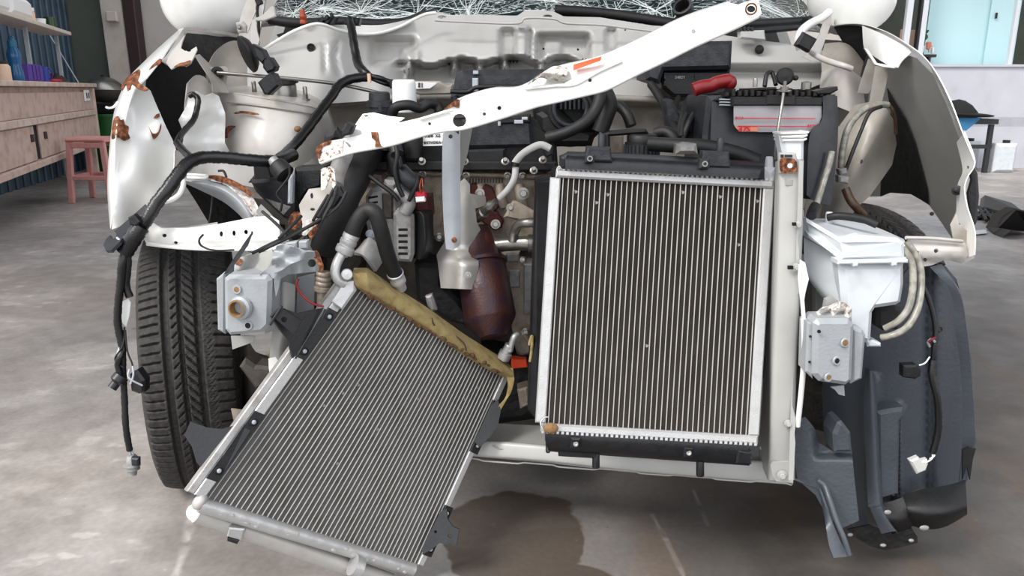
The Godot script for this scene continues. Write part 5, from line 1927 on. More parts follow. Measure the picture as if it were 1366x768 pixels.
	block(m, [682, 478, 702, 480, 704, 490, 682, 492], 1.42, 0.02, 0.002)
	part("drain_tag", m, M["orange"], en, "orange plastic tag")
	m = MB.new()
	block(m, [690, 520, 704, 516, 708, 540, 694, 546], 1.42, 0.04, 0.004)
	part("bracket", m, M["cast alloy"], en)
	# thick coolant hoses at the left of the engine
	m = MB.new()
	pipe(m, [500, 190, 1.5, 484, 212, 1.44, 470, 240, 1.38, 458, 262, 1.36, 446, 296, 1.36, 436, 330, 1.38], 0.03, 14)
	part("radiator_hose", m, M["rubber"], en)
	m = MB.new()
	pipe(m, [470, 190, 1.46, 466, 208, 1.42, 456, 222, 1.38, 446, 250, 1.34], 0.019, 12)
	part("heater_pipe", m, M["dull aluminium"], en)
	m = MB.new()
	block(m, [430, 330, 460, 300, 480, 300, 480, 352, 440, 400, 428, 380], 1.44, 0.1, 0.01)
	part("gearbox_end", m, M["dark cast"], en)
	m = MB.new()
	block(m, [458, 228, 470, 228, 470, 236, 458, 236], 1.4, 0.02, 0.002)
	part("bracket", m, M["bare strip"], en)
	m = MB.new()
	m.lathe(P(432, 362, 1.22), P(430, 400, 1.22) - P(432, 362, 1.22), [0.011, 0.0, 0.013, 0.002, 0.013, 0.006, 0.011, 0.008, 0.013, 0.01, 0.013, 0.014, 0.011, 0.016, 0.013, 0.018, 0.013, 0.022, 0.011, 0.024, 0.015, 0.026, 0.015, 0.032, 0.009, 0.034, 0.009, 0.07, 0.0001, 0.07], 20)
	part("pipe_union", m, M["cast alloy"], en)

	# ---- dark boxes and reservoirs about the engine
	var fb := thing("fuse_box", "black plastic relay and fuse box at the back of the engine bay", "fuse box", P(910, 130, 1.78))
	m = MB.new()
	block3(m, [862, 56, 1.72, 978, 54, 1.72, 976, 92, 1.72, 886, 94, 1.72, 880, 112, 1.72, 862, 106, 1.72], 0.14, 0.008)
	part("lid", m, M["slate plastic"], fb)
	m = MB.new()
	block(m, [880, 92, 975, 92, 974, 122, 962, 130, 898, 130, 884, 118], 1.74, 0.12, 0.008)
	var bd := part("body", m, M["soft black"], fb)
	words("24821", M["pale print"], bd, P(907, 103, 1.738), Vector3(1, 0, 0), Vector3(0, 1, 0.1), 0.008)
	m = MB.new()
	for s in [[886, 100, 888, 105], [886, 108, 888, 114], [927, 99, 928, 106]]:
		block(m, [s[0], s[1], s[2], s[1], s[2], s[3], s[0], s[3]], 1.736, 0.01, 0.0005)
	part("clip", m, M["slate plastic"], bd).set_meta("kind", "stuff")
	for w in [[868, 112, 1.7, 880, 130, 1.66, 893, 156, 1.6, 906, 184, 1.48], [905, 130, 1.72, 900, 150, 1.66, 902, 170, 1.6, 900, 184, 1.48], [927, 122, 1.66, 914, 140, 1.62, 908, 164, 1.52, 907, 184, 1.47], [930, 126, 1.66, 921, 142, 1.62, 912, 164, 1.5, 909, 184, 1.46], [926, 152, 1.5, 920, 162, 1.48, 914, 176, 1.47, 911, 186, 1.46]]:
		m = MB.new()
		pipe(m, w, 0.0085 if w[0] < 900 else 0.006, 10)
		part("cable", m, M["rubber"], fb)
	m = MB.new()
	block(m, [884, 132, 896, 132, 912, 160, 914, 194, 892, 194], 1.56, 0.03, 0.006)
	part("cable_trunk", m, M["slate plastic"], fb)
	var ck := thing("coolant_cap_housing", "black thermostat housing with a ribbed filler cap behind the radiator", "thermostat", P(850, 200, 1.45))
	m = MB.new()
	block(m, [806, 178, 812, 176, 862, 172, 866, 178, 814, 182, 814, 210, 806, 210], 1.44, 0.05, 0.004)
	part("housing_arm", m, M["soft black"], ck)
	m = MB.new()
	m.lathe(P(856, 196, 1.45), Vector3(0, 1, 0), [0.032, -0.03, 0.032, 0.008, 0.028, 0.01, 0.028, 0.02, 0.024, 0.024, 0.0001, 0.024], 28)
	var cap := part("filler_cap", m, M["soft black"], ck)
	for i in 14:
		var a := PI * i / 13.0
		m = MB.new()
		m.box(P(856, 196, 1.45) + Vector3(cos(a) * 0.0325, -0.008, sin(a) * 0.0325), Basis(Vector3.UP, -a), Vector3(0.003, 0.026, 0.004), 0.0008)
		part("grip_rib", m, M["slate plastic"], cap)
	m = MB.new()
	pipe(m, [874, 178, 1.48, 888, 176, 1.47, 898, 184, 1.46, 900, 196, 1.46], 0.011, 10)
	pipe(m, [868, 192, 1.4, 900, 194, 1.37, 940, 196, 1.35, 980, 204, 1.335, 1012, 216, 1.32], 0.013, 12)
	part("hose", m, M["rubber"], ck)
	m = MB.new()
	block(m, [806, 180, 832, 180, 832, 206, 806, 206], 1.55, 0.04, 0.004)
	part("housing_body", m, M["cast alloy"], ck)
	# brake servo end: white filter can and black cap at the left
	var fc := thing("white_canister", "plain white round canister standing behind the bent beam", "canister", P(539, 150, 1.62))
	m = MB.new()
	m.lathe(P(540, 142, 1.6), Vector3(0.0, 1, 0.05), [0.0001, -0.01, 0.025, -0.01, 0.0235, 0.045, 0.0225, 0.05, 0.02, 0.0525, 0.0001, 0.0525], 32)
	part("body", m, M["white plastic"], fc)
	var mc := thing("brake_reservoir_cap", "dark grey stepped reservoir cap beside the white canister", "cap", P(507, 146, 1.62))
	m = MB.new()
	m.lathe(P(507, 148, 1.62), Vector3(0, 1, 0.05), [0.0001, -0.01, 0.023, -0.01, 0.023, 0.008, 0.027, 0.009, 0.027, 0.02, 0.022, 0.022, 0.021, 0.036, 0.018, 0.038, 0.0001, 0.038], 26)
	part("cap", m, M["slate plastic"], mc)
	m = MB.new()
	block(m, [504, 138, 508, 138, 510, 152, 504, 152], 1.59, 0.02, 0.003)
	part("cap_rib", m, M["slate plastic"], mc)
	var hs := MB.new()
	pipe(hs, [523, 154, 1.55, 528, 143, 1.54, 545, 140, 1.54, 560, 144, 1.55, 572, 138, 1.56, 582, 140, 1.57, 586, 148, 1.57], 0.01, 10)
	one("heater_hose", hs, M["rubber"], "black looped hose in front of the white canister", "hose", P(550, 150, 1.55))
	hs = MB.new()
	hs.slab(C([549, 109, 1.8, 584, 110, 1.8, 574, 118, 1.8, 552, 119, 1.8]), Vector3(0, 0, -0.003), 0.0005)
	var sp := one("information_label", hs, M["white plastic"], "pale printed label stuck on the firewall right of the canister", "label", P(565, 119, 1.8))
	for i in 5:
		for j in 4:
			if (i * 7 + j * 3) % 3:
				hs = MB.new()
				var q := P(557 + i * 1.5, 111 + j * 1.6, 1.799)
				hs.box(q, Basis(), Vector3(0.0022, 0.0022, 0.001))
				part("print_mark", hs, M["dark print"], sp)
	hs = MB.new()
	block(hs, [553, 108, 586, 108, 596, 114, 604, 112, 604, 126, 560, 127, 552, 124], 1.81, 0.03, 0.004)
	one("steering_bracket", hs, M["apron paint"], "painted bracket on the firewall under the printed label", "bracket", P(575, 128, 1.84))

# ---------------------------------------------------------------- coolers, beam, battery, tank, liner
# a finned core: corners top left, top right, bottom right, bottom left
func core(parent: Node, c: PackedVector3Array, tubes: int, fins: int, deep: float, wide: float, fin_m: Material, tube_m: Material, nudge: float, smears: Array) -> void:
	var nn := (c[1] - c[0]).cross(c[3] - c[0]).normalized()
	if nn.dot(EYE - c[0]) < 0.0:
		nn = -nn
	var right := (c[1] - c[0]).normalized()
	var down := (c[3] - c[0]).normalized()
	var at := func(u: float, v: float) -> Vector3:
		return c[0].lerp(c[1], u).lerp(c[3].lerp(c[2], u), v)
	for i in tubes:
		var u := (i + 0.5) / tubes
		var a: Vector3 = at.call(u, 0.0)
		var b: Vector3 = at.call(u, 1.0)
		var y := (a - b).normalized()
		var x := y.cross(nn).normalized()
		var m := MB.new()
		m.box((a + b) / 2.0 - nn * (deep / 2.0), Basis(x, y, nn), Vector3(wide, a.distance_to(b), deep), wide * 0.3)
		part("tube", m, tube_m, parent)
	var fin := MB.new()
	for i in tubes + 1:
		var u0 := (i - 0.5) / tubes
		var u1 := (i + 0.5) / tubes
		u0 = maxf(u0, -0.2 / tubes)
		u1 = minf(u1, 1.0 + 0.2 / tubes)
		var last := Vector3.ZERO
		for k in fins + 1:
			var v := float(k) / fins
			var q: Vector3 = at.call(u0 if k % 2 else u1, v) - nn * 0.0016
			# here and there the fins are flattened
			if rng.randf() < 0.01:
				q += nn * 0.0011 + down * 0.001
			if k > 0:
				var back := -nn * (deep - 0.003) + down * nudge
				var p := PackedVector3Array([last, q, q + back, last + back])
				fin.quad(p[0], p[1], p[2], p[3], nn * 0.6 - down)
			last = q
	part("cooling_fins", fin, fin_m, parent).set_meta("kind", "stuff")
	# places where the fins were flattened by stones
	for q in smears:
		var m := MB.new()
		var u: float = (floorf(q[0] * tubes) + 0.02) / tubes
		for k in 3:
			m.box(at.call(u, q[1] + k * 0.004) - nn * 0.0012, Basis(right, -down, nn).rotated(nn, 0.25 * (k - 1)), Vector3(0.0055 - 0.001 * k, 0.0012, 0.0008), 0.0002)
		var o := part("bent_fin", m, M["dull aluminium"], parent)
		o.set_meta("kind", "stuff")

func make_front() -> void:
	var m := MB.new()
	# ================================================= radiator
	var rc := C([748, 237, 1.25, 1019, 251, 1.242, 999, 580, 1.142, 728, 564, 1.15])
	var rn := (rc[1] - rc[0]).cross(rc[3] - rc[0]).normalized()
	if rn.dot(EYE - rc[0]) < 0.0:
		rn = -rn
	var rad := thing("radiator", "upright engine radiator with dark fins and black end tanks, loose on the cross member", "radiator", P(862, 620, 1.15))
	core(rad, rc, 38, 300, 0.016, 0.0016, M["fin metal"], M["tube metal"], -0.009, [[0.08, 0.05], [0.24, 0.055], [0.63, 0.03], [0.8, 0.04], [0.9, 0.23], [0.98, 0.05], [0.48, 0.66], [0.19, 0.09]])
	var rx := (rc[1] - rc[0]).normalized()
	var ry := (rc[0] - rc[3]).normalized()
	for s in [[0, 3], [1, 2]]:
		m = MB.new()
		var a := rc[s[0]]
		var b := rc[s[1]]
		var o := rx * (-0.0085 if s[0] == 0 else 0.0075)
		m.slab(PackedVector3Array([a + o - rx * 0.0085 + rn * 0.003, a + o + rx * 0.0085 + rn * 0.003, b + o + rx * 0.0085 + rn * 0.003, b + o - rx * 0.0085 + rn * 0.003]), -rn * 0.022, 0.002)
		part("side_plate", m, M["aluminium"], rad)
	# crimped headers with their teeth
	for s in [[0, 1, 1.0], [3, 2, -1.0]]:
		var a := rc[s[0]] - rx * 0.008
		var b := rc[s[1]] + rx * 0.014
		m = MB.new()
		var o := ry * float(s[2])
		m.slab(PackedVector3Array([a + rn * 0.006, b + rn * 0.006, b + o * 0.0135 + rn * 0.006, a + o * 0.0135 + rn * 0.006]), -rn * 0.034, 0.003)
		var hd := part("header", m, M["aluminium"], rad)
		for k in 44:
			m = MB.new()
			var q := a.lerp(b, (k + 0.5) / 44.0) + o * 0.0135 + rn * 0.005
			m.box(q, Basis(rx, ry, rn), Vector3(0.0048, 0.005, 0.003), 0.0007)
			part("crimp", m, M["aluminium"], hd)
	# top tank
	m = MB.new()
	loft(m, [
		[754, 225, 1.236, 800, 227, 1.235, 900, 232, 1.232, 1012, 238, 1.228],
		[754, 214, 1.24, 800, 216, 1.238, 900, 221, 1.235, 1015, 228, 1.232],
		[752, 206, 1.252, 800, 208, 1.25, 900, 213, 1.247, 1020, 220, 1.244],
		[756, 203, 1.275, 800, 204, 1.272, 900, 209, 1.27, 1018, 217, 1.266]], 20, 10, 0.003)
	loft(m, [[756, 203, 1.275, 800, 204, 1.272, 900, 209, 1.27, 1018, 217, 1.266], [756, 222, 1.285, 800, 223, 1.282, 900, 228, 1.28, 1018, 236, 1.276]], 4, 3, 0.003)
	block(m, [1006, 226, 1021, 223, 1021, 240, 1006, 240], 1.235, 0.04, 0.004)
	block(m, [748, 210, 758, 206, 758, 226, 748, 225], 1.243, 0.04, 0.004)
	var top := part("top_tank", m, M["black plastic"], rad)
	for s in [[780, 196, 817, 216, 781, 206, 793, 217], [935, 202, 975, 224, 934, 212, 947, 225]]:
		m = MB.new()
		block(m, [s[0] + 4, s[1], s[2] - 2, s[1] + 1, s[2], s[3], s[0], s[3] - 1], 1.232, 0.03, 0.003)
		var br := part("mount_block", m, M["slate plastic"], top)
		m = MB.new()
		block(m, [s[4], s[5], s[6], s[5], s[6], s[7], s[4], s[7]], 1.222, 0.02, 0.003)
		part("nut_box", m, M["slate plastic"], br)
		m = MB.new()
		var q := P((s[4] + s[6]) / 2.0, (s[5] + s[7]) / 2.0, 1.2215)
		m.lathe(q, EYE - q, [0.0045, 0.0, 0.0045, 0.001, 0.0028, 0.001, 0.0024, -0.003, 0.0001, -0.003], 16)
		part("insert", m, M["bright steel"], br)
		m = MB.new()
		m.lathe(P(s[2] - 15, s[1] + 2, 1.25), Vector3(0, 1, 0), [0.0055, 0.0, 0.0055, 0.022, 0.004, 0.024, 0.0001, 0.024], 14)
		part("mounting_pin", m, M["slate plastic"], br)
	m = MB.new()
	block(m, [903, 193, 915, 190, 930, 192, 932, 206, 902, 206], 1.27, 0.03, 0.006)
	part("tank_boss", m, M["dull aluminium"], top)
	# bottom tank with pegs
	m = MB.new()
	loft(m, [
		[728, 574, 1.142, 800, 579, 1.14, 900, 585, 1.137, 998, 592, 1.134],
		[727, 586, 1.14, 800, 590, 1.137, 900, 596, 1.134, 1000, 604, 1.131],
		[731, 599, 1.146, 800, 603, 1.143, 900, 611, 1.14, 1000, 618, 1.137],
		[734, 602, 1.165, 800, 607, 1.162, 900, 614, 1.16, 1000, 621, 1.156]], 20, 10, 0.003)
	block(m, [984, 600, 1003, 603, 1003, 620, 982, 619], 1.13, 0.03, 0.003)
	var bot := part("bottom_tank", m, M["black plastic"], rad)
	for s in [[768, 592], [919, 604]]:
		m = MB.new()
		block(m, [s[0] - 7, s[1] - 8, s[0] + 7, s[1] - 7, s[0] + 7, s[1] + 8, s[0] - 7, s[1] + 7], 1.132, 0.02, 0.003)
		var nb := part("nut_box", m, M["black plastic"], bot)
		m = MB.new()
		var q := P(s[0], s[1], 1.1315)
		m.lathe(q, EYE - q, [0.004, 0.0, 0.004, 0.001, 0.0022, 0.001, 0.0001, 0.0002], 14)
		part("insert", m, M["bright steel"], nb)
	for s in [[795, 600, 623, 0.0062], [934, 612, 634, 0.0066], [731, 590, 602, 0.004]]:
		m = MB.new()
		m.lathe(P(s[0], s[1], 1.16), P(s[0], s[2], 1.15) - P(s[0], s[1], 1.16), [s[3], 0.0, s[3], P(s[0], s[1], 1.16).distance_to(P(s[0], s[2], 1.15)), float(s[3]) * 0.7, 0.0001 + P(s[0], s[1], 1.16).distance_to(P(s[0], s[2], 1.15)) + 0.002, 0.0001, 0.002 + P(s[0], s[1], 1.16).distance_to(P(s[0], s[2], 1.15))], 16)
		part("peg", m, M["black plastic"], bot)
	for s in [[745, 604, 796, 612], [786, 604, 806, 607], [926, 612, 946, 616]]:
		m = MB.new()
		block(m, [s[0], s[1] - 3, s[2], s[1], s[2], s[3], s[0], s[3] - 3], 1.15, 0.02, 0.002)
		part("tank_foot", m, M["black plastic"], bot)
	# dirty clump on the corner and a bent wire loop
	m = MB.new()
	m.ball(P(735, 571, 1.136), Vector3(0.012, 0.009, 0.008))
	part("mud_lump", m, M["mud"], rad, "brown lump of dried mud")
	m = MB.new()
	pipe(m, [724, 572, 1.136, 721, 564, 1.14, 726, 557, 1.145, 731, 556, 1.146], 0.0013, 6)
	pipe(m, [745, 232, 1.236, 743, 226, 1.24, 746, 222, 1.24, 749, 226, 1.24], 0.0012, 6)
	part("wire_loop", m, M["aluminium"], rad)
	# fan shroud behind it, only its left edge shows
	var fs := thing("fan_shroud", "black plastic fan shroud edge along the radiator's left side", "shroud", P(720, 560, 1.27))
	m = MB.new()
	block3(m, [714, 240, 1.34, 745, 232, 1.3, 742, 240, 1.28, 722, 556, 1.22, 716, 562, 1.22, 704, 548, 1.24], 0.05, 0.006)
	part("side_wall", m, M["black plastic"], fs)
	m = MB.new()
	block3(m, [736, 226, 1.3, 745, 222, 1.29, 726, 560, 1.21, 716, 556, 1.215], 0.02, 0.004)
	part("front_edge", m, M["soft black"], fs)
	m = MB.new()
	block3(m, [750, 236, 1.33, 1010, 250, 1.33, 990, 578, 1.24, 722, 560, 1.24], 0.03, 0.004)
	part("back_board", m, M["undercoat"], fs)
	m = MB.new()
	pipe(m, [706, 460, 1.26, 710, 448, 1.26, 709, 470, 1.26, 707, 482, 1.26], 0.003, 6)
	part("foam_scrap", m, M["foam"], fs)

	# ================================================= condenser
	var cc := C([474, 384, 1.215, 671, 499, 1.37, 556, 752, 1.19, 274, 664, 1.01])
	var cn := (cc[1] - cc[0]).cross(cc[3] - cc[0]).normalized()
	if cn.dot(EYE - cc[0]) < 0.0:
		cn = -cn
	var con := thing("condenser", "silver air-conditioning condenser hanging tilted at the left with torn foam along its top", "condenser", P(420, 735, 1.1))
	core(con, cc, 45, 270, 0.014, 0.0014, M["condenser fin"], M["tube metal"], -0.011, [[0.2, 0.5], [0.25, 0.42], [0.3, 0.36], [0.85, 0.2], [0.86, 0.26], [0.9, 0.12], [0.5, 0.5], [0.6, 0.3], [0.4, 0.7]])
	var cx := (cc[1] - cc[0]).normalized()
	var cy := (cc[0] - cc[3]).normalized()
	# side rails: folded strips with an inner and an outer face
	m = MB.new()
	m.slab(PackedVector3Array([cc[0] - cx * 0.019 + cy * 0.012 + cn * 0.004, cc[0] - cx * 0.002 + cy * 0.012 + cn * 0.004, cc[3] - cx * 0.002 + cn * 0.004, cc[3] - cx * 0.019 + cn * 0.004]), -cn * 0.02, 0.0015)
	var sl := part("side_rail", m, M["aluminium"], con)
	m = MB.new()
	m.slab(PackedVector3Array([cc[0] - cx * 0.03 + cy * 0.012, cc[0] - cx * 0.019 + cy * 0.012 + cn * 0.003, cc[3] - cx * 0.019 + cn * 0.003, cc[3] - cx * 0.03]), -cn * 0.014, 0.0015)
	part("rail_lip", m, M["dull aluminium"], sl)
	m = MB.new()
	m.slab(PackedVector3Array([cc[1] + cx * 0.001 + cn * 0.003, cc[1] + cx * 0.014 + cn * 0.003, cc[2] + cx * 0.014 + cn * 0.003, cc[2] + cx * 0.001 + cn * 0.003]), -cn * 0.018, 0.0015)
	part("side_rail", m, M["aluminium"], con)
	# lower header pipe, solder blobs, receiver tube
	var hp := PackedVector3Array()
	for i in 41:
		hp.append(cc[3].lerp(cc[2], i / 40.0) - cy * 0.011 + cn * (0.0025 + 0.0008 * sin(i * 2.2)) - cn * 0.004)
	m = MB.new()
	m.tube(hp, 0.0115, 16)
	var hd2 := part("header_pipe", m, M["aluminium"], con)
	for i in 18:
		m = MB.new()
		var u := (i + rng.randf() * 0.8) / 18.0
		m.ball(cc[3].lerp(cc[2], u) - cy * (0.009 + rng.randf() * 0.008) + cn * 0.008, Vector3(0.004 + rng.randf() * 0.003, 0.002 + rng.randf() * 0.002, 0.002), Basis(cx, cy, cn), 10, 6)
		part("solder_blob", m, M["tube metal"], hd2)
	m = MB.new()
	m.ball(cc[3] - cx * 0.004 - cy * 0.007, Vector3(0.009, 0.013, 0.011), Basis(cx, cy, cn))
	part("header_end", m, M["tube metal"], hd2)
	m = MB.new()
	var ra := P(262, 684, 1.02)
	var rb := P(520, 775, 1.17)
	m.tube(PackedVector3Array([ra, ra.lerp(rb, 0.5), rb]), 0.0145, 18)
	var rcv := part("receiver_tube", m, M["tube metal"], con, "white receiver tube under the lower edge")
	m = MB.new()
	m.ball(ra, Vector3(0.0148, 0.0148, 0.009), Basis(), 18, 12)
	part("end_cap", m, M["white plastic"], rcv)
	m = MB.new()
	m.slab(C([305, 704, 1.02, 326, 706, 1.03, 322, 722, 1.03, 302, 716, 1.02]), Vector3(0, 0, -0.02), 0.002)
	part("foot", m, M["aluminium"], rcv)
	m = MB.new()
	m.slab(C([303, 717, 1.02, 318, 721, 1.025, 316, 726, 1.025, 303, 722, 1.02]), Vector3(0, 0, -0.012), 0.001)
	part("foot_pad", m, M["rubber"], rcv)
	m = MB.new()
	pipe(m, [470, 753, 1.11, 480, 757, 1.115], 0.0175, 14)
	part("clamp", m, M["aluminium"], rcv)
	# black plastic mounting ears
	m = MB.new()
	sheet(m, [362, 422, 375, 410, 398, 418, 416, 414, 432, 411, 420, 432, 398, 470, 391, 478, 388, 466, 384, 452, 374, 440], [], tilt_d([362, 422, 1.105], [442, 420, 1.165], [398, 482, 1.12]), 0.006, 5.0)
	var ear := part("mounting_ear", m, M["black plastic"], con)
	m = MB.new()
	sheet(m, [366, 424, 378, 412, 402, 428, 392, 446], [[379, 426, 4.0]], level(1.1), 0.005, 4.0)
	part("ear_pad", m, M["black plastic"], ear)
	m = MB.new()
	pipe(m, [360, 433, 1.1, 376, 408, 1.1], 0.0022, 6)
	pipe(m, [394, 478, 1.12, 434, 412, 1.15], 0.0016, 6)
	part("ear_rib", m, M["slate plastic"], ear)
	m = MB.new()
	sheet(m, [246, 580, 254, 562, 276, 570, 296, 572, 316, 566, 326, 570, 334, 574, 292, 640, 276, 634, 262, 616, 256, 596], [], tilt_d([246, 580, 1.04], [330, 570, 1.06], [280, 640, 1.02]), 0.006, 5.0)
	var ear2 := part("mounting_ear", m, M["black plastic"], con)
	m = MB.new()
	pipe(m, [280, 634, 1.02, 326, 566, 1.055], 0.0016, 6)
	part("ear_rib", m, M["slate plastic"], ear2)
	m = MB.new()
	sheet(m, [588, 682, 596, 678, 597, 692, 604, 702, 613, 706, 609, 726, 596, 726, 586, 724, 574, 734, 565, 738, 562, 732], [[601, 714, 3.6], [581, 709, 2.0]], tilt_d([588, 682, 1.215], [612, 706, 1.2], [565, 738, 1.185]), 0.006, 5.0)
	var ear3 := part("mounting_ear", m, M["black plastic"], con)
	m = MB.new()
	sheet(m, [656, 540, 664, 532, 668, 548, 664, 568, 654, 582, 640, 596, 632, 588, 646, 562], [], tilt_d([656, 540, 1.33], [668, 548, 1.325], [640, 590, 1.29]), 0.006, 5.0)
	var ear4 := part("mounting_ear", m, M["black plastic"], con)
	# black mounting strips lying on the side rails, two rivets each
	for q in [[0, 3, 0.13, 0.37, -1.0, ear], [0, 3, 0.63, 0.93, -1.0, ear2], [1, 2, 0.7, 0.95, 1.0, ear3], [1, 2, 0.14, 0.42, 1.0, ear4]]:
		var pa: Vector3 = cc[q[0]].lerp(cc[q[1]], q[2]) + cn * 0.0052
		var pz: Vector3 = cc[q[0]].lerp(cc[q[1]], q[3]) + cn * 0.0052
		var sx: Vector3 = cx * float(q[4])
		m = MB.new()
		m.slab(PackedVector3Array([pa + sx * 0.001, pa + sx * 0.0205, pz + sx * 0.0205, pz + sx * 0.001]), -cn * 0.005, 0.001)
		part("ear_strip", m, M["black plastic"], q[5])
		for t in [0.14, 0.86]:
			m = MB.new()
			var at: Vector3 = pa.lerp(pz, t) + sx * 0.0105
			m.lathe(at, cn, [0.0034, 0.0, 0.0033, 0.0024, 0.002, 0.0032, 0.0001, 0.0034], 14)
			part("rivet", m, M["bare strip"], q[5])
			m = MB.new()
			m.lathe(at, cn, [0.0072, 0.0, 0.0072, 0.0014, 0.0058, 0.0018, 0.005, 0.0003, 0.0001, 0.0003], 16)
			part("rivet_seat", m, M["soft black"], q[5])
	# foam strip, torn and stained, over the upper header
	m = MB.new()
	loft(m, [
		[472, 357, 1.24, 490, 357, 1.25, 520, 378, 1.28, 570, 410, 1.31, 620, 446, 1.345, 668, 476, 1.375, 684, 490, 1.385],
		[470, 366, 1.205, 490, 366, 1.215, 518, 386, 1.245, 568, 420, 1.28, 616, 456, 1.315, 664, 484, 1.345, 685, 496, 1.36],
		[474, 380, 1.2, 492, 388, 1.21, 516, 403, 1.24, 566, 434, 1.275, 612, 466, 1.31, 660, 494, 1.34, 684, 502, 1.355],
		[476, 384, 1.21, 490, 394, 1.22, 514, 407, 1.25, 564, 437, 1.285, 610, 469, 1.32, 656, 496, 1.35, 680, 506, 1.365]], 60, 10, 0.012, true)
	var foam := part("foam_strip", m, M["foam"], con, "olive foam strip with torn brown edge")
	m = MB.new()
	for i in 26:
		var u := (i + rng.randf()) / 26.0
		var x := lerpf(486.0, 668.0, u)
		var y := lerpf(389.0, 497.0, u)
		m.ball(P(x, y + rng.randf_range(-1.0, 3.0), lerpf(1.205, 1.345, u)), Vector3(rng.randf_range(0.003, 0.009), rng.randf_range(0.002, 0.005), 0.003), Basis(Vector3(0, 0, 1), -0.55), 8, 6)
	part("torn_crumb", m, M["foam stain"], foam).set_meta("kind", "stuff")
	m = MB.new()
	loft(m, [[672, 494, 1.36, 678, 512, 1.35, 674, 530, 1.34, 666, 540, 1.33, 662, 552, 1.325], [684, 490, 1.365, 686, 506, 1.355, 682, 522, 1.345, 674, 536, 1.335, 664, 554, 1.325]], 14, 5, 0.006)
	part("hanging_shred", m, M["foam"], foam)
	for s in [[576, 424, 580, 434], [608, 448, 622, 468], [636, 470, 640, 486]]:
		m = MB.new()
		pipe(m, [s[0], s[1], 1.245 + (s[0] - 520) * 0.0008, s[2] - 3, (s[1] + s[3]) / 2.0, 1.24 + (s[0] - 520) * 0.0008, s[2], s[3], 1.24 + (s[0] - 520) * 0.0008], 0.0014, 6)
		part("foam_tear", m, M["rag cloth"], foam)
	# pipe block and the rigid and rubber hoses still bolted to it
	m = MB.new()
	block3(m, [440, 402, 1.18, 458, 374, 1.2, 474, 372, 1.205, 474, 388, 1.2, 456, 414, 1.175], 0.03, 0.003)
	var pb := part("pipe_block", m, M["aluminium"], con)
	m = MB.new()
	m.lathe(P(463, 366, 1.195), EYE - P(463, 366, 1.2), [0.0001, 0.01, 0.008, 0.009, 0.0095, 0.006, 0.0095, -0.01], 20)
	part("pipe_cap", m, M["aluminium"], pb)
	m = MB.new()
	pipe(m, [455, 340, 1.21, 449, 352, 1.2, 447, 364, 1.195, 452, 374, 1.195, 460, 378, 1.2], 0.0078, 14)
	part("rigid_pipe", m, M["aluminium"], pb)
	m = MB.new()
	var fa := P(469, 313, 1.22)
	var fb := P(458, 338, 1.215)
	m.lathe(fa, fb - fa, [0.011, -0.002, 0.0135, 0.0, 0.0135, 0.006, 0.0125, 0.0065, 0.0125, 0.009, 0.0138, 0.01, 0.0138, 0.016, 0.0128, 0.017, 0.0128, 0.02, 0.015, 0.022, 0.015, 0.03, 0.0135, 0.033, 0.009, 0.034, 0.0085, 0.037], 22)
	part("hose_ferrule", m, M["aluminium"], pb)
	m = MB.new()
	pipe(m, [468, 316, 1.22, 476, 296, 1.22, 488, 282, 1.22, 500, 284, 1.215, 508, 306, 1.22, 516, 336, 1.24, 524, 358, 1.26, 530, 372, 1.275], 0.0128, 16)
	part("rubber_hose", m, M["rubber"], pb)
	m = MB.new()
	var ga := P(527, 364, 1.265)
	var gb := P(536, 388, 1.29)
	m.lathe(ga, gb - ga, [0.013, -0.001, 0.0145, 0.0, 0.0145, 0.003, 0.0125, 0.004, 0.0125, 0.012, 0.0135, 0.013, 0.0135, 0.022, 0.01, 0.024, 0.01, 0.04], 22)
	part("hose_ferrule", m, M["aluminium"], pb)
	# pipe stub with hexagon at the right end of the foam
	m = MB.new()
	var sa := P(674, 472, 1.365)
	var sd := (P(684, 452, 1.36) - sa).normalized()
	m.lathe(sa, sd, [0.0001, -0.01, 0.013, -0.01, 0.013, 0.004, 0.0095, 0.005, 0.0095, 0.02, 0.0085, 0.022, 0.0001, 0.022], 6, 2.0)
	m.lathe(sa + sd * 0.018, sd, [0.004, 0.0, 0.004, 0.008, 0.0001, 0.009], 10)
	var stub := part("pipe_stub", m, M["aluminium"], con)
	m = MB.new()
	pipe(m, [680, 468, 1.36, 683, 456, 1.36, 686, 449, 1.36, 690, 446, 1.365], 0.0062, 10)
	part("pipe_bend", m, M["aluminium"], stub)

	# ================================================= bent bonnet-slam beam
	var bd := func(x: float, y: float) -> float:
		return 1.3 - 0.00026 * (x - 425.0) + 0.00025 * (y - 100.0) * 0.0
	var slam := thing("bonnet_slam_beam", "long bent white upper beam torn loose, slanting across the engine bay with an orange sticker", "beam", P(430, 210, 1.3))
	m = MB.new()
	var face_d := func(x: float, y: float) -> float:
		var mid := 218.0 - (x - 425.0) * 0.305 - 30.0 * smoothstep(740.0, 1000.0, x) * 0.6
		var s := clampf((y - mid + 30.0) / 40.0, -1.0, 1.0)
		return bd.call(x, y) + 0.012 * (1.0 - s) * 0.5 + 0.006 * (1.0 - smoothstep(0.0, 14.0, absf(x - 612.0)))
	var outline := [426, 218, 423, 206, 423, 196, 440, 188, 462, 184, 480, 180, 500, 170, 530, 164, 560, 157, 590, 148, 606, 142, 612, 132, 650, 124, 690, 118, 720, 114, 752, 111, 770, 101, 802, 93, 840, 72, 880, 55, 920, 36, 960, 17, 990, 4, 1008, -1, 1012, 1, 1016, 18, 1012, 22, 975, 40, 930, 60, 890, 80, 850, 99, 810, 119, 780, 127, 745, 135, 715, 142, 692, 148, 676, 155, 650, 163, 640, 164, 618, 172, 590, 175, 560, 182, 520, 194, 490, 198, 468, 204]
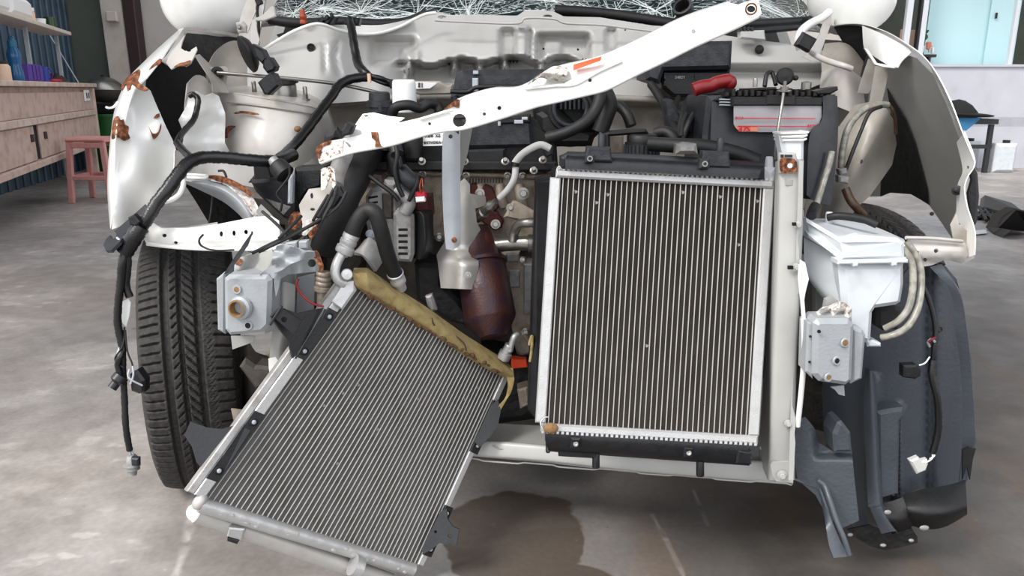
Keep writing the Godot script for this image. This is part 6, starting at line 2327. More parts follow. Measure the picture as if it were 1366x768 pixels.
	sheet(m, outline, [[613, 160.5, 9.0], [573, 165, 2.2], [646, 152, 2.4], [666, 144, 3.0], [787, 107, 2.6], [925, 42, 3.0], [1002, 12, 5.6, 4.6], [462, 192, 459, 188, 464, 190, 469, 195, 466, 197]], face_d, 0.0025, 6.0)
	var face := part("beam_face", m, M["white paint"], slam)
	# top flange, folded back and crumpled
	m = MB.new()
	loft(m, [
		[606, 142, 1.262, 612, 131, 1.26, 650, 124, 1.25, 690, 118, 1.24, 740, 113, 1.227, 772, 101, 1.22, 804, 93, 1.21, 850, 70, 1.198, 920, 36, 1.18, 985, 6, 1.163],
		[612, 134, 1.272, 624, 126, 1.27, 656, 118, 1.262, 692, 115, 1.256, 726, 99, 1.25, 744, 90, 1.24, 790, 80, 1.235, 838, 60, 1.225, 905, 28, 1.21, 972, 3, 1.19],
		[626, 128, 1.3, 640, 121, 1.3, 662, 116, 1.3, 694, 114, 1.29, 728, 96, 1.28, 750, 86, 1.27, 800, 74, 1.26, 850, 52, 1.25, 910, 22, 1.24, 975, 0, 1.22]], 50, 8, 0.002)
	var fl := part("top_flange", m, M["white paint"], slam)
	m = MB.new()
	m.slab(C([765, 86, 1.222, 803, 75, 1.21, 801, 81, 1.205, 765, 94, 1.215]), Vector3(0, 0, -0.0008), 0.0)
	part("sticker", m, M["orange"], slam, "orange strip sticker")
	m = MB.new()
	m.lathe(P(1002, 12, 1.155), EYE - P(1002, 12, 1.15), [0.0075, 0.0, 0.0001, 0.0], 18)
	part("hole", m, M["undercoat"], slam)
	# crushed latch area left of the sticker
	m = MB.new()
	loft(m, [[704, 114, 1.226, 720, 104, 1.224, 738, 108, 1.22, 752, 108, 1.216], [710, 108, 1.215, 724, 97, 1.21, 738, 96, 1.205, 756, 99, 1.205], [728, 96, 1.24, 736, 89, 1.235, 746, 88, 1.23, 758, 90, 1.225]], 14, 9, 0.002)
	part("crumple", m, M["flaking paint"], fl)
	m = MB.new()
	pipe(m, [727, 97, 1.26, 736, 88, 1.26, 748, 86, 1.26], 0.004, 8)
	part("rubber_edge", m, M["rubber"], fl)
	# raised swage along the face
	for w in [[746, 113, 768, 111, 790, 99, 803, 92, 830, 80], [700, 117, 730, 114, 752, 112], [560, 158, 580, 152, 604, 145]]:
		m = MB.new()
		var a := []
		for i in range(0, w.size(), 2):
			a.append_array([w[i], w[i + 1] + 1.5, bd.call(w[i], w[i + 1]) + 0.0])
		pipe(m, a, 0.0022, 6)
		part("swage", m, M["white paint"], face)
	# rolled lower edge
	m = MB.new()
	var le := []
	for q in [[428, 217], [468, 203], [520, 193], [560, 181], [590, 174], [618, 171], [650, 162], [676, 154], [715, 141], [745, 134], [780, 126], [810, 118], [850, 98], [890, 79], [930, 59], [975, 39], [1012, 21]]:
		le.append_array([q[0], q[1], float(bd.call(q[0], q[1])) + 0.003])
	pipe(m, le, 0.0035, 8, 90)
	part("rolled_edge", m, M["white paint"], face)
	# left end: ripped tip with a rust edge, and the folded lobe above
	m = MB.new()
	sheet(m, [466, 182, 474, 166, 484, 152, 498, 150, 520, 155, 540, 157, 530, 164, 505, 172, 486, 180], [[488.5, 154.5, 3.2, 1.4]], func(x: float, y: float) -> float: return 1.31 - 0.0002 * (x - 466.0) + 0.0006 * (182.0 - y), 0.002, 5.0)
	part("folded_lobe", m, M["white paint"], slam)
	m = MB.new()
	sheet(m, [426, 217, 423, 206, 424, 196, 434, 191, 446, 187, 458, 186, 456, 206, 440, 212], [], func(x: float, y: float) -> float: return face_d.call(x, y) - 0.002, 0.001, 4.0)
	part("torn_tip", m, M["flaking paint"], slam)
	rust_patch(slam, [421, 202, 424, 195, 432, 190, 442, 187, 438, 192, 430, 196, 428, 204, 425, 212], face_d, 0.004)
	m = MB.new()
	sheet(m, [495, 176, 503, 176, 504, 184, 506, 192, 510, 196, 500, 196, 501, 188, 496, 184], [], func(x: float, y: float) -> float: return face_d.call(x, y) - 0.004, 0.004, 3.0)
	part("torn_tab", m, M["rust"], slam)
	rust_patch(slam, [592, 146, 604, 136, 612, 132, 612, 144, 606, 142], face_d, 0.003)
	m = MB.new()
	m.lathe(P(1002, 12, 1.148), EYE - P(1002, 12, 1.15), [0.0062, 0.001, 0.0085, 0.0015, 0.0085, 0.0005, 0.0062, 0.0], 18)
	part("hole_rim", m, M["rust"], face)
	# black stuff hanging at the left end
	m = MB.new()
	block(m, [455, 174, 462, 163, 472, 168, 466, 180, 456, 182], 1.28, 0.03, 0.003)
	block(m, [432, 180, 446, 174, 452, 184, 438, 194, 431, 190], 1.33, 0.03, 0.006)
	part("rubber_pad", m, M["rubber"], slam)
	# black pipe stub behind the upper end
	var ps := MB.new()
	var pa := P(918, 24, 1.32)
	ps.lathe(pa, P(910, 8, 1.3) - pa, [0.013, -0.01, 0.0135, 0.016, 0.0155, 0.017, 0.0155, 0.03, 0.012, 0.0305, 0.011, 0.012, 0.0001, 0.011], 24)
	one("rubber_stop", ps, M["rubber"], "brown-black rubber tube stop sticking up behind the slanting white beam", "stop", pa)

	# ================================================= battery
	var bat := thing("battery", "black car battery with translucent level window and red lines", "battery", P(1020, 285, 1.42))
	m = MB.new()
	block3(m, [944, 128, 1.4, 964, 127, 1.38, 978, 129, 1.38, 1098, 130, 1.36, 1117, 126, 1.36, 1119, 180, 1.36, 1112, 270, 1.34, 940, 250, 1.38, 938, 180, 1.4], 0.17, 0.008)
	var bc := part("battery_case", m, M["battery case"], bat)
	m = MB.new()
	var win := func(_x: float, _y: float) -> float: return 1.352
	sheet(m, [979, 141, 1096, 141, 1096, 156, 1092, 166, 1086, 173, 1080, 176, 990, 176, 984, 173, 979, 166], [], win, 0.003, 6.0, false)
	part("level_window", m, M["battery window"], bc)
	m = MB.new()
	block(m, [978, 129, 1098, 130, 1097, 141, 978, 141], 1.348, 0.02, 0.002)
	part("lid_band", m, M["soft black"], bc)
	for s in [[990, 157, 1088, 157.5], [984, 167.5, 1079, 168]]:
		m = MB.new()
		m.slab(C([s[0], s[1], 1.348, s[2], s[3], 1.348, s[2], s[3] + 1.2, 1.348, s[0], s[1] + 1.2, 1.348]), Vector3(0, 0, -0.0008), 0.0)
		part("level_line", m, M["red print"], bc)
	m = MB.new()
	m.slab(C([980, 168.5, 1.3485, 1010, 168.5, 1.3485, 1012, 175, 1.3485, 990, 175, 1.3485, 983, 172, 1.3485]), Vector3(0, 0, -0.0006), 0.0)
	part("print_tint", m, M["salmon"], bc)
	words("MAX", M["red print"], bc, P(986, 157.5, 1.3475), Vector3(1, 0, 0), Vector3(0, 1, 0.15), 0.0065)
	words("MIN", M["red print"], bc, P(1083, 168, 1.3475), Vector3(1, 0, 0), Vector3(0, 1, 0.15), 0.0075)
	words("37S", M["red print"], bc, P(993, 172, 1.3475), Vector3(1, 0, 0), Vector3(0, 1, 0.15), 0.013)
	for i in 3:
		m = MB.new()
		block(m, [961, 131.5 + i * 3.8, 979, 132 + i * 3.8, 979, 134 + i * 3.8, 961, 133.5 + i * 3.8], 1.376, 0.01, 0.001)
		part("case_rib", m, M["bare strip"], bc)
	m = MB.new()
	loft(m, [[1098, 128, 1.35, 1106, 127, 1.345, 1117, 128, 1.35], [1096, 160, 1.345, 1108, 164, 1.34, 1118, 168, 1.345], [1080, 180, 1.345, 1100, 200, 1.335, 1116, 210, 1.34], [1076, 260, 1.33, 1090, 270, 1.325, 1108, 274, 1.33]], 10, 16, 0.004)
	part("case_end", m, M["battery case"], bc)
	# lid clutter: castellated top, clamp, terminal
	for i in 17:
		m = MB.new()
		var x := 968.0 + i * 8.4
		var h := 5.0 + 6.0 * fposmod(sin(i * 12.9) * 43758.5, 1.0)
		block(m, [x, 128 - h, x + 5.5, 128 - h, x + 5.5, 129, x, 129], 1.372, 0.05, 0.002)
		part("lid_lug", m, M["soft black"], bc)
	m = MB.new()
	block(m, [1086, 122, 1104, 118, 1118, 115, 1119, 120, 1108, 126, 1090, 127], 1.37, 0.04, 0.003)
	part("lid_strap", m, M["soft black"], bc)
	m = MB.new()
	block(m, [996, 118, 1036, 116, 1038, 121, 996, 122], 1.4, 0.05, 0.003)
	part("lid_strap", m, M["soft black"], bc)
	m = MB.new()
	m.lathe(P(1047, 102, 1.52), EYE - P(1047, 102, 1.5), [0.0001, 0.008, 0.013, 0.007, 0.0165, 0.002, 0.0165, -0.01, 0.0001, -0.01], 26)
	m.ball(P(1061, 104, 1.52), Vector3(0.006, 0.005, 0.005))
	part("terminal_cap", m, M["rubber"], bat)
	m = MB.new()
	pipe(m, [1020, 115, 1.44, 1023, 99, 1.45, 1030, 97, 1.46, 1035, 113, 1.44], 0.004, 8)
	part("carry_handle", m, M["soft black"], bat)
	for s in [[1075, 110, 120, 0.0085], [1007, 107, 116, 0.004]]:
		m = MB.new()
		m.lathe(P(s[0], s[2], 1.39), Vector3(0, 1, 0), [s[3], 0.0, s[3], 0.013, float(s[3]) * 0.8, 0.0145, 0.0001, 0.0145], 16)
		part("terminal_post", m, M["bright steel"], bat)
	m = MB.new()
	m.lathe(P(1046, 122, 1.35), Vector3(0, 1, 0.05), [0.0001, 0.0, 0.012, 0.0, 0.012, 0.002, 0.007, 0.003, 0.007, 0.008, 0.003, 0.009, 0.003, 0.017, 0.0001, 0.017], 18)
	var nut := part("clamp_nut", m, M["bright steel"], bat)
	m = MB.new()
	pipe(m, [1045, 124, 1.335, 1043, 140, 1.33, 1039, 165, 1.318, 1036, 185, 1.31, 1034, 204, 1.31, 1034, 212, 1.31], 0.0026, 8)
	part("hold_down_rod", m, M["bright steel"], nut)
	m = MB.new()
	block(m, [1024, 127, 1062, 127, 1062, 141, 1022, 140], 1.345, 0.03, 0.002)
	part("clamp_bar", m, M["soft black"], bat)
	# red insulated terminal boot
	m = MB.new()
	pipe(m, [925, 120, 1.44, 936, 116, 1.44, 948, 114, 1.44, 958, 110, 1.44, 974, 107, 1.44], 0.0125, 14)
	m.ball(P(974, 110, 1.44), Vector3(0.012, 0.014, 0.012))
	one("terminal_boot", m, M["red rubber"], "red rubber boot on the battery's positive cable", "terminal cover", P(950, 113, 1.44))
	# cap of the battery tray's drain, white cup at its left
	m = MB.new()
	m.lathe(P(931, 188, 1.5), Vector3(0, 1, 0), [0.0001, 0.0, 0.009, 0.0, 0.009, 0.03, 0.005, 0.034, 0.0001, 0.035], 16)
	one("white_clip", m, M["inner paint"], "small pale peg by the battery's lower left corner", "peg", P(931, 188, 1.5))

	# ================================================= washer bottle and neck
	var wt := thing("washer_tank", "milky white washer fluid tank with a boxy body right of the post", "tank", P(1145, 460, 1.22))
	m = MB.new()
	block3(m, [1120, 353, 1.15, 1208, 352, 1.15, 1208, 380, 1.15, 1204, 404, 1.15, 1198, 408, 1.15, 1170, 412, 1.15, 1166, 418, 1.15, 1164, 452, 1.15, 1160, 459, 1.15, 1128, 450, 1.15, 1124, 400, 1.15], 0.12, 0.008)
	var tk := part("tank_body", m, M["milky plastic"], wt)
	m = MB.new()
	loft(m, [[1075, 292, 1.3, 1110, 292, 1.34, 1160, 300, 1.36, 1204, 318, 1.34], [1076, 310, 1.2, 1100, 312, 1.2, 1150, 318, 1.22, 1207, 322, 1.22], [1120, 345, 1.155, 1150, 344, 1.15, 1180, 344, 1.15, 1209, 344, 1.15]], 14, 12, 0.004)
	part("tank_shoulder", m, M["milky plastic"], wt)
	m = MB.new()
	block3(m, [1070, 290, 1.21, 1077, 291, 1.2, 1122, 318, 1.15, 1134, 318, 1.145, 1150, 314, 1.145, 1200, 318, 1.145, 1208, 324, 1.145, 1209, 346, 1.145, 1122, 348, 1.145, 1120, 342, 1.15, 1078, 318, 1.2, 1072, 314, 1.21], 0.03, 0.006)
	part("upper_rim", m, M["milky plastic"], wt)
	m = MB.new()
	loft(m, [[1072, 316, 1.22, 1074, 360, 1.22, 1084, 380, 1.22, 1104, 404, 1.2], [1096, 330, 1.2, 1096, 370, 1.2, 1104, 396, 1.19, 1118, 420, 1.18], [1122, 348, 1.16, 1123, 380, 1.16, 1124, 410, 1.155, 1128, 450, 1.15]], 14, 8, 0.004)
	part("tank_side", m, M["milky plastic"], wt)
	m = MB.new()
	m.slab(C([1118, 347, 1.14, 1212, 346, 1.14, 1212, 351, 1.14, 1118, 353, 1.14]), Vector3(0, 0, -0.03), 0.002)
	part("parting_seam", m, M["milky plastic"], tk)
	for s in [[1142, 353], [1194, 352]]:
		m = MB.new()
		block(m, [s[0] - 4, s[1] - 3, s[0] + 4, s[1] - 3, s[0] + 3, s[1] + 3, s[0] - 3, s[1] + 3], 1.136, 0.02, 0.002)
		part("seam_tab", m, M["milky plastic"], tk)
	m = MB.new()
	block(m, [1156, 455, 1166, 454, 1176, 458, 1176, 463, 1158, 463], 1.16, 0.03, 0.003)
	part("tank_foot", m, M["milky plastic"], tk)
	m = MB.new()
	m.lathe(P(1105, 298, 1.3), Vector3(0, 1, 0.0), [0.006, 0.0, 0.006, 0.018, 0.0045, 0.02, 0.0001, 0.02], 14)
	part("spigot", m, M["milky plastic"], wt)
	m = MB.new()
	pipe(m, [1104, 290, 1.29, 1120, 288, 1.28, 1150, 292, 1.27, 1170, 300, 1.26], 0.0065, 10)
	part("tank_hose", m, M["rubber"], wt)
	for w in [[1204, 330, 1.16, 1216, 350, 1.15, 1218, 380, 1.14, 1212, 410, 1.13, 1198, 428, 1.13, 1180, 438, 1.14], [1210, 322, 1.17, 1226, 350, 1.16, 1229, 380, 1.15, 1224, 412, 1.13, 1210, 436, 1.12, 1190, 447, 1.12, 1176, 450, 1.13]]:
		m = MB.new()
		pipe(m, w, 0.0052, 10)
		part("drain_hose", m, M["clear hose"], wt)
	m = MB.new()
	block(m, [1170, 412, 1196, 408, 1204, 412, 1200, 440, 1180, 442, 1170, 436], 1.18, 0.05, 0.006)
	part("pump", m, M["soft black"], wt)
	var nk := thing("filler_neck", "white ribbed filler neck with tie strap above the post", "filler neck", P(1056, 206, 1.26))
	m = MB.new()
	m.slab(C([1040, 179, 1.27, 1074, 179, 1.27, 1073, 240, 1.25, 1072, 300, 1.24, 1050, 300, 1.24, 1046, 212, 1.26]), Vector3(0, 0, -0.035), 0.006)
	part("neck", m, M["milky plastic"], nk)
	for s in [[1042, 176, 1080, 179.5], [1043, 180, 1078, 184], [1044, 185, 1077, 189]]:
		m = MB.new()
		m.slab(C([s[0], s[1] + 1, 1.262, s[2] - 4, s[1], 1.262, s[2], s[1] - 1, 1.262, s[2], s[1] + 1.5, 1.262, s[2] - 6, s[3], 1.262, s[0], s[3], 1.262]), Vector3(0, 0, -0.045), 0.002)
		part("neck_rib", m, M["white plastic"], nk)
	m = MB.new()
	pipe(m, [1060, 280, 1.265, 1060, 296, 1.265, 1062, 306, 1.265], 0.014, 14)
	part("neck_elbow", m, M["milky plastic"], nk)
	# coolant expansion bottle left of the post
	var eb := thing("expansion_bottle", "translucent grey-white expansion bottle between radiator and post", "bottle", P(1032, 320, 1.28))
	m = MB.new()
	block3(m, [1020, 224, 1.31, 1036, 224, 1.31, 1038, 300, 1.3, 1030, 322, 1.3, 1016, 324, 1.3, 1018, 250, 1.31], 0.05, 0.008)
	part("bottle_body", m, M["milky plastic"], eb)
	m = MB.new()
	m.lathe(P(1025, 226, 1.33), Vector3(0, 1, 0), [0.008, 0.0, 0.006, 0.02, 0.005, 0.022, 0.0001, 0.022], 16)
	part("bottle_neck", m, M["milky plastic"], eb)
	m = MB.new()
	block3(m, [1018, 250, 1.308, 1037, 250, 1.308, 1037, 253, 1.308, 1018, 253, 1.308], 0.05, 0.001)
	part("bottle_seam", m, M["milky plastic"], eb)

	# ================================================= wheel liner fallen on its side
	var ln := thing("wheel_liner", "dark grey plastic wheel arch liner hanging down to the floor at the right", "liner", Vector3(0.72, 0, -1.4))
	m = MB.new()
	var ld := func(x: float, y: float) -> float:
		var d := 1.27 + 0.000008 * pow(x - 1190.0, 2.0) + 0.0004 * (y - 540.0) * 0.4
		# pressed ribs run up and down it
		d -= 0.02 * pocket(x, y, 1158, 500, 1172, 700, 5.0)
		d += 0.03 * smoothstep(1172.0, 1178.0, x) * (1.0 - smoothstep(1194.0, 1200.0, x)) * smoothstep(540.0, 560.0, y)
		d -= 0.03 * pocket(x, y, 1172, 540, 1206, 672, 5.0) * smoothstep(1190.0, 1194.0, x)
		d -= 0.012 * smoothstep(1240.0, 1250.0, x)
		d += 0.02 * smoothstep(1230.0, 1238.0, x) * (1.0 - smoothstep(1240.0, 1248.0, x))
		d -= 0.01 * smoothstep(1272.0, 1280.0, x)
		return d
	sheet(m, [1096, 520, 1100, 470, 1110, 440, 1180, 420, 1196, 380, 1216, 352, 1244, 350, 1262, 356, 1276, 372, 1284, 400, 1288, 440, 1296, 480, 1298, 540, 1302, 590, 1290, 640, 1282, 642, 1262, 648, 1240, 654, 1226, 652, 1206, 660, 1204, 664, 1174, 672, 1156, 676, 1158, 700, 1140, 704, 1126, 690, 1104, 610, 1098, 560], [[1253, 440, 4.6], [1192, 660, 1.5]], ld, 0.003, 7.0)
	var skin := part("liner_skin", m, M["liner plastic"], ln)
	# lower skirt turning out on the floor
	m = MB.new()
	loft(m, [[1204, 660, 1.24, 1230, 652, 1.24, 1262, 647, 1.25, 1288, 640, 1.27], [1212, 682, 1.21, 1236, 686, 1.2, 1264, 684, 1.2, 1290, 676, 1.22], [1214, 700, 1.24, 1236, 706, 1.24, 1262, 702, 1.25, 1290, 686, 1.27]], 14, 10, 0.003)
	part("liner_skirt", m, M["soft black"], skin)
	m = MB.new()
	loft(m, [[1172, 672, 1.24, 1190, 668, 1.24, 1206, 662, 1.24], [1178, 690, 1.22, 1200, 694, 1.22, 1218, 684, 1.22], [1180, 712, 1.24, 1204, 708, 1.24, 1220, 700, 1.24]], 10, 8, 0.003)
	var skt := part("liner_skirt", m, M["soft black"], skin)
	m = MB.new()
	sheet(m, [1130, 706, 1160, 700, 1190, 712, 1216, 704, 1224, 716, 1224, 724, 1200, 730, 1180, 734, 1160, 728, 1140, 716], [], level(1.24), 0.003, 6.0)
	part("liner_flap", m, M["undercoat"], skin)
	for s in [[1184, 683, 5.5, 4.0, 1.2], [1233, 704, 7.5, 4.5, 1.2], [1215.5, 720.5, 4.2, 2.8, 1.21], [1134, 713, 4.4, 3.2, 1.22], [1178, 727, 5.0, 3.0, 1.22]]:
		m = MB.new()
		var q := P(s[0], s[1], s[4])
		m.ball(q, Vector3(s[2] * 0.00115, s[3] * 0.00115, 0.003), Basis(), 14, 8)
		part("scuffed_rivet", m, M["dull aluminium"], skt)
	m = MB.new()
	loft(m, [[1158, 672, 1.22, 1166, 690, 1.22, 1176, 712, 1.22], [1172, 668, 1.215, 1182, 690, 1.21, 1194, 708, 1.21], [1184, 680, 1.24, 1190, 700, 1.24, 1198, 710, 1.24]], 8, 8, 0.003)
	part("liner_foot", m, M["liner plastic"], skin)
	# small upstanding box on it
	m = MB.new()
	block(m, [1170, 550, 1190, 546, 1207, 544, 1208, 556, 1202, 562, 1200, 660, 1172, 668], 1.235, 0.05, 0.006)
	part("liner_rib", m, M["liner plastic"], skin)
	m = MB.new()
	loft(m, [[1154, 490, 1.24, 1152, 560, 1.235, 1156, 640, 1.23, 1158, 676, 1.22], [1162, 494, 1.222, 1166, 560, 1.218, 1170, 640, 1.214, 1174, 674, 1.21], [1168, 500, 1.25, 1172, 560, 1.245, 1176, 640, 1.24, 1178, 676, 1.23]], 14, 10, 0.003)
	part("liner_rib", m, M["liner plastic"], skin)
	m = MB.new()
	loft(m, [[1240, 356, 1.25, 1268, 390, 1.24, 1274, 440, 1.24, 1282, 500, 1.25, 1284, 580, 1.26, 1280, 642, 1.27], [1256, 352, 1.25, 1280, 390, 1.23, 1290, 440, 1.23, 1296, 500, 1.24, 1300, 580, 1.25, 1290, 642, 1.27]], 24, 6, 0.003)
	part("liner_rib", m, M["liner plastic"], skin)
	m = MB.new()
	sheet(m, [1284, 600, 1292, 596, 1302, 598, 1298, 612, 1294, 640, 1290, 622, 1284, 640], [], level(1.24), 0.003, 4.0)
	part("torn_edge", m, M["soft black"], skin)
	# separate splash pieces left of it
	var sp := thing("splash_guard", "dark grey plastic splash guard pieces under the right crash box", "splash guard", Vector3(0.56, 0, -1.3))
	m = MB.new()
	sheet(m, [1064, 560, 1074, 556, 1086, 570, 1092, 590, 1112, 602, 1114, 580, 1130, 578, 1136, 598, 1140, 640, 1146, 694, 1124, 704, 1104, 690, 1088, 660, 1064, 640, 1058, 600], [], func(x: float, y: float) -> float: return 1.2 - 0.0007 * (x - 1060.0) * 0.4 - 0.0001 * (y - 560.0) + 0.02 * smoothstep(1084.0, 1092.0, x) * (1.0 - smoothstep(606.0, 612.0, y)), 0.003, 6.0)
	var g := part("guard_panel", m, M["liner plastic"], sp)
	m = MB.new()
	loft(m, [[1060, 640, 1.19, 1080, 648, 1.185, 1092, 650, 1.18, 1100, 672, 1.16, 1112, 700, 1.14, 1122, 724, 1.125, 1132, 742, 1.115], [1084, 652, 1.2, 1090, 660, 1.19, 1096, 672, 1.18, 1100, 690, 1.16, 1102, 704, 1.14, 1106, 728, 1.125, 1112, 744, 1.115]], 24, 6, 0.003, true)
	part("guard_strip", m, M["liner plastic"], g)
	m = MB.new()
	pipe(m, [1090, 640, 1.17, 1100, 648, 1.165, 1106, 664, 1.15, 1116, 694, 1.13, 1126, 718, 1.115, 1133, 740, 1.108], 0.0045, 8)
	part("guard_edge", m, M["liner plastic"], g)
	m = MB.new()
	block(m, [1118, 565, 1124, 562, 1136, 578, 1138, 604, 1114, 604, 1112, 580], 1.17, 0.05, 0.006)
	part("guard_boss", m, M["liner plastic"], g)

# ---------------------------------------------------------------- loose wiring, lamps, ducts at the left
func taped(mb: MB, a: Array, r: float, sides := 12) -> void:
	var p := smooth(C(a), (a.size() / 3 - 1) * 14 + 1)
	var w := PackedFloat32Array()
	for i in p.size():
		w.append(r * (1.0 + 0.05 * sin(i * 2.1) + 0.04 * sin(i * 0.7)))
	mb.tube(p, w, sides)

func make_harness() -> void:
	var m := MB.new()
	var h := thing("wiring_harness", "thick black taped wiring harness hanging over the left fender down to the floor", "wiring", P(178, 636, 1.22))
	m = MB.new()
	taped(m, [392, 206, 1.4, 372, 214, 1.36, 340, 214, 1.33, 300, 210, 1.31, 270, 210, 1.29, 252, 217, 1.27, 238, 232, 1.25, 222, 254, 1.23, 208, 272, 1.22, 196, 292, 1.21, 186, 306, 1.21, 176, 320, 1.2, 170, 330, 1.2], 0.0105, 14)
	var trunk := part("taped_trunk", m, M["tape"], h)
	m = MB.new()
	taped(m, [188, 302, 1.205, 180, 314, 1.2, 172, 326, 1.2, 166, 336, 1.2], 0.0135, 14)
	part("taped_joint", m, M["tape"], trunk)
	m = MB.new()
	taped(m, [168, 328, 1.2, 163, 350, 1.19, 161, 376, 1.19, 158, 404, 1.19, 157, 430, 1.19, 161, 452, 1.19, 165, 468, 1.19], 0.0062, 12)
	part("branch", m, M["tape"], h)
	m = MB.new()
	taped(m, [170, 332, 1.2, 170, 356, 1.2, 168, 380, 1.2, 173, 396, 1.2], 0.0062, 12)
	part("branch", m, M["tape"], h)
	m = MB.new()
	taped(m, [164, 462, 1.19, 164, 490, 1.19, 166, 530, 1.19, 168, 570, 1.19, 173, 600, 1.2], 0.0052, 12)
	part("branch", m, M["rubber"], h)
	m = MB.new()
	taped(m, [165, 466, 1.19, 160, 476, 1.18, 157, 486, 1.18, 160, 500, 1.18], 0.005, 10)
	part("branch", m, M["tape"], h)
	for w in [[166, 436, 1.195, 164, 460, 1.185, 154, 476, 1.18, 156, 484, 1.18, 165, 490, 1.18], [167, 440, 1.19, 170, 468, 1.185, 176, 484, 1.18, 178, 494, 1.18]]:
		m = MB.new()
		pipe(m, w, 0.0014, 6)
		part("loose_wire", m, M["rubber"], h)
	m = MB.new()
	pipe(m, [173, 492, 1.175, 171, 502, 1.17, 178, 508, 1.17, 190, 514, 1.175], 0.0016, 6)
	pipe(m, [177, 488, 1.175, 178, 500, 1.17, 174, 512, 1.17], 0.0016, 6)
	part("pale_wire", m, M["bare strip"], h)
	m = MB.new()
	block(m, [172, 500, 182, 494, 192, 508, 192, 524, 184, 526, 174, 522], 1.185, 0.025, 0.004)
	part("plug", m, M["black plastic"], h)
	m = MB.new()
	var pa := P(160, 504, 1.18)
	m.lathe(pa, P(149, 518, 1.17) - pa, [0.0001, -0.006, 0.012, -0.004, 0.0125, 0.006, 0.009, 0.009, 0.0075, 0.01, 0.0075, 0.02, 0.0001, 0.02], 16)
	part("plug", m, M["black plastic"], h)
	m = MB.new()
	sheet(m, [163, 402, 171, 398, 174, 404, 172, 422, 168, 436, 163, 430, 162, 416], [], level(1.2), 0.003, 4.0)
	sheet(m, [158, 464, 161, 460, 161, 474, 156, 480, 154, 474], [], level(1.185), 0.003, 3.0)
	part("torn_label", m, M["white plastic"], h)
	# lamp socket dangling at the end
	m = MB.new()
	pipe(m, [173, 599, 1.2, 174, 606, 1.2], 0.0016, 6)
	pipe(m, [175, 599, 1.2, 178, 606, 1.2], 0.0014, 6)
	part("loose_wire", m, M["bare strip"], h)
	m = MB.new()
	var sa := P(176, 606, 1.2)
	m.lathe(sa, P(176.5, 640, 1.195) - sa, [0.0001, 0.0, 0.006, 0.0005, 0.009, 0.004, 0.0095, 0.014, 0.0135, 0.016, 0.0138, 0.0195, 0.011, 0.021, 0.011, 0.023, 0.0125, 0.0235, 0.0125, 0.026, 0.008, 0.0275, 0.0075, 0.036, 0.0001, 0.036], 20)
	var sk := part("lamp_socket", m, M["dull aluminium"], h, "grey lamp socket dangling at the end")
	m = MB.new()
	block(m, [174, 611, 184, 612, 184, 622, 175, 622], 1.187, 0.012, 0.002)
	part("socket_latch", m, M["slate plastic"], sk)
	# black bracket the harness is clipped to
	m = MB.new()
	sheet(m, [138, 326, 142, 318, 160, 302, 176, 288, 194, 272, 198, 276, 184, 292, 170, 308, 160, 322, 148, 334, 141, 334], [[151, 313, 4.2, 5.2]], tilt_d([138, 326, 1.2], [198, 276, 1.25], [170, 308, 1.205]), 0.005, 4.0)
	var cb := part("clip_bracket", m, M["slate plastic"], h, "slotted dark bracket at the fender's lower tip")
	m = MB.new()
	block(m, [170, 290, 178, 286, 186, 296, 182, 302, 172, 300], 1.19, 0.015, 0.002)
	part("clip", m, M["black plastic"], cb)
	m = MB.new()
	pipe(m, [156, 317, 1.195, 161, 321, 1.19], 0.002, 6)
	part("clip_pin", m, M["bare strip"], cb)

	# upper harness up the bay to the scuttle
	h = thing("scuttle_harness", "black taped cable running up the bay from the strut tower to the windscreen", "wiring", P(430, 150, 1.5))
	m = MB.new()
	taped(m, [372, 212, 1.38, 390, 196, 1.44, 410, 172, 1.5, 426, 150, 1.55, 444, 126, 1.6, 452, 114, 1.62, 466, 106, 1.64, 484, 103, 1.66, 492, 103, 1.67], 0.0095, 12)
	var tr := part("taped_trunk", m, M["tape"], h)
	m = MB.new()
	taped(m, [467, 26, 1.8, 469, 38, 1.77, 472, 58, 1.74, 475, 74, 1.72, 478, 86, 1.7, 486, 96, 1.68, 494, 104, 1.67], 0.0092, 12)
	part("taped_trunk", m, M["tape"], h)
	m = MB.new()
	taped(m, [494, 102, 1.67, 506, 104, 1.67, 516, 108, 1.68, 524, 110, 1.68], 0.006, 10)
	taped(m, [494, 104, 1.67, 508, 110, 1.67, 520, 114, 1.68], 0.004, 10)
	part("branch", m, M["tape"], h)
	m = MB.new()
	block(m, [518, 108, 526, 106, 528, 118, 520, 118], 1.66, 0.03, 0.003)
	block(m, [455, 28, 468, 22, 480, 24, 478, 34, 460, 33], 1.8, 0.03, 0.004)
	part("plug", m, M["black plastic"], h)
	m = MB.new()
	pipe(m, [492, 98, 1.655, 493, 110, 1.655], 0.004, 8)
	part("clip", m, M["beige plastic"], tr)
	# thin black lead rising from the trunk
	m = MB.new()
	taped(m, [238, 196, 1.32, 238, 186, 1.33, 246, 174, 1.36, 258, 160, 1.4, 263, 144, 1.42, 264, 132, 1.43, 258, 126, 1.44, 252, 128, 1.44], 0.0052, 10)
	taped(m, [236, 190, 1.32, 244, 200, 1.3, 256, 212, 1.28], 0.0062, 10)
	one("side_lamp_lead", m, M["tape"], "short bent black lead along the dark left lamp opening", "wire", P(250, 160, 1.38))

	# bonnet stay
	m = MB.new()
	pipe(m, [290, 97, 1.6, 340, 101, 1.6, 400, 106, 1.62, 450, 112, 1.65, 480, 118, 1.66, 514, 126, 1.68], 0.0038, 8)
	one("bonnet_stay", m, M["bright steel"], "thin steel bonnet stay lying across from grommet to reservoir", "rod", P(400, 106, 1.6))

	# horn disc and lead hanging over the tower
	h = thing("horn", "black round horn hanging on its lead above the strut tower", "horn", P(355, 100, 1.55))
	m = MB.new()
	var ha := P(330, 72, 1.58)
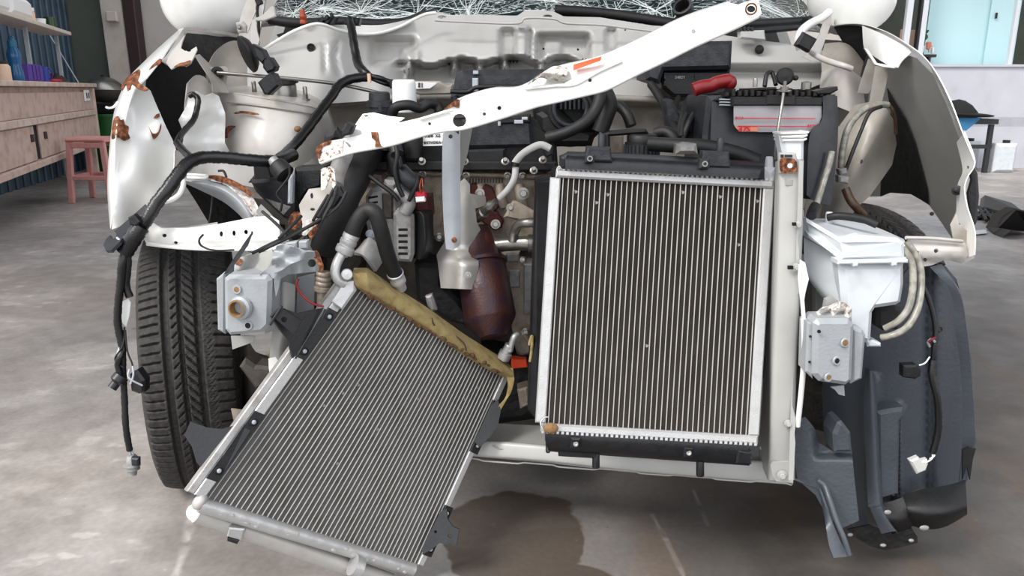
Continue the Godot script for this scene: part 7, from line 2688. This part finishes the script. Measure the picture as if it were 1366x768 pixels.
	var hd := Vector3(-0.75, -0.32, 0.42).normalized()
	m.lathe(ha, hd, [0.0001, -0.022, 0.012, -0.022, 0.014, -0.014, 0.026, -0.012, 0.035, -0.004, 0.0365, 0.0, 0.0365, 0.003, 0.03, 0.006, 0.0001, 0.006], 30)
	part("horn_disc", m, M["soft black"], h)
	m = MB.new()
	block(m, [336, 58, 350, 66, 356, 78, 350, 86, 340, 76], 1.52, 0.03, 0.004)
	block(m, [350, 78, 360, 76, 368, 88, 366, 94, 356, 98, 350, 90], 1.52, 0.03, 0.004)
	part("horn_plug", m, M["black plastic"], h)
	m = MB.new()
	block(m, [343, 110, 360, 96, 366, 98, 372, 114, 358, 127, 352, 126], 1.5, 0.03, 0.004)
	part("relay", m, M["black plastic"], h, "square black relay")

	# broken dark duct behind the corner bracket
	h = thing("air_duct", "broken blue-black plastic duct between the strut tower and the engine", "duct", P(380, 300, 1.36))
	m = MB.new()
	block3(m, [332, 240, 1.36, 372, 238, 1.34, 390, 244, 1.33, 392, 276, 1.33, 390, 300, 1.33, 376, 290, 1.33, 352, 268, 1.35, 340, 256, 1.36], 0.06, 0.006)
	var bd := part("duct_body", m, M["black plastic"], h)
	m = MB.new()
	block3(m, [392, 224, 1.36, 432, 222, 1.36, 430, 250, 1.36, 412, 256, 1.36, 400, 272, 1.36, 398, 300, 1.36, 388, 296, 1.36], 0.06, 0.006)
	part("duct_wing", m, M["black plastic"], bd)
	m = MB.new()
	block3(m, [337, 216, 1.38, 358, 216, 1.38, 362, 232, 1.38, 366, 244, 1.38, 330, 244, 1.38, 338, 234, 1.38], 0.05, 0.004)
	part("duct_mouth", m, M["soft black"], bd)
	m = MB.new()
	var pa2 := P(366, 216, 1.34)
	m.lathe(pa2, P(382, 234, 1.33) - pa2, [0.0001, -0.004, 0.009, -0.004, 0.009, 0.004, 0.014, 0.005, 0.0165, 0.01, 0.0175, 0.03, 0.0001, 0.03], 20)
	var mot := part("motor", m, M["rubber"], h)
	m = MB.new()
	m.lathe(pa2, P(366, 216, 1.34) - P(382, 234, 1.33), [0.0095, -0.004, 0.0095, 0.006, 0.006, 0.008, 0.0001, 0.008], 16)
	part("motor_nut", m, M["dull aluminium"], mot)
	m = MB.new()
	block3(m, [384, 236, 1.32, 390, 234, 1.32, 389, 272, 1.315, 383, 272, 1.315], 0.02, 0.003)
	part("actuator_rod", m, M["bare strip"], mot)
	for w in [[386, 222, 1.31, 386, 234, 1.31, 378, 246, 1.31, 370, 256, 1.31, 370, 262, 1.31, 376, 270, 1.31, 374, 282, 1.31], [291, 228, 1.36, 298, 228, 1.36, 302, 236, 1.35], [284, 256, 1.34, 282, 280, 1.33, 279, 298, 1.33]]:
		m = MB.new()
		pipe(m, w, 0.0022, 6)
		part("loose_wire", m, M["rubber"], h)
	# wires and wiper-thin straps in front of the crash box
	h = thing("loose_wire_bundle", "tangle of thin black wires over the rusty bracket above the crash box", "wiring", P(400, 310, 1.2))
	for w in [[336, 338, 1.13, 360, 326, 1.14, 390, 312, 1.16, 420, 298, 1.18, 450, 276, 1.2, 462, 256, 1.22], [345, 336, 1.135, 370, 324, 1.14, 398, 310, 1.16, 428, 292, 1.18], [372, 318, 1.14, 390, 300, 1.16, 402, 288, 1.18], [350, 282, 1.2, 366, 296, 1.18, 378, 308, 1.16, 384, 318, 1.15], [438, 260, 1.22, 426, 280, 1.2, 418, 294, 1.18], [444, 254, 1.22, 434, 274, 1.2, 424, 290, 1.18], [450, 250, 1.22, 444, 268, 1.2, 436, 282, 1.19, 424, 304, 1.18]]:
		m = MB.new()
		pipe(m, w, 0.0026, 7)
		part("wire", m, M["rubber"], h)
	m = MB.new()
	block(m, [440, 256, 452, 250, 458, 262, 448, 278, 436, 280], 1.23, 0.02, 0.005)
	block(m, [400, 318, 408, 314, 412, 322, 402, 328], 1.17, 0.015, 0.003)
	part("wire_plug", m, M["black plastic"], h)
	m = MB.new()
	sheet(m, [334, 312, 337, 310, 330, 328, 318, 346, 304, 364, 298, 366, 312, 344], [], level(1.12), 0.003, 4.0)
	part("plastic_strap", m, M["slate plastic"], h)
	m = MB.new()
	pipe(m, [398, 372, 1.14, 396, 380, 1.14, 402, 392, 1.14, 416, 404, 1.14, 432, 409, 1.145], 0.0018, 6)
	part("red_wire", m, M["red rubber"], h, "red wire")
	m = MB.new()
	block(m, [380, 324, 396, 322, 396, 334, 382, 336], 1.14, 0.016, 0.002)
	block(m, [398, 322, 410, 321, 410, 332, 398, 333], 1.14, 0.016, 0.002)
	one("broken_connector", m, M["grey primer"], "small pale grey plastic connector pieces over the crash box", "connector", P(395, 330, 1.14))

	# cable and lamp plugs on the liner at the right
	h = thing("fog_lamp_lead", "black lead hanging in front of the wheel liner with white plug at its end", "wiring", P(1228, 630, 1.2))
	m = MB.new()
	taped(m, [1222, 370, 1.22, 1236, 392, 1.215, 1244, 416, 1.21, 1248, 440, 1.205, 1246, 466, 1.2, 1244, 486, 1.2], 0.0042, 10)
	taped(m, [1244, 480, 1.2, 1243, 500, 1.195, 1250, 530, 1.19, 1252, 560, 1.19, 1250, 582, 1.19, 1244, 604, 1.19], 0.0058, 10)
	part("lead", m, M["tape"], h)
	m = MB.new()
	pipe(m, [1244, 604, 1.19, 1244, 610, 1.185, 1240, 614, 1.185, 1234, 617, 1.185], 0.0014, 6)
	pipe(m, [1247, 602, 1.19, 1246, 608, 1.185, 1240, 612, 1.185], 0.0014, 6)
	pipe(m, [1240, 476, 1.195, 1234, 484, 1.19, 1226, 487, 1.19], 0.0014, 6)
	part("pale_wire", m, M["white plastic"], h)
	m = MB.new()
	block(m, [1214, 615, 1226, 610, 1231, 615, 1238, 613, 1239, 620, 1236, 628, 1224, 633], 1.185, 0.014, 0.003)
	part("end_plug", m, M["cable white"], h, "white plug")
	m = MB.new()
	block(m, [1206, 488, 1224, 487, 1230, 492, 1229, 502, 1222, 506, 1206, 504], 1.19, 0.02, 0.003)
	part("side_plug", m, M["black plastic"], h)
	m = MB.new()
	pipe(m, [1240, 462, 1.19, 1238, 456, 1.185, 1243, 452, 1.185, 1247, 456, 1.185], 0.002, 6)
	part("clip_loop", m, M["bare strip"], h)
	m = MB.new()
	pipe(m, [1238, 456, 1.184, 1244, 452, 1.182, 1247, 450, 1.184], 0.0022, 6)
	part("red_wire", m, M["red rubber"], h)

	# hoses on the right apron
	h = thing("apron_hoses", "grey-brown hoses looping down the pale inner wing beside the battery", "hose", P(1130, 240, 1.44))
	for w in [[[1184, 140, 1.46, 1170, 140, 1.45, 1150, 148, 1.44, 1132, 170, 1.43, 1124, 200, 1.42, 1122, 226, 1.42], 0.0062, 1], [[1176, 142, 1.44, 1160, 150, 1.43, 1148, 176, 1.42, 1136, 206, 1.41, 1127, 230, 1.41], 0.0034, 0], [[1182, 136, 1.46, 1190, 146, 1.46, 1194, 160, 1.47, 1195, 178, 1.48], 0.0034, 2], [[1128, 252, 1.4, 1134, 266, 1.39, 1142, 276, 1.39, 1152, 286, 1.4], 0.0078, 2], [[1110, 202, 1.32, 1106, 220, 1.315, 1100, 238, 1.31, 1094, 258, 1.3, 1088, 276, 1.285], 0.0052, 1]]:
		m = MB.new()
		pipe(m, w[0], w[1], 10)
		part("hose", m, [M["rubber"], M["clear hose"], M["brown hose"]][w[2]], h)
	m = MB.new()
	block(m, [1120, 226, 1130, 224, 1132, 232, 1122, 234], 1.4, 0.02, 0.003)
	block(m, [1119, 234, 1134, 236, 1133, 246, 1120, 244], 1.4, 0.02, 0.003)
	part("hose_clamp", m, M["dull aluminium"], h)
	m = MB.new()
	pipe(m, [1088, 274, 1.285, 1084, 282, 1.275, 1082, 288, 1.265], 0.0085, 10)
	part("plug", m, M["black plastic"], h)

# ---------------------------------------------------------------- left: bench, shelf, stool
func bench_at(s: float, out: float, y: float) -> Vector3:
	return Vector3(-2.81, 0, -4.01) + Vector3(-0.3206, 0, -0.9472) * s + Vector3(0.9472, 0, -0.3206) * out + Vector3(0, y, 0)

func bench_box(m: MB, s0: float, s1: float, o0: float, o1: float, y0: float, y1: float, bev := 0.004) -> void:
	var u := Vector3(-0.3206, 0, -0.9472)
	m.box(bench_at((s0 + s1) / 2.0, (o0 + o1) / 2.0, (y0 + y1) / 2.0), Basis(u, Vector3.UP, u.cross(Vector3.UP)), Vector3(s1 - s0, y1 - y0, absf(o1 - o0)), bev)

func upright(m: MB, at: Vector3, prof: Array, segs := 22) -> void:
	m.lathe(at, Vector3.UP, prof, segs)

func make_left_background() -> void:
	var m := MB.new()
	var top := 0.9
	var b := thing("workbench", "long pinkish-brown wooden workbench with sliding doors along the left wall", "workbench", bench_at(2.0, -0.15, 0.0))
	m = MB.new()
	bench_box(m, -0.4, 3.95, -0.36, 0.03, top - 0.035, top)
	part("worktop", m, M["bench top"], b)
	m = MB.new()
	bench_box(m, -0.38, 3.92, -0.34, -0.03, 0.34, top - 0.036)
	part("carcass", m, M["bench wood"], b)
	m = MB.new()
	bench_box(m, -0.38, 3.85, -0.029, -0.005, top - 0.24, top - 0.075)
	part("apron_board", m, M["bench wood"], b)
	m = MB.new()
	bench_box(m, -0.38, 3.85, -0.029, 0.008, top - 0.29, top - 0.242)
	part("rail", m, M["bench top"], b)
	m = MB.new()
	bench_box(m, -0.38, 3.9, -0.03, 0.01, 0.32, 0.365)
	part("plinth", m, M["bench wood"], b)
	m = MB.new()
	bench_box(m, 3.85, 3.93, -0.03, 0.008, 0.32, top - 0.04)
	part("end_stile", m, M["bench top"], b)
	for s in [[-0.3, 1.48], [1.62, 3.82]]:
		m = MB.new()
		bench_box(m, s[0], s[1], -0.028, -0.012, 0.37, top - 0.295)
		var d := part("sliding_door", m, M["bench wood"], b)
		m = MB.new()
		upright(m, bench_at(s[1] - 0.1 if s[0] < 0 else s[0] + 0.14, -0.012, 0.5), [0.0001, 0.0, 0.02, 0.0, 0.02, 0.05, 0.0001, 0.05], 12)
		part("finger_pull", m, M["door frame"], d)
	m = MB.new()
	bench_box(m, 1.48, 1.62, -0.0295, -0.026, 0.37, top - 0.295, 0.001)
	part("door_gap", m, M["dark void"], b)
	for s in [-0.2, 3.8]:
		for o in [-0.32, -0.08]:
			m = MB.new()
			bench_box(m, s, s + 0.07, o, o + 0.05, 0.0, 0.34)
			part("leg", m, M["bench wood"], b)
	m = MB.new()
	bench_box(m, 3.4, 3.62, -0.004, 0.012, 0.74, 0.84)
	var sk := one("wall_socket", m, M["white plastic"], "white double power socket on the front of the workbench", "socket", bench_at(3.5, 0.0, 0.74))
	for s in [3.44, 3.54]:
		m = MB.new()
		bench_box(m, s, s + 0.05, 0.011, 0.014, 0.765, 0.815, 0.001)
		part("socket_face", m, M["slate plastic"], sk)
	# shelf on steel uprights standing on the bench
	var sb := 1.335
	var sh := thing("shelf", "grey shelf board on thin steel uprights above the workbench", "shelf", bench_at(1.6, -0.13, top))
	m = MB.new()
	bench_box(m, -0.4, 3.32, -0.26, -0.02, sb - 0.03, sb)
	part("shelf_board", m, M["post paint"], sh)
	for s in [2.25, 3.32]:
		m = MB.new()
		bench_box(m, s, s + 0.03, -0.16, -0.13, top + 0.001, sb - 0.03 if s < 3.0 else sb + 0.01, 0.002)
		part("upright", m, M["bare strip"], sh)
	m = MB.new()
	m.tube(PackedVector3Array([bench_at(3.8, -0.1, top + 0.006), bench_at(3.72, -0.3, top + 0.5)]), 0.006, 8)
	one("steel_rod", m, M["bare strip"], "thin bright rod leaning on the wall right of the shelf", "rod", bench_at(3.8, -0.1, top))
	# things on the shelf
	m = MB.new()
	bench_box(m, 0.2, 1.5, -0.24, -0.04, sb + 0.001, sb + 0.42, 0.03)
	one("carton", m, M["white plastic"], "large bright white carton at the left end of the shelf", "carton", bench_at(0.85, -0.14, sb))
	m = MB.new()
	bench_box(m, 1.55, 2.1, -0.24, -0.04, sb + 0.001, sb + 0.14, 0.03)
	one("white_box", m, M["white plastic"], "lower white box on the shelf next to the bright carton", "box", bench_at(1.82, -0.14, sb))
	var j := thing("white_jar", "tall pale jar with lid on the shelf right of the white boxes", "jar", bench_at(2.27, -0.1, sb))
	m = MB.new()
	upright(m, bench_at(2.27, -0.1, sb + 0.001), [0.0001, 0.0, 0.035, 0.0, 0.036, 0.01, 0.036, 0.07, 0.03, 0.08, 0.0001, 0.08])
	part("body", m, M["beige plastic"], j)
	m = MB.new()
	upright(m, bench_at(2.27, -0.1, sb + 0.08), [0.034, 0.0, 0.034, 0.025, 0.0001, 0.025])
	part("lid", m, M["white plastic"], j)
	m = MB.new()
	upright(m, bench_at(2.58, -0.1, sb + 0.001), [0.0001, 0.0, 0.037, 0.0, 0.043, 0.045, 0.043, 0.05, 0.038, 0.05, 0.033, 0.01, 0.0001, 0.01])
	one("white_tub", m, M["white plastic"], "low white tub on the shelf between jar and green glass", "tub", bench_at(2.58, -0.1, sb))
	var gj := thing("glass_jar", "dark green glass jar at the right end of the shelf", "jar", bench_at(2.95, -0.1, sb))
	m = MB.new()
	upright(m, bench_at(2.95, -0.1, sb + 0.001), [0.0001, 0.0, 0.044, 0.0, 0.046, 0.09, 0.042, 0.09, 0.04, 0.01, 0.0001, 0.01])
	part("glass", m, M["green glass"], gj)
	m = MB.new()
	upright(m, bench_at(2.95, -0.1, sb + 0.012), [0.0001, 0.0, 0.038, 0.0, 0.038, 0.05, 0.0001, 0.055])
	part("contents", m, M["leaf"], gj)
	# things on the bench top
	var tb := top + 0.001
	var bt := thing("water_bottle", "translucent blue waisted drinking bottle with teal cap on the workbench", "bottle", bench_at(1.47, -0.06, top))
	m = MB.new()
	upright(m, bench_at(1.47, -0.06, tb), [0.0001, 0.0, 0.042, 0.0, 0.046, 0.01, 0.044, 0.06, 0.036, 0.09, 0.037, 0.12, 0.043, 0.15, 0.042, 0.18, 0.026, 0.22, 0.026, 0.225])
	part("body", m, M["blue bottle"], bt)
	m = MB.new()
	upright(m, bench_at(1.47, -0.06, tb + 0.22), [0.0285, 0.0, 0.0285, 0.04, 0.02, 0.045, 0.018, 0.055, 0.0001, 0.057])
	m.lathe(bench_at(1.47, -0.06, tb + 0.27), Vector3(0.3, 0.1, 1), [0.018, -0.006, 0.022, 0.0, 0.018, 0.006, 0.014, 0.0, 0.018, -0.006], 16)
	part("cap", m, M["teal cap"], bt)
	var cj := thing("cream_jar", "cream coloured jar with pale cap left of the blue bottle", "jar", bench_at(1.15, -0.06, top))
	m = MB.new()
	upright(m, bench_at(1.15, -0.06, tb), [0.0001, 0.0, 0.045, 0.0, 0.046, 0.01, 0.046, 0.085, 0.035, 0.1, 0.0001, 0.1])
	part("body", m, M["beige plastic"], cj)
	m = MB.new()
	upright(m, bench_at(1.15, -0.06, tb + 0.1), [0.03, 0.0, 0.03, 0.02, 0.0001, 0.02])
	part("cap", m, M["rag cloth"], cj)
	var pc := thing("purple_container", "purple plastic container on the workbench behind the blue bottle", "container", bench_at(1.9, -0.08, top))
	m = MB.new()
	bench_box(m, 1.7, 2.1, -0.14, -0.03, tb, tb + 0.12, 0.012)
	part("body", m, M["purple plastic"], pc)
	m = MB.new()
	for i in 3:
		bench_box(m, 1.78 + i * 0.1, 1.8 + i * 0.1, -0.03, -0.025, tb + 0.01, tb + 0.115, 0.001)
	part("moulded_rib", m, M["purple plastic"], pc).set_meta("kind", "stuff")
	var mg := thing("blue_mug", "blue mug with pale handle right of the purple container", "mug", bench_at(2.26, -0.06, top))
	m = MB.new()
	upright(m, bench_at(2.26, -0.06, tb), [0.0001, 0.0, 0.035, 0.0, 0.04, 0.11, 0.036, 0.11, 0.032, 0.01, 0.0001, 0.01])
	part("body", m, M["blue plastic"], mg)
	m = MB.new()
	var hc := bench_at(2.26, -0.06, tb + 0.06) + Vector3(0.036, 0, 0)
	var hp := PackedVector3Array()
	for i in 13:
		var a := -PI / 2.0 + PI * i / 12.0
		hp.append(hc + Vector3(cos(a) * 0.03, sin(a) * 0.04, 0))
	m.tube(hp, 0.005, 8)
	part("handle", m, M["purple plastic"], mg)
	m = MB.new()
	upright(m, bench_at(2.62, -0.08, tb), [0.0001, 0.0, 0.065, 0.0, 0.07, 0.012, 0.065, 0.022, 0.04, 0.027, 0.0001, 0.027])
	one("red_lid", m, M["red plastic"], "red round plastic lid lying flat on the workbench", "lid", bench_at(2.62, -0.08, top))
	m = MB.new()
	var rag := PackedVector3Array()
	for jx in 9:
		for i in 13:
			var a := TAU * i / 12.0
			var r := 0.02 + 0.13 * jx / 8.0
			rag.append(bench_at(3.08 + cos(a) * r * 1.4, -0.15 + sin(a) * r * 0.75, tb + 0.07 * pow(1.0 - jx / 8.0, 0.7) * (0.8 + 0.4 * sin(a * 3.0 + jx)) + 0.002))
	m.grid(rag, 13, 9, 0.002)
	one("rag", m, M["rag cloth"], "crumpled brown rag heap on the workbench below the shelf's right end", "rag", bench_at(3.08, -0.15, top))
	# stove with wok and lid, green gas bin
	var wz := 8.2
	var wc := P(139, 122, wz)
	var wk := thing("wok", "dark wok under a shiny domed steel lid beside the workbench", "wok", wc)
	m = MB.new()
	m.lathe(wc, Vector3.UP, [0.0001, -0.11, 0.1, -0.1, 0.17, -0.03, 0.19, 0.015, 0.182, 0.015, 0.16, -0.03, 0.0001, -0.09], 32)
	part("pan", m, M["dark cast"], wk)
	m = MB.new()
	m.lathe(wc + Vector3(0, 0.018, 0), Vector3.UP, [0.195, 0.0, 0.19, 0.02, 0.16, 0.07, 0.1, 0.112, 0.04, 0.128, 0.0001, 0.13], 32)
	var lid := part("lid", m, M["bright steel"], wk)
	m = MB.new()
	m.lathe(wc + Vector3(0, 0.148, 0), Vector3.UP, [0.015, 0.0, 0.015, 0.012, 0.02, 0.014, 0.0001, 0.02], 14)
	part("knob", m, M["rubber"], lid)
	m = MB.new()
	m.box(wc + Vector3(0, -0.17, 0), Basis(), Vector3(0.32, 0.1, 0.32), 0.01)
	var stv := one("gas_stove", m, M["soft black"], "black gas stove under the wok", "stove", wc + Vector3(0, -0.22, 0))
	m = MB.new()
	m.lathe(wc + Vector3(0.09, -0.17, 0.16), Vector3(0, 0, 1), [0.02, 0.0, 0.018, 0.02, 0.0001, 0.02], 14)
	part("knob", m, M["slate plastic"], stv)
	var gb := thing("green_bin", "green plastic bin standing under the black stove", "bin", wc * Vector3(1, 0, 1))
	m = MB.new()
	m.lathe(wc * Vector3(1, 0, 1), Vector3.UP, [0.0001, 0.0, 0.16, 0.0, 0.2, wc.y - 0.25, 0.215, wc.y - 0.25, 0.215, wc.y - 0.222, 0.0001, wc.y - 0.222], 28)
	part("body", m, M["green plastic"], gb)
	# pink plastic stool
	var sc := Vector3(-3.23, 0, -6.05)
	var st := thing("plastic_stool", "faded pink plastic stool with open legs behind the torn fender", "stool", sc)
	m = MB.new()
	m.box(sc + Vector3(0, 0.475, 0), Basis(), Vector3(0.3, 0.03, 0.3), 0.012)
	part("seat", m, M["pink plastic"], st)
	for sx in [-1, 1]:
		for sz in [-1, 1]:
			m = MB.new()
			var f := PackedVector3Array()
			for q in [[-0.145, 0.46], [-0.105, 0.46], [-0.13, 0.0], [-0.175, 0.0]]:
				f.append(sc + Vector3(-q[0] * sx, q[1], sz * (0.145 + (0.46 - q[1]) * 0.06)))
			m.slab(f, Vector3(0, 0, -sz * 0.035), 0.005)
			part("leg", m, M["pink plastic"], st)
	for sz in [-1, 1]:
		m = MB.new()
		m.box(sc + Vector3(0, 0.19, sz * 0.15), Basis(), Vector3(0.27, 0.035, 0.02), 0.005)
		part("cross_bar", m, M["pink plastic"], st)
		m = MB.new()
		m.box(sc + Vector3(0, 0.435, sz * 0.14), Basis(), Vector3(0.22, 0.04, 0.02), 0.005)
		part("cross_bar", m, M["pink plastic"], st)
		m = MB.new()
		m.box(sc + Vector3(sz * 0.15, 0.19, 0), Basis(), Vector3(0.02, 0.035, 0.27), 0.005)
		part("cross_bar", m, M["pink plastic"], st)

# ---------------------------------------------------------------- right: stand, cans, broken grille
func make_right_background() -> void:
	var m := MB.new()
	var D := 8.1
	var a := P(1240, 158, D)
	var b := P(1327, 162, D)
	var y := a.y
	var t := thing("metal_stand", "dark square-tube metal stand against the right back wall", "stand", Vector3((a.x + b.x) / 2.0, 0, -D - 0.12))
	for s in [[a.x, 0.0], [b.x - 0.05, 0.0], [b.x - 0.22, -0.28], [a.x, -0.28]]:
		m = MB.new()
		m.box(Vector3(s[0] + 0.02, (y - 0.06) / 2.0, -D + s[1]), Basis(), Vector3(0.045, y - 0.06, 0.045), 0.004)
		part("leg", m, M["dark frame"], t)
	m = MB.new()
	m.box(Vector3((a.x + b.x) / 2.0, y - 0.031, -D - 0.14), Basis(), Vector3(b.x - a.x + 0.04, 0.05, 0.36), 0.004)
	part("top_frame", m, M["dark frame"], t)
	m = MB.new()
	m.box(Vector3((a.x + b.x) / 2.0, 0.27, -D), Basis(), Vector3(b.x - a.x, 0.04, 0.04), 0.004)
	part("cross_bar", m, M["dark frame"], t)
	m = MB.new()
	m.box(Vector3(a.x + 0.2, y + 0.004, -D - 0.11), Basis(), Vector3(0.6, 0.009, 0.34), 0.002)
	m.slab(PackedVector3Array([Vector3(a.x + 0.1, y + 0.008, -D + 0.062), Vector3(a.x + 0.5, y + 0.008, -D + 0.062), Vector3(a.x + 0.36, y - 0.12, -D + 0.062), Vector3(a.x + 0.24, y - 0.1, -D + 0.062)]), Vector3(0, 0, -0.012), 0.001)
	one("blue_cloth", m, M["cloth blue"], "light blue cloth draped over the dark metal stand", "cloth", Vector3(a.x + 0.2, y, -D - 0.12))
	var c := thing("black_cap", "black cloth cap lying on the blue cloth", "cap", Vector3(a.x + 0.33, y + 0.012, -D - 0.1))
	m = MB.new()
	m.lathe(Vector3(a.x + 0.33, y + 0.012, -D - 0.1), Vector3.UP, [0.0001, 0.0, 0.2, 0.0, 0.19, 0.05, 0.13, 0.12, 0.06, 0.165, 0.0001, 0.18], 26, 0.5)
	part("crown", m, M["black cloth"], c)
	m = MB.new()
	m.ball(Vector3(a.x + 0.38, y + 0.038, -D - 0.02), Vector3(0.29, 0.024, 0.14), Basis(Vector3(0, 0, 1), -0.05), 22, 8)
	part("brim", m, M["black cloth"], c)
	for s in [[1332, 0.15, 0.3, 0.0], [1308, 0.16, 0.3, -0.32]]:
		var q := P(s[0], 224, D + 0.1) * Vector3(1, 0, 0) + Vector3(0, 0, -D - 0.1 + s[3])
		var jc := thing("jerry_can", "milky white plastic can with dark cap right of the metal stand" if s[0] > 1320 else "milky white plastic can seen behind the metal stand's legs", "can", q, "white plastic cans by the wall")
		m = MB.new()
		m.box(q + Vector3(0, float(s[2]) / 2.0, 0), Basis(), Vector3(float(s[1]) * 1.5, s[2], 0.2), 0.03)
		part("body", m, M["milky plastic"], jc)
		m = MB.new()
		upright(m, q + Vector3(0.04, s[2], 0), [0.035, 0.0, 0.035, 0.03, 0.0001, 0.03], 16)
		part("cap", m, M["rubber"], jc)
	# broken bumper grille lying on the floor
	var g := G(1335, 305)
	var gr := thing("broken_grille", "broken black bumper grille pieces lying on the floor at the right edge", "grille", g)
	m = MB.new()
	m.slab(PackedVector3Array([G(1312, 275, 0.05), G(1314, 260, 0.1), G(1350, 270, 0.12), G(1366, 282, 0.12), G(1366, 290, 0.1), G(1345, 284, 0.08)]), Vector3(0.02, -0.04, -0.08), 0.006)
	part("frame_piece", m, M["black plastic"], gr)
	for i in 6:
		m = MB.new()
		m.tube(PackedVector3Array([G(1306 + i * 7, 276 + i * 1.5, 0.04), G(1316 + i * 8, 294, 0.02)]), 0.012, 6)
		m.tube(PackedVector3Array([G(1318 + i * 7, 278 + i * 1.5, 0.04), G(1304 + i * 7, 290, 0.02)]), 0.012, 6)
		part("lattice_bar", m, M["soft black"], gr).set_meta("kind", "stuff")
	m = MB.new()
	m.slab(PackedVector3Array([G(1302, 282, 0.02), G(1342, 278, 0.05), G(1345, 284, 0.05), G(1306, 290, 0.02)]), Vector3(0, -0.02, -0.02), 0.003)
	part("frame_piece", m, M["soft black"], gr)
	m = MB.new()
	m.slab(PackedVector3Array([G(1328, 306, 0.02), G(1338, 288, 0.1), G(1356, 278, 0.16), G(1380, 284, 0.16), G(1380, 310, 0.02), G(1352, 308, 0.05), G(1340, 316, 0.01)]), Vector3(0.02, -0.01, -0.14), 0.01)
	part("corner_piece", m, M["soft black"], gr)
	m = MB.new()
	m.slab(PackedVector3Array([G(1296, 308, 0.02), G(1316, 306, 0.02), G(1317, 311, 0.01), G(1299, 313, 0.01)]), Vector3(0, -0.01, -0.05), 0.003)
	one("pale_strip", m, M["milky plastic"], "pale plastic strip lying beside the broken grille", "strip", G(1318, 302))
	# seen through the office window
	var ow := thing("desk", "black-topped desk behind the office window", "desk", P(1238, 80, 8.75) * Vector3(1, 1, 0) + Vector3(-0.1, -0.1, -8.95))
	m = MB.new()
	var dk := P(1243, 72, 8.79)
	m.box(Vector3(dk.x - 0.22, dk.y - 0.02, -8.79), Basis(), Vector3(0.5, 0.03, 0.1), 0.004)
	part("desk_top", m, M["dark frame"], ow)
	m = MB.new()
	m.box(Vector3(dk.x - 0.04, dk.y - 0.12, -8.79), Basis(), Vector3(0.03, 0.2, 0.09), 0.003)
	part("desk_leg", m, M["dark frame"], ow)
	var pl := thing("potted_plant", "small green plant in a pale pot on the office desk", "plant", P(1229, 64, 8.79))
	m = MB.new()
	upright(m, P(1229, 70, 8.79), [0.0001, 0.0, 0.025, 0.0, 0.032, 0.07, 0.0001, 0.07], 14)
	part("pot", m, M["white plastic"], pl)
	for i in 14:
		m = MB.new()
		var q := P(1229, 60, 8.79) + Vector3(rng.randf_range(-0.04, 0.04), rng.randf_range(0.02, 0.14), rng.randf_range(-0.02, 0.02))
		m.ball(q, Vector3(0.03, 0.016, 0.008), Basis(Vector3(0, 0, 1), rng.randf_range(-1.2, 1.2)), 8, 6)
		part("leaf", m, M["leaf"], pl)
	m = MB.new()
	for i in 5:
		m.ball(P(1238 + i % 2 * 2, 58 + i % 3 * 3, 8.76), Vector3(0.025, 0.02, 0.015), Basis(), 8, 6)
	m.tube(PackedVector3Array([P(1239, 58, 8.76), P(1239, 70, 8.76)]), 0.006, 6)
	one("artificial_flower", m, M["salmon"], "salmon pink artificial flower on the office desk", "flower", P(1239, 70, 8.76))
	m = MB.new()
	upright(m, P(1244, 71, 8.79), [0.0001, 0.0, 0.02, 0.0, 0.02, 0.05, 0.01, 0.06, 0.01, 0.075, 0.0001, 0.076], 12)
	one("small_bottle", m, M["milky plastic"], "small clear bottle at the right end of the office desk", "bottle", P(1244, 71, 8.79))
	m = MB.new()
	m.box(P(1213, 52, 9.3), Basis(Vector3.UP, 0.4), Vector3(0.3, 0.2, 0.02), 0.004)
	one("poster_board", m, M["beige plastic"], "pale printed board standing inside the office behind the left window", "board", P(1213, 60, 9.3))
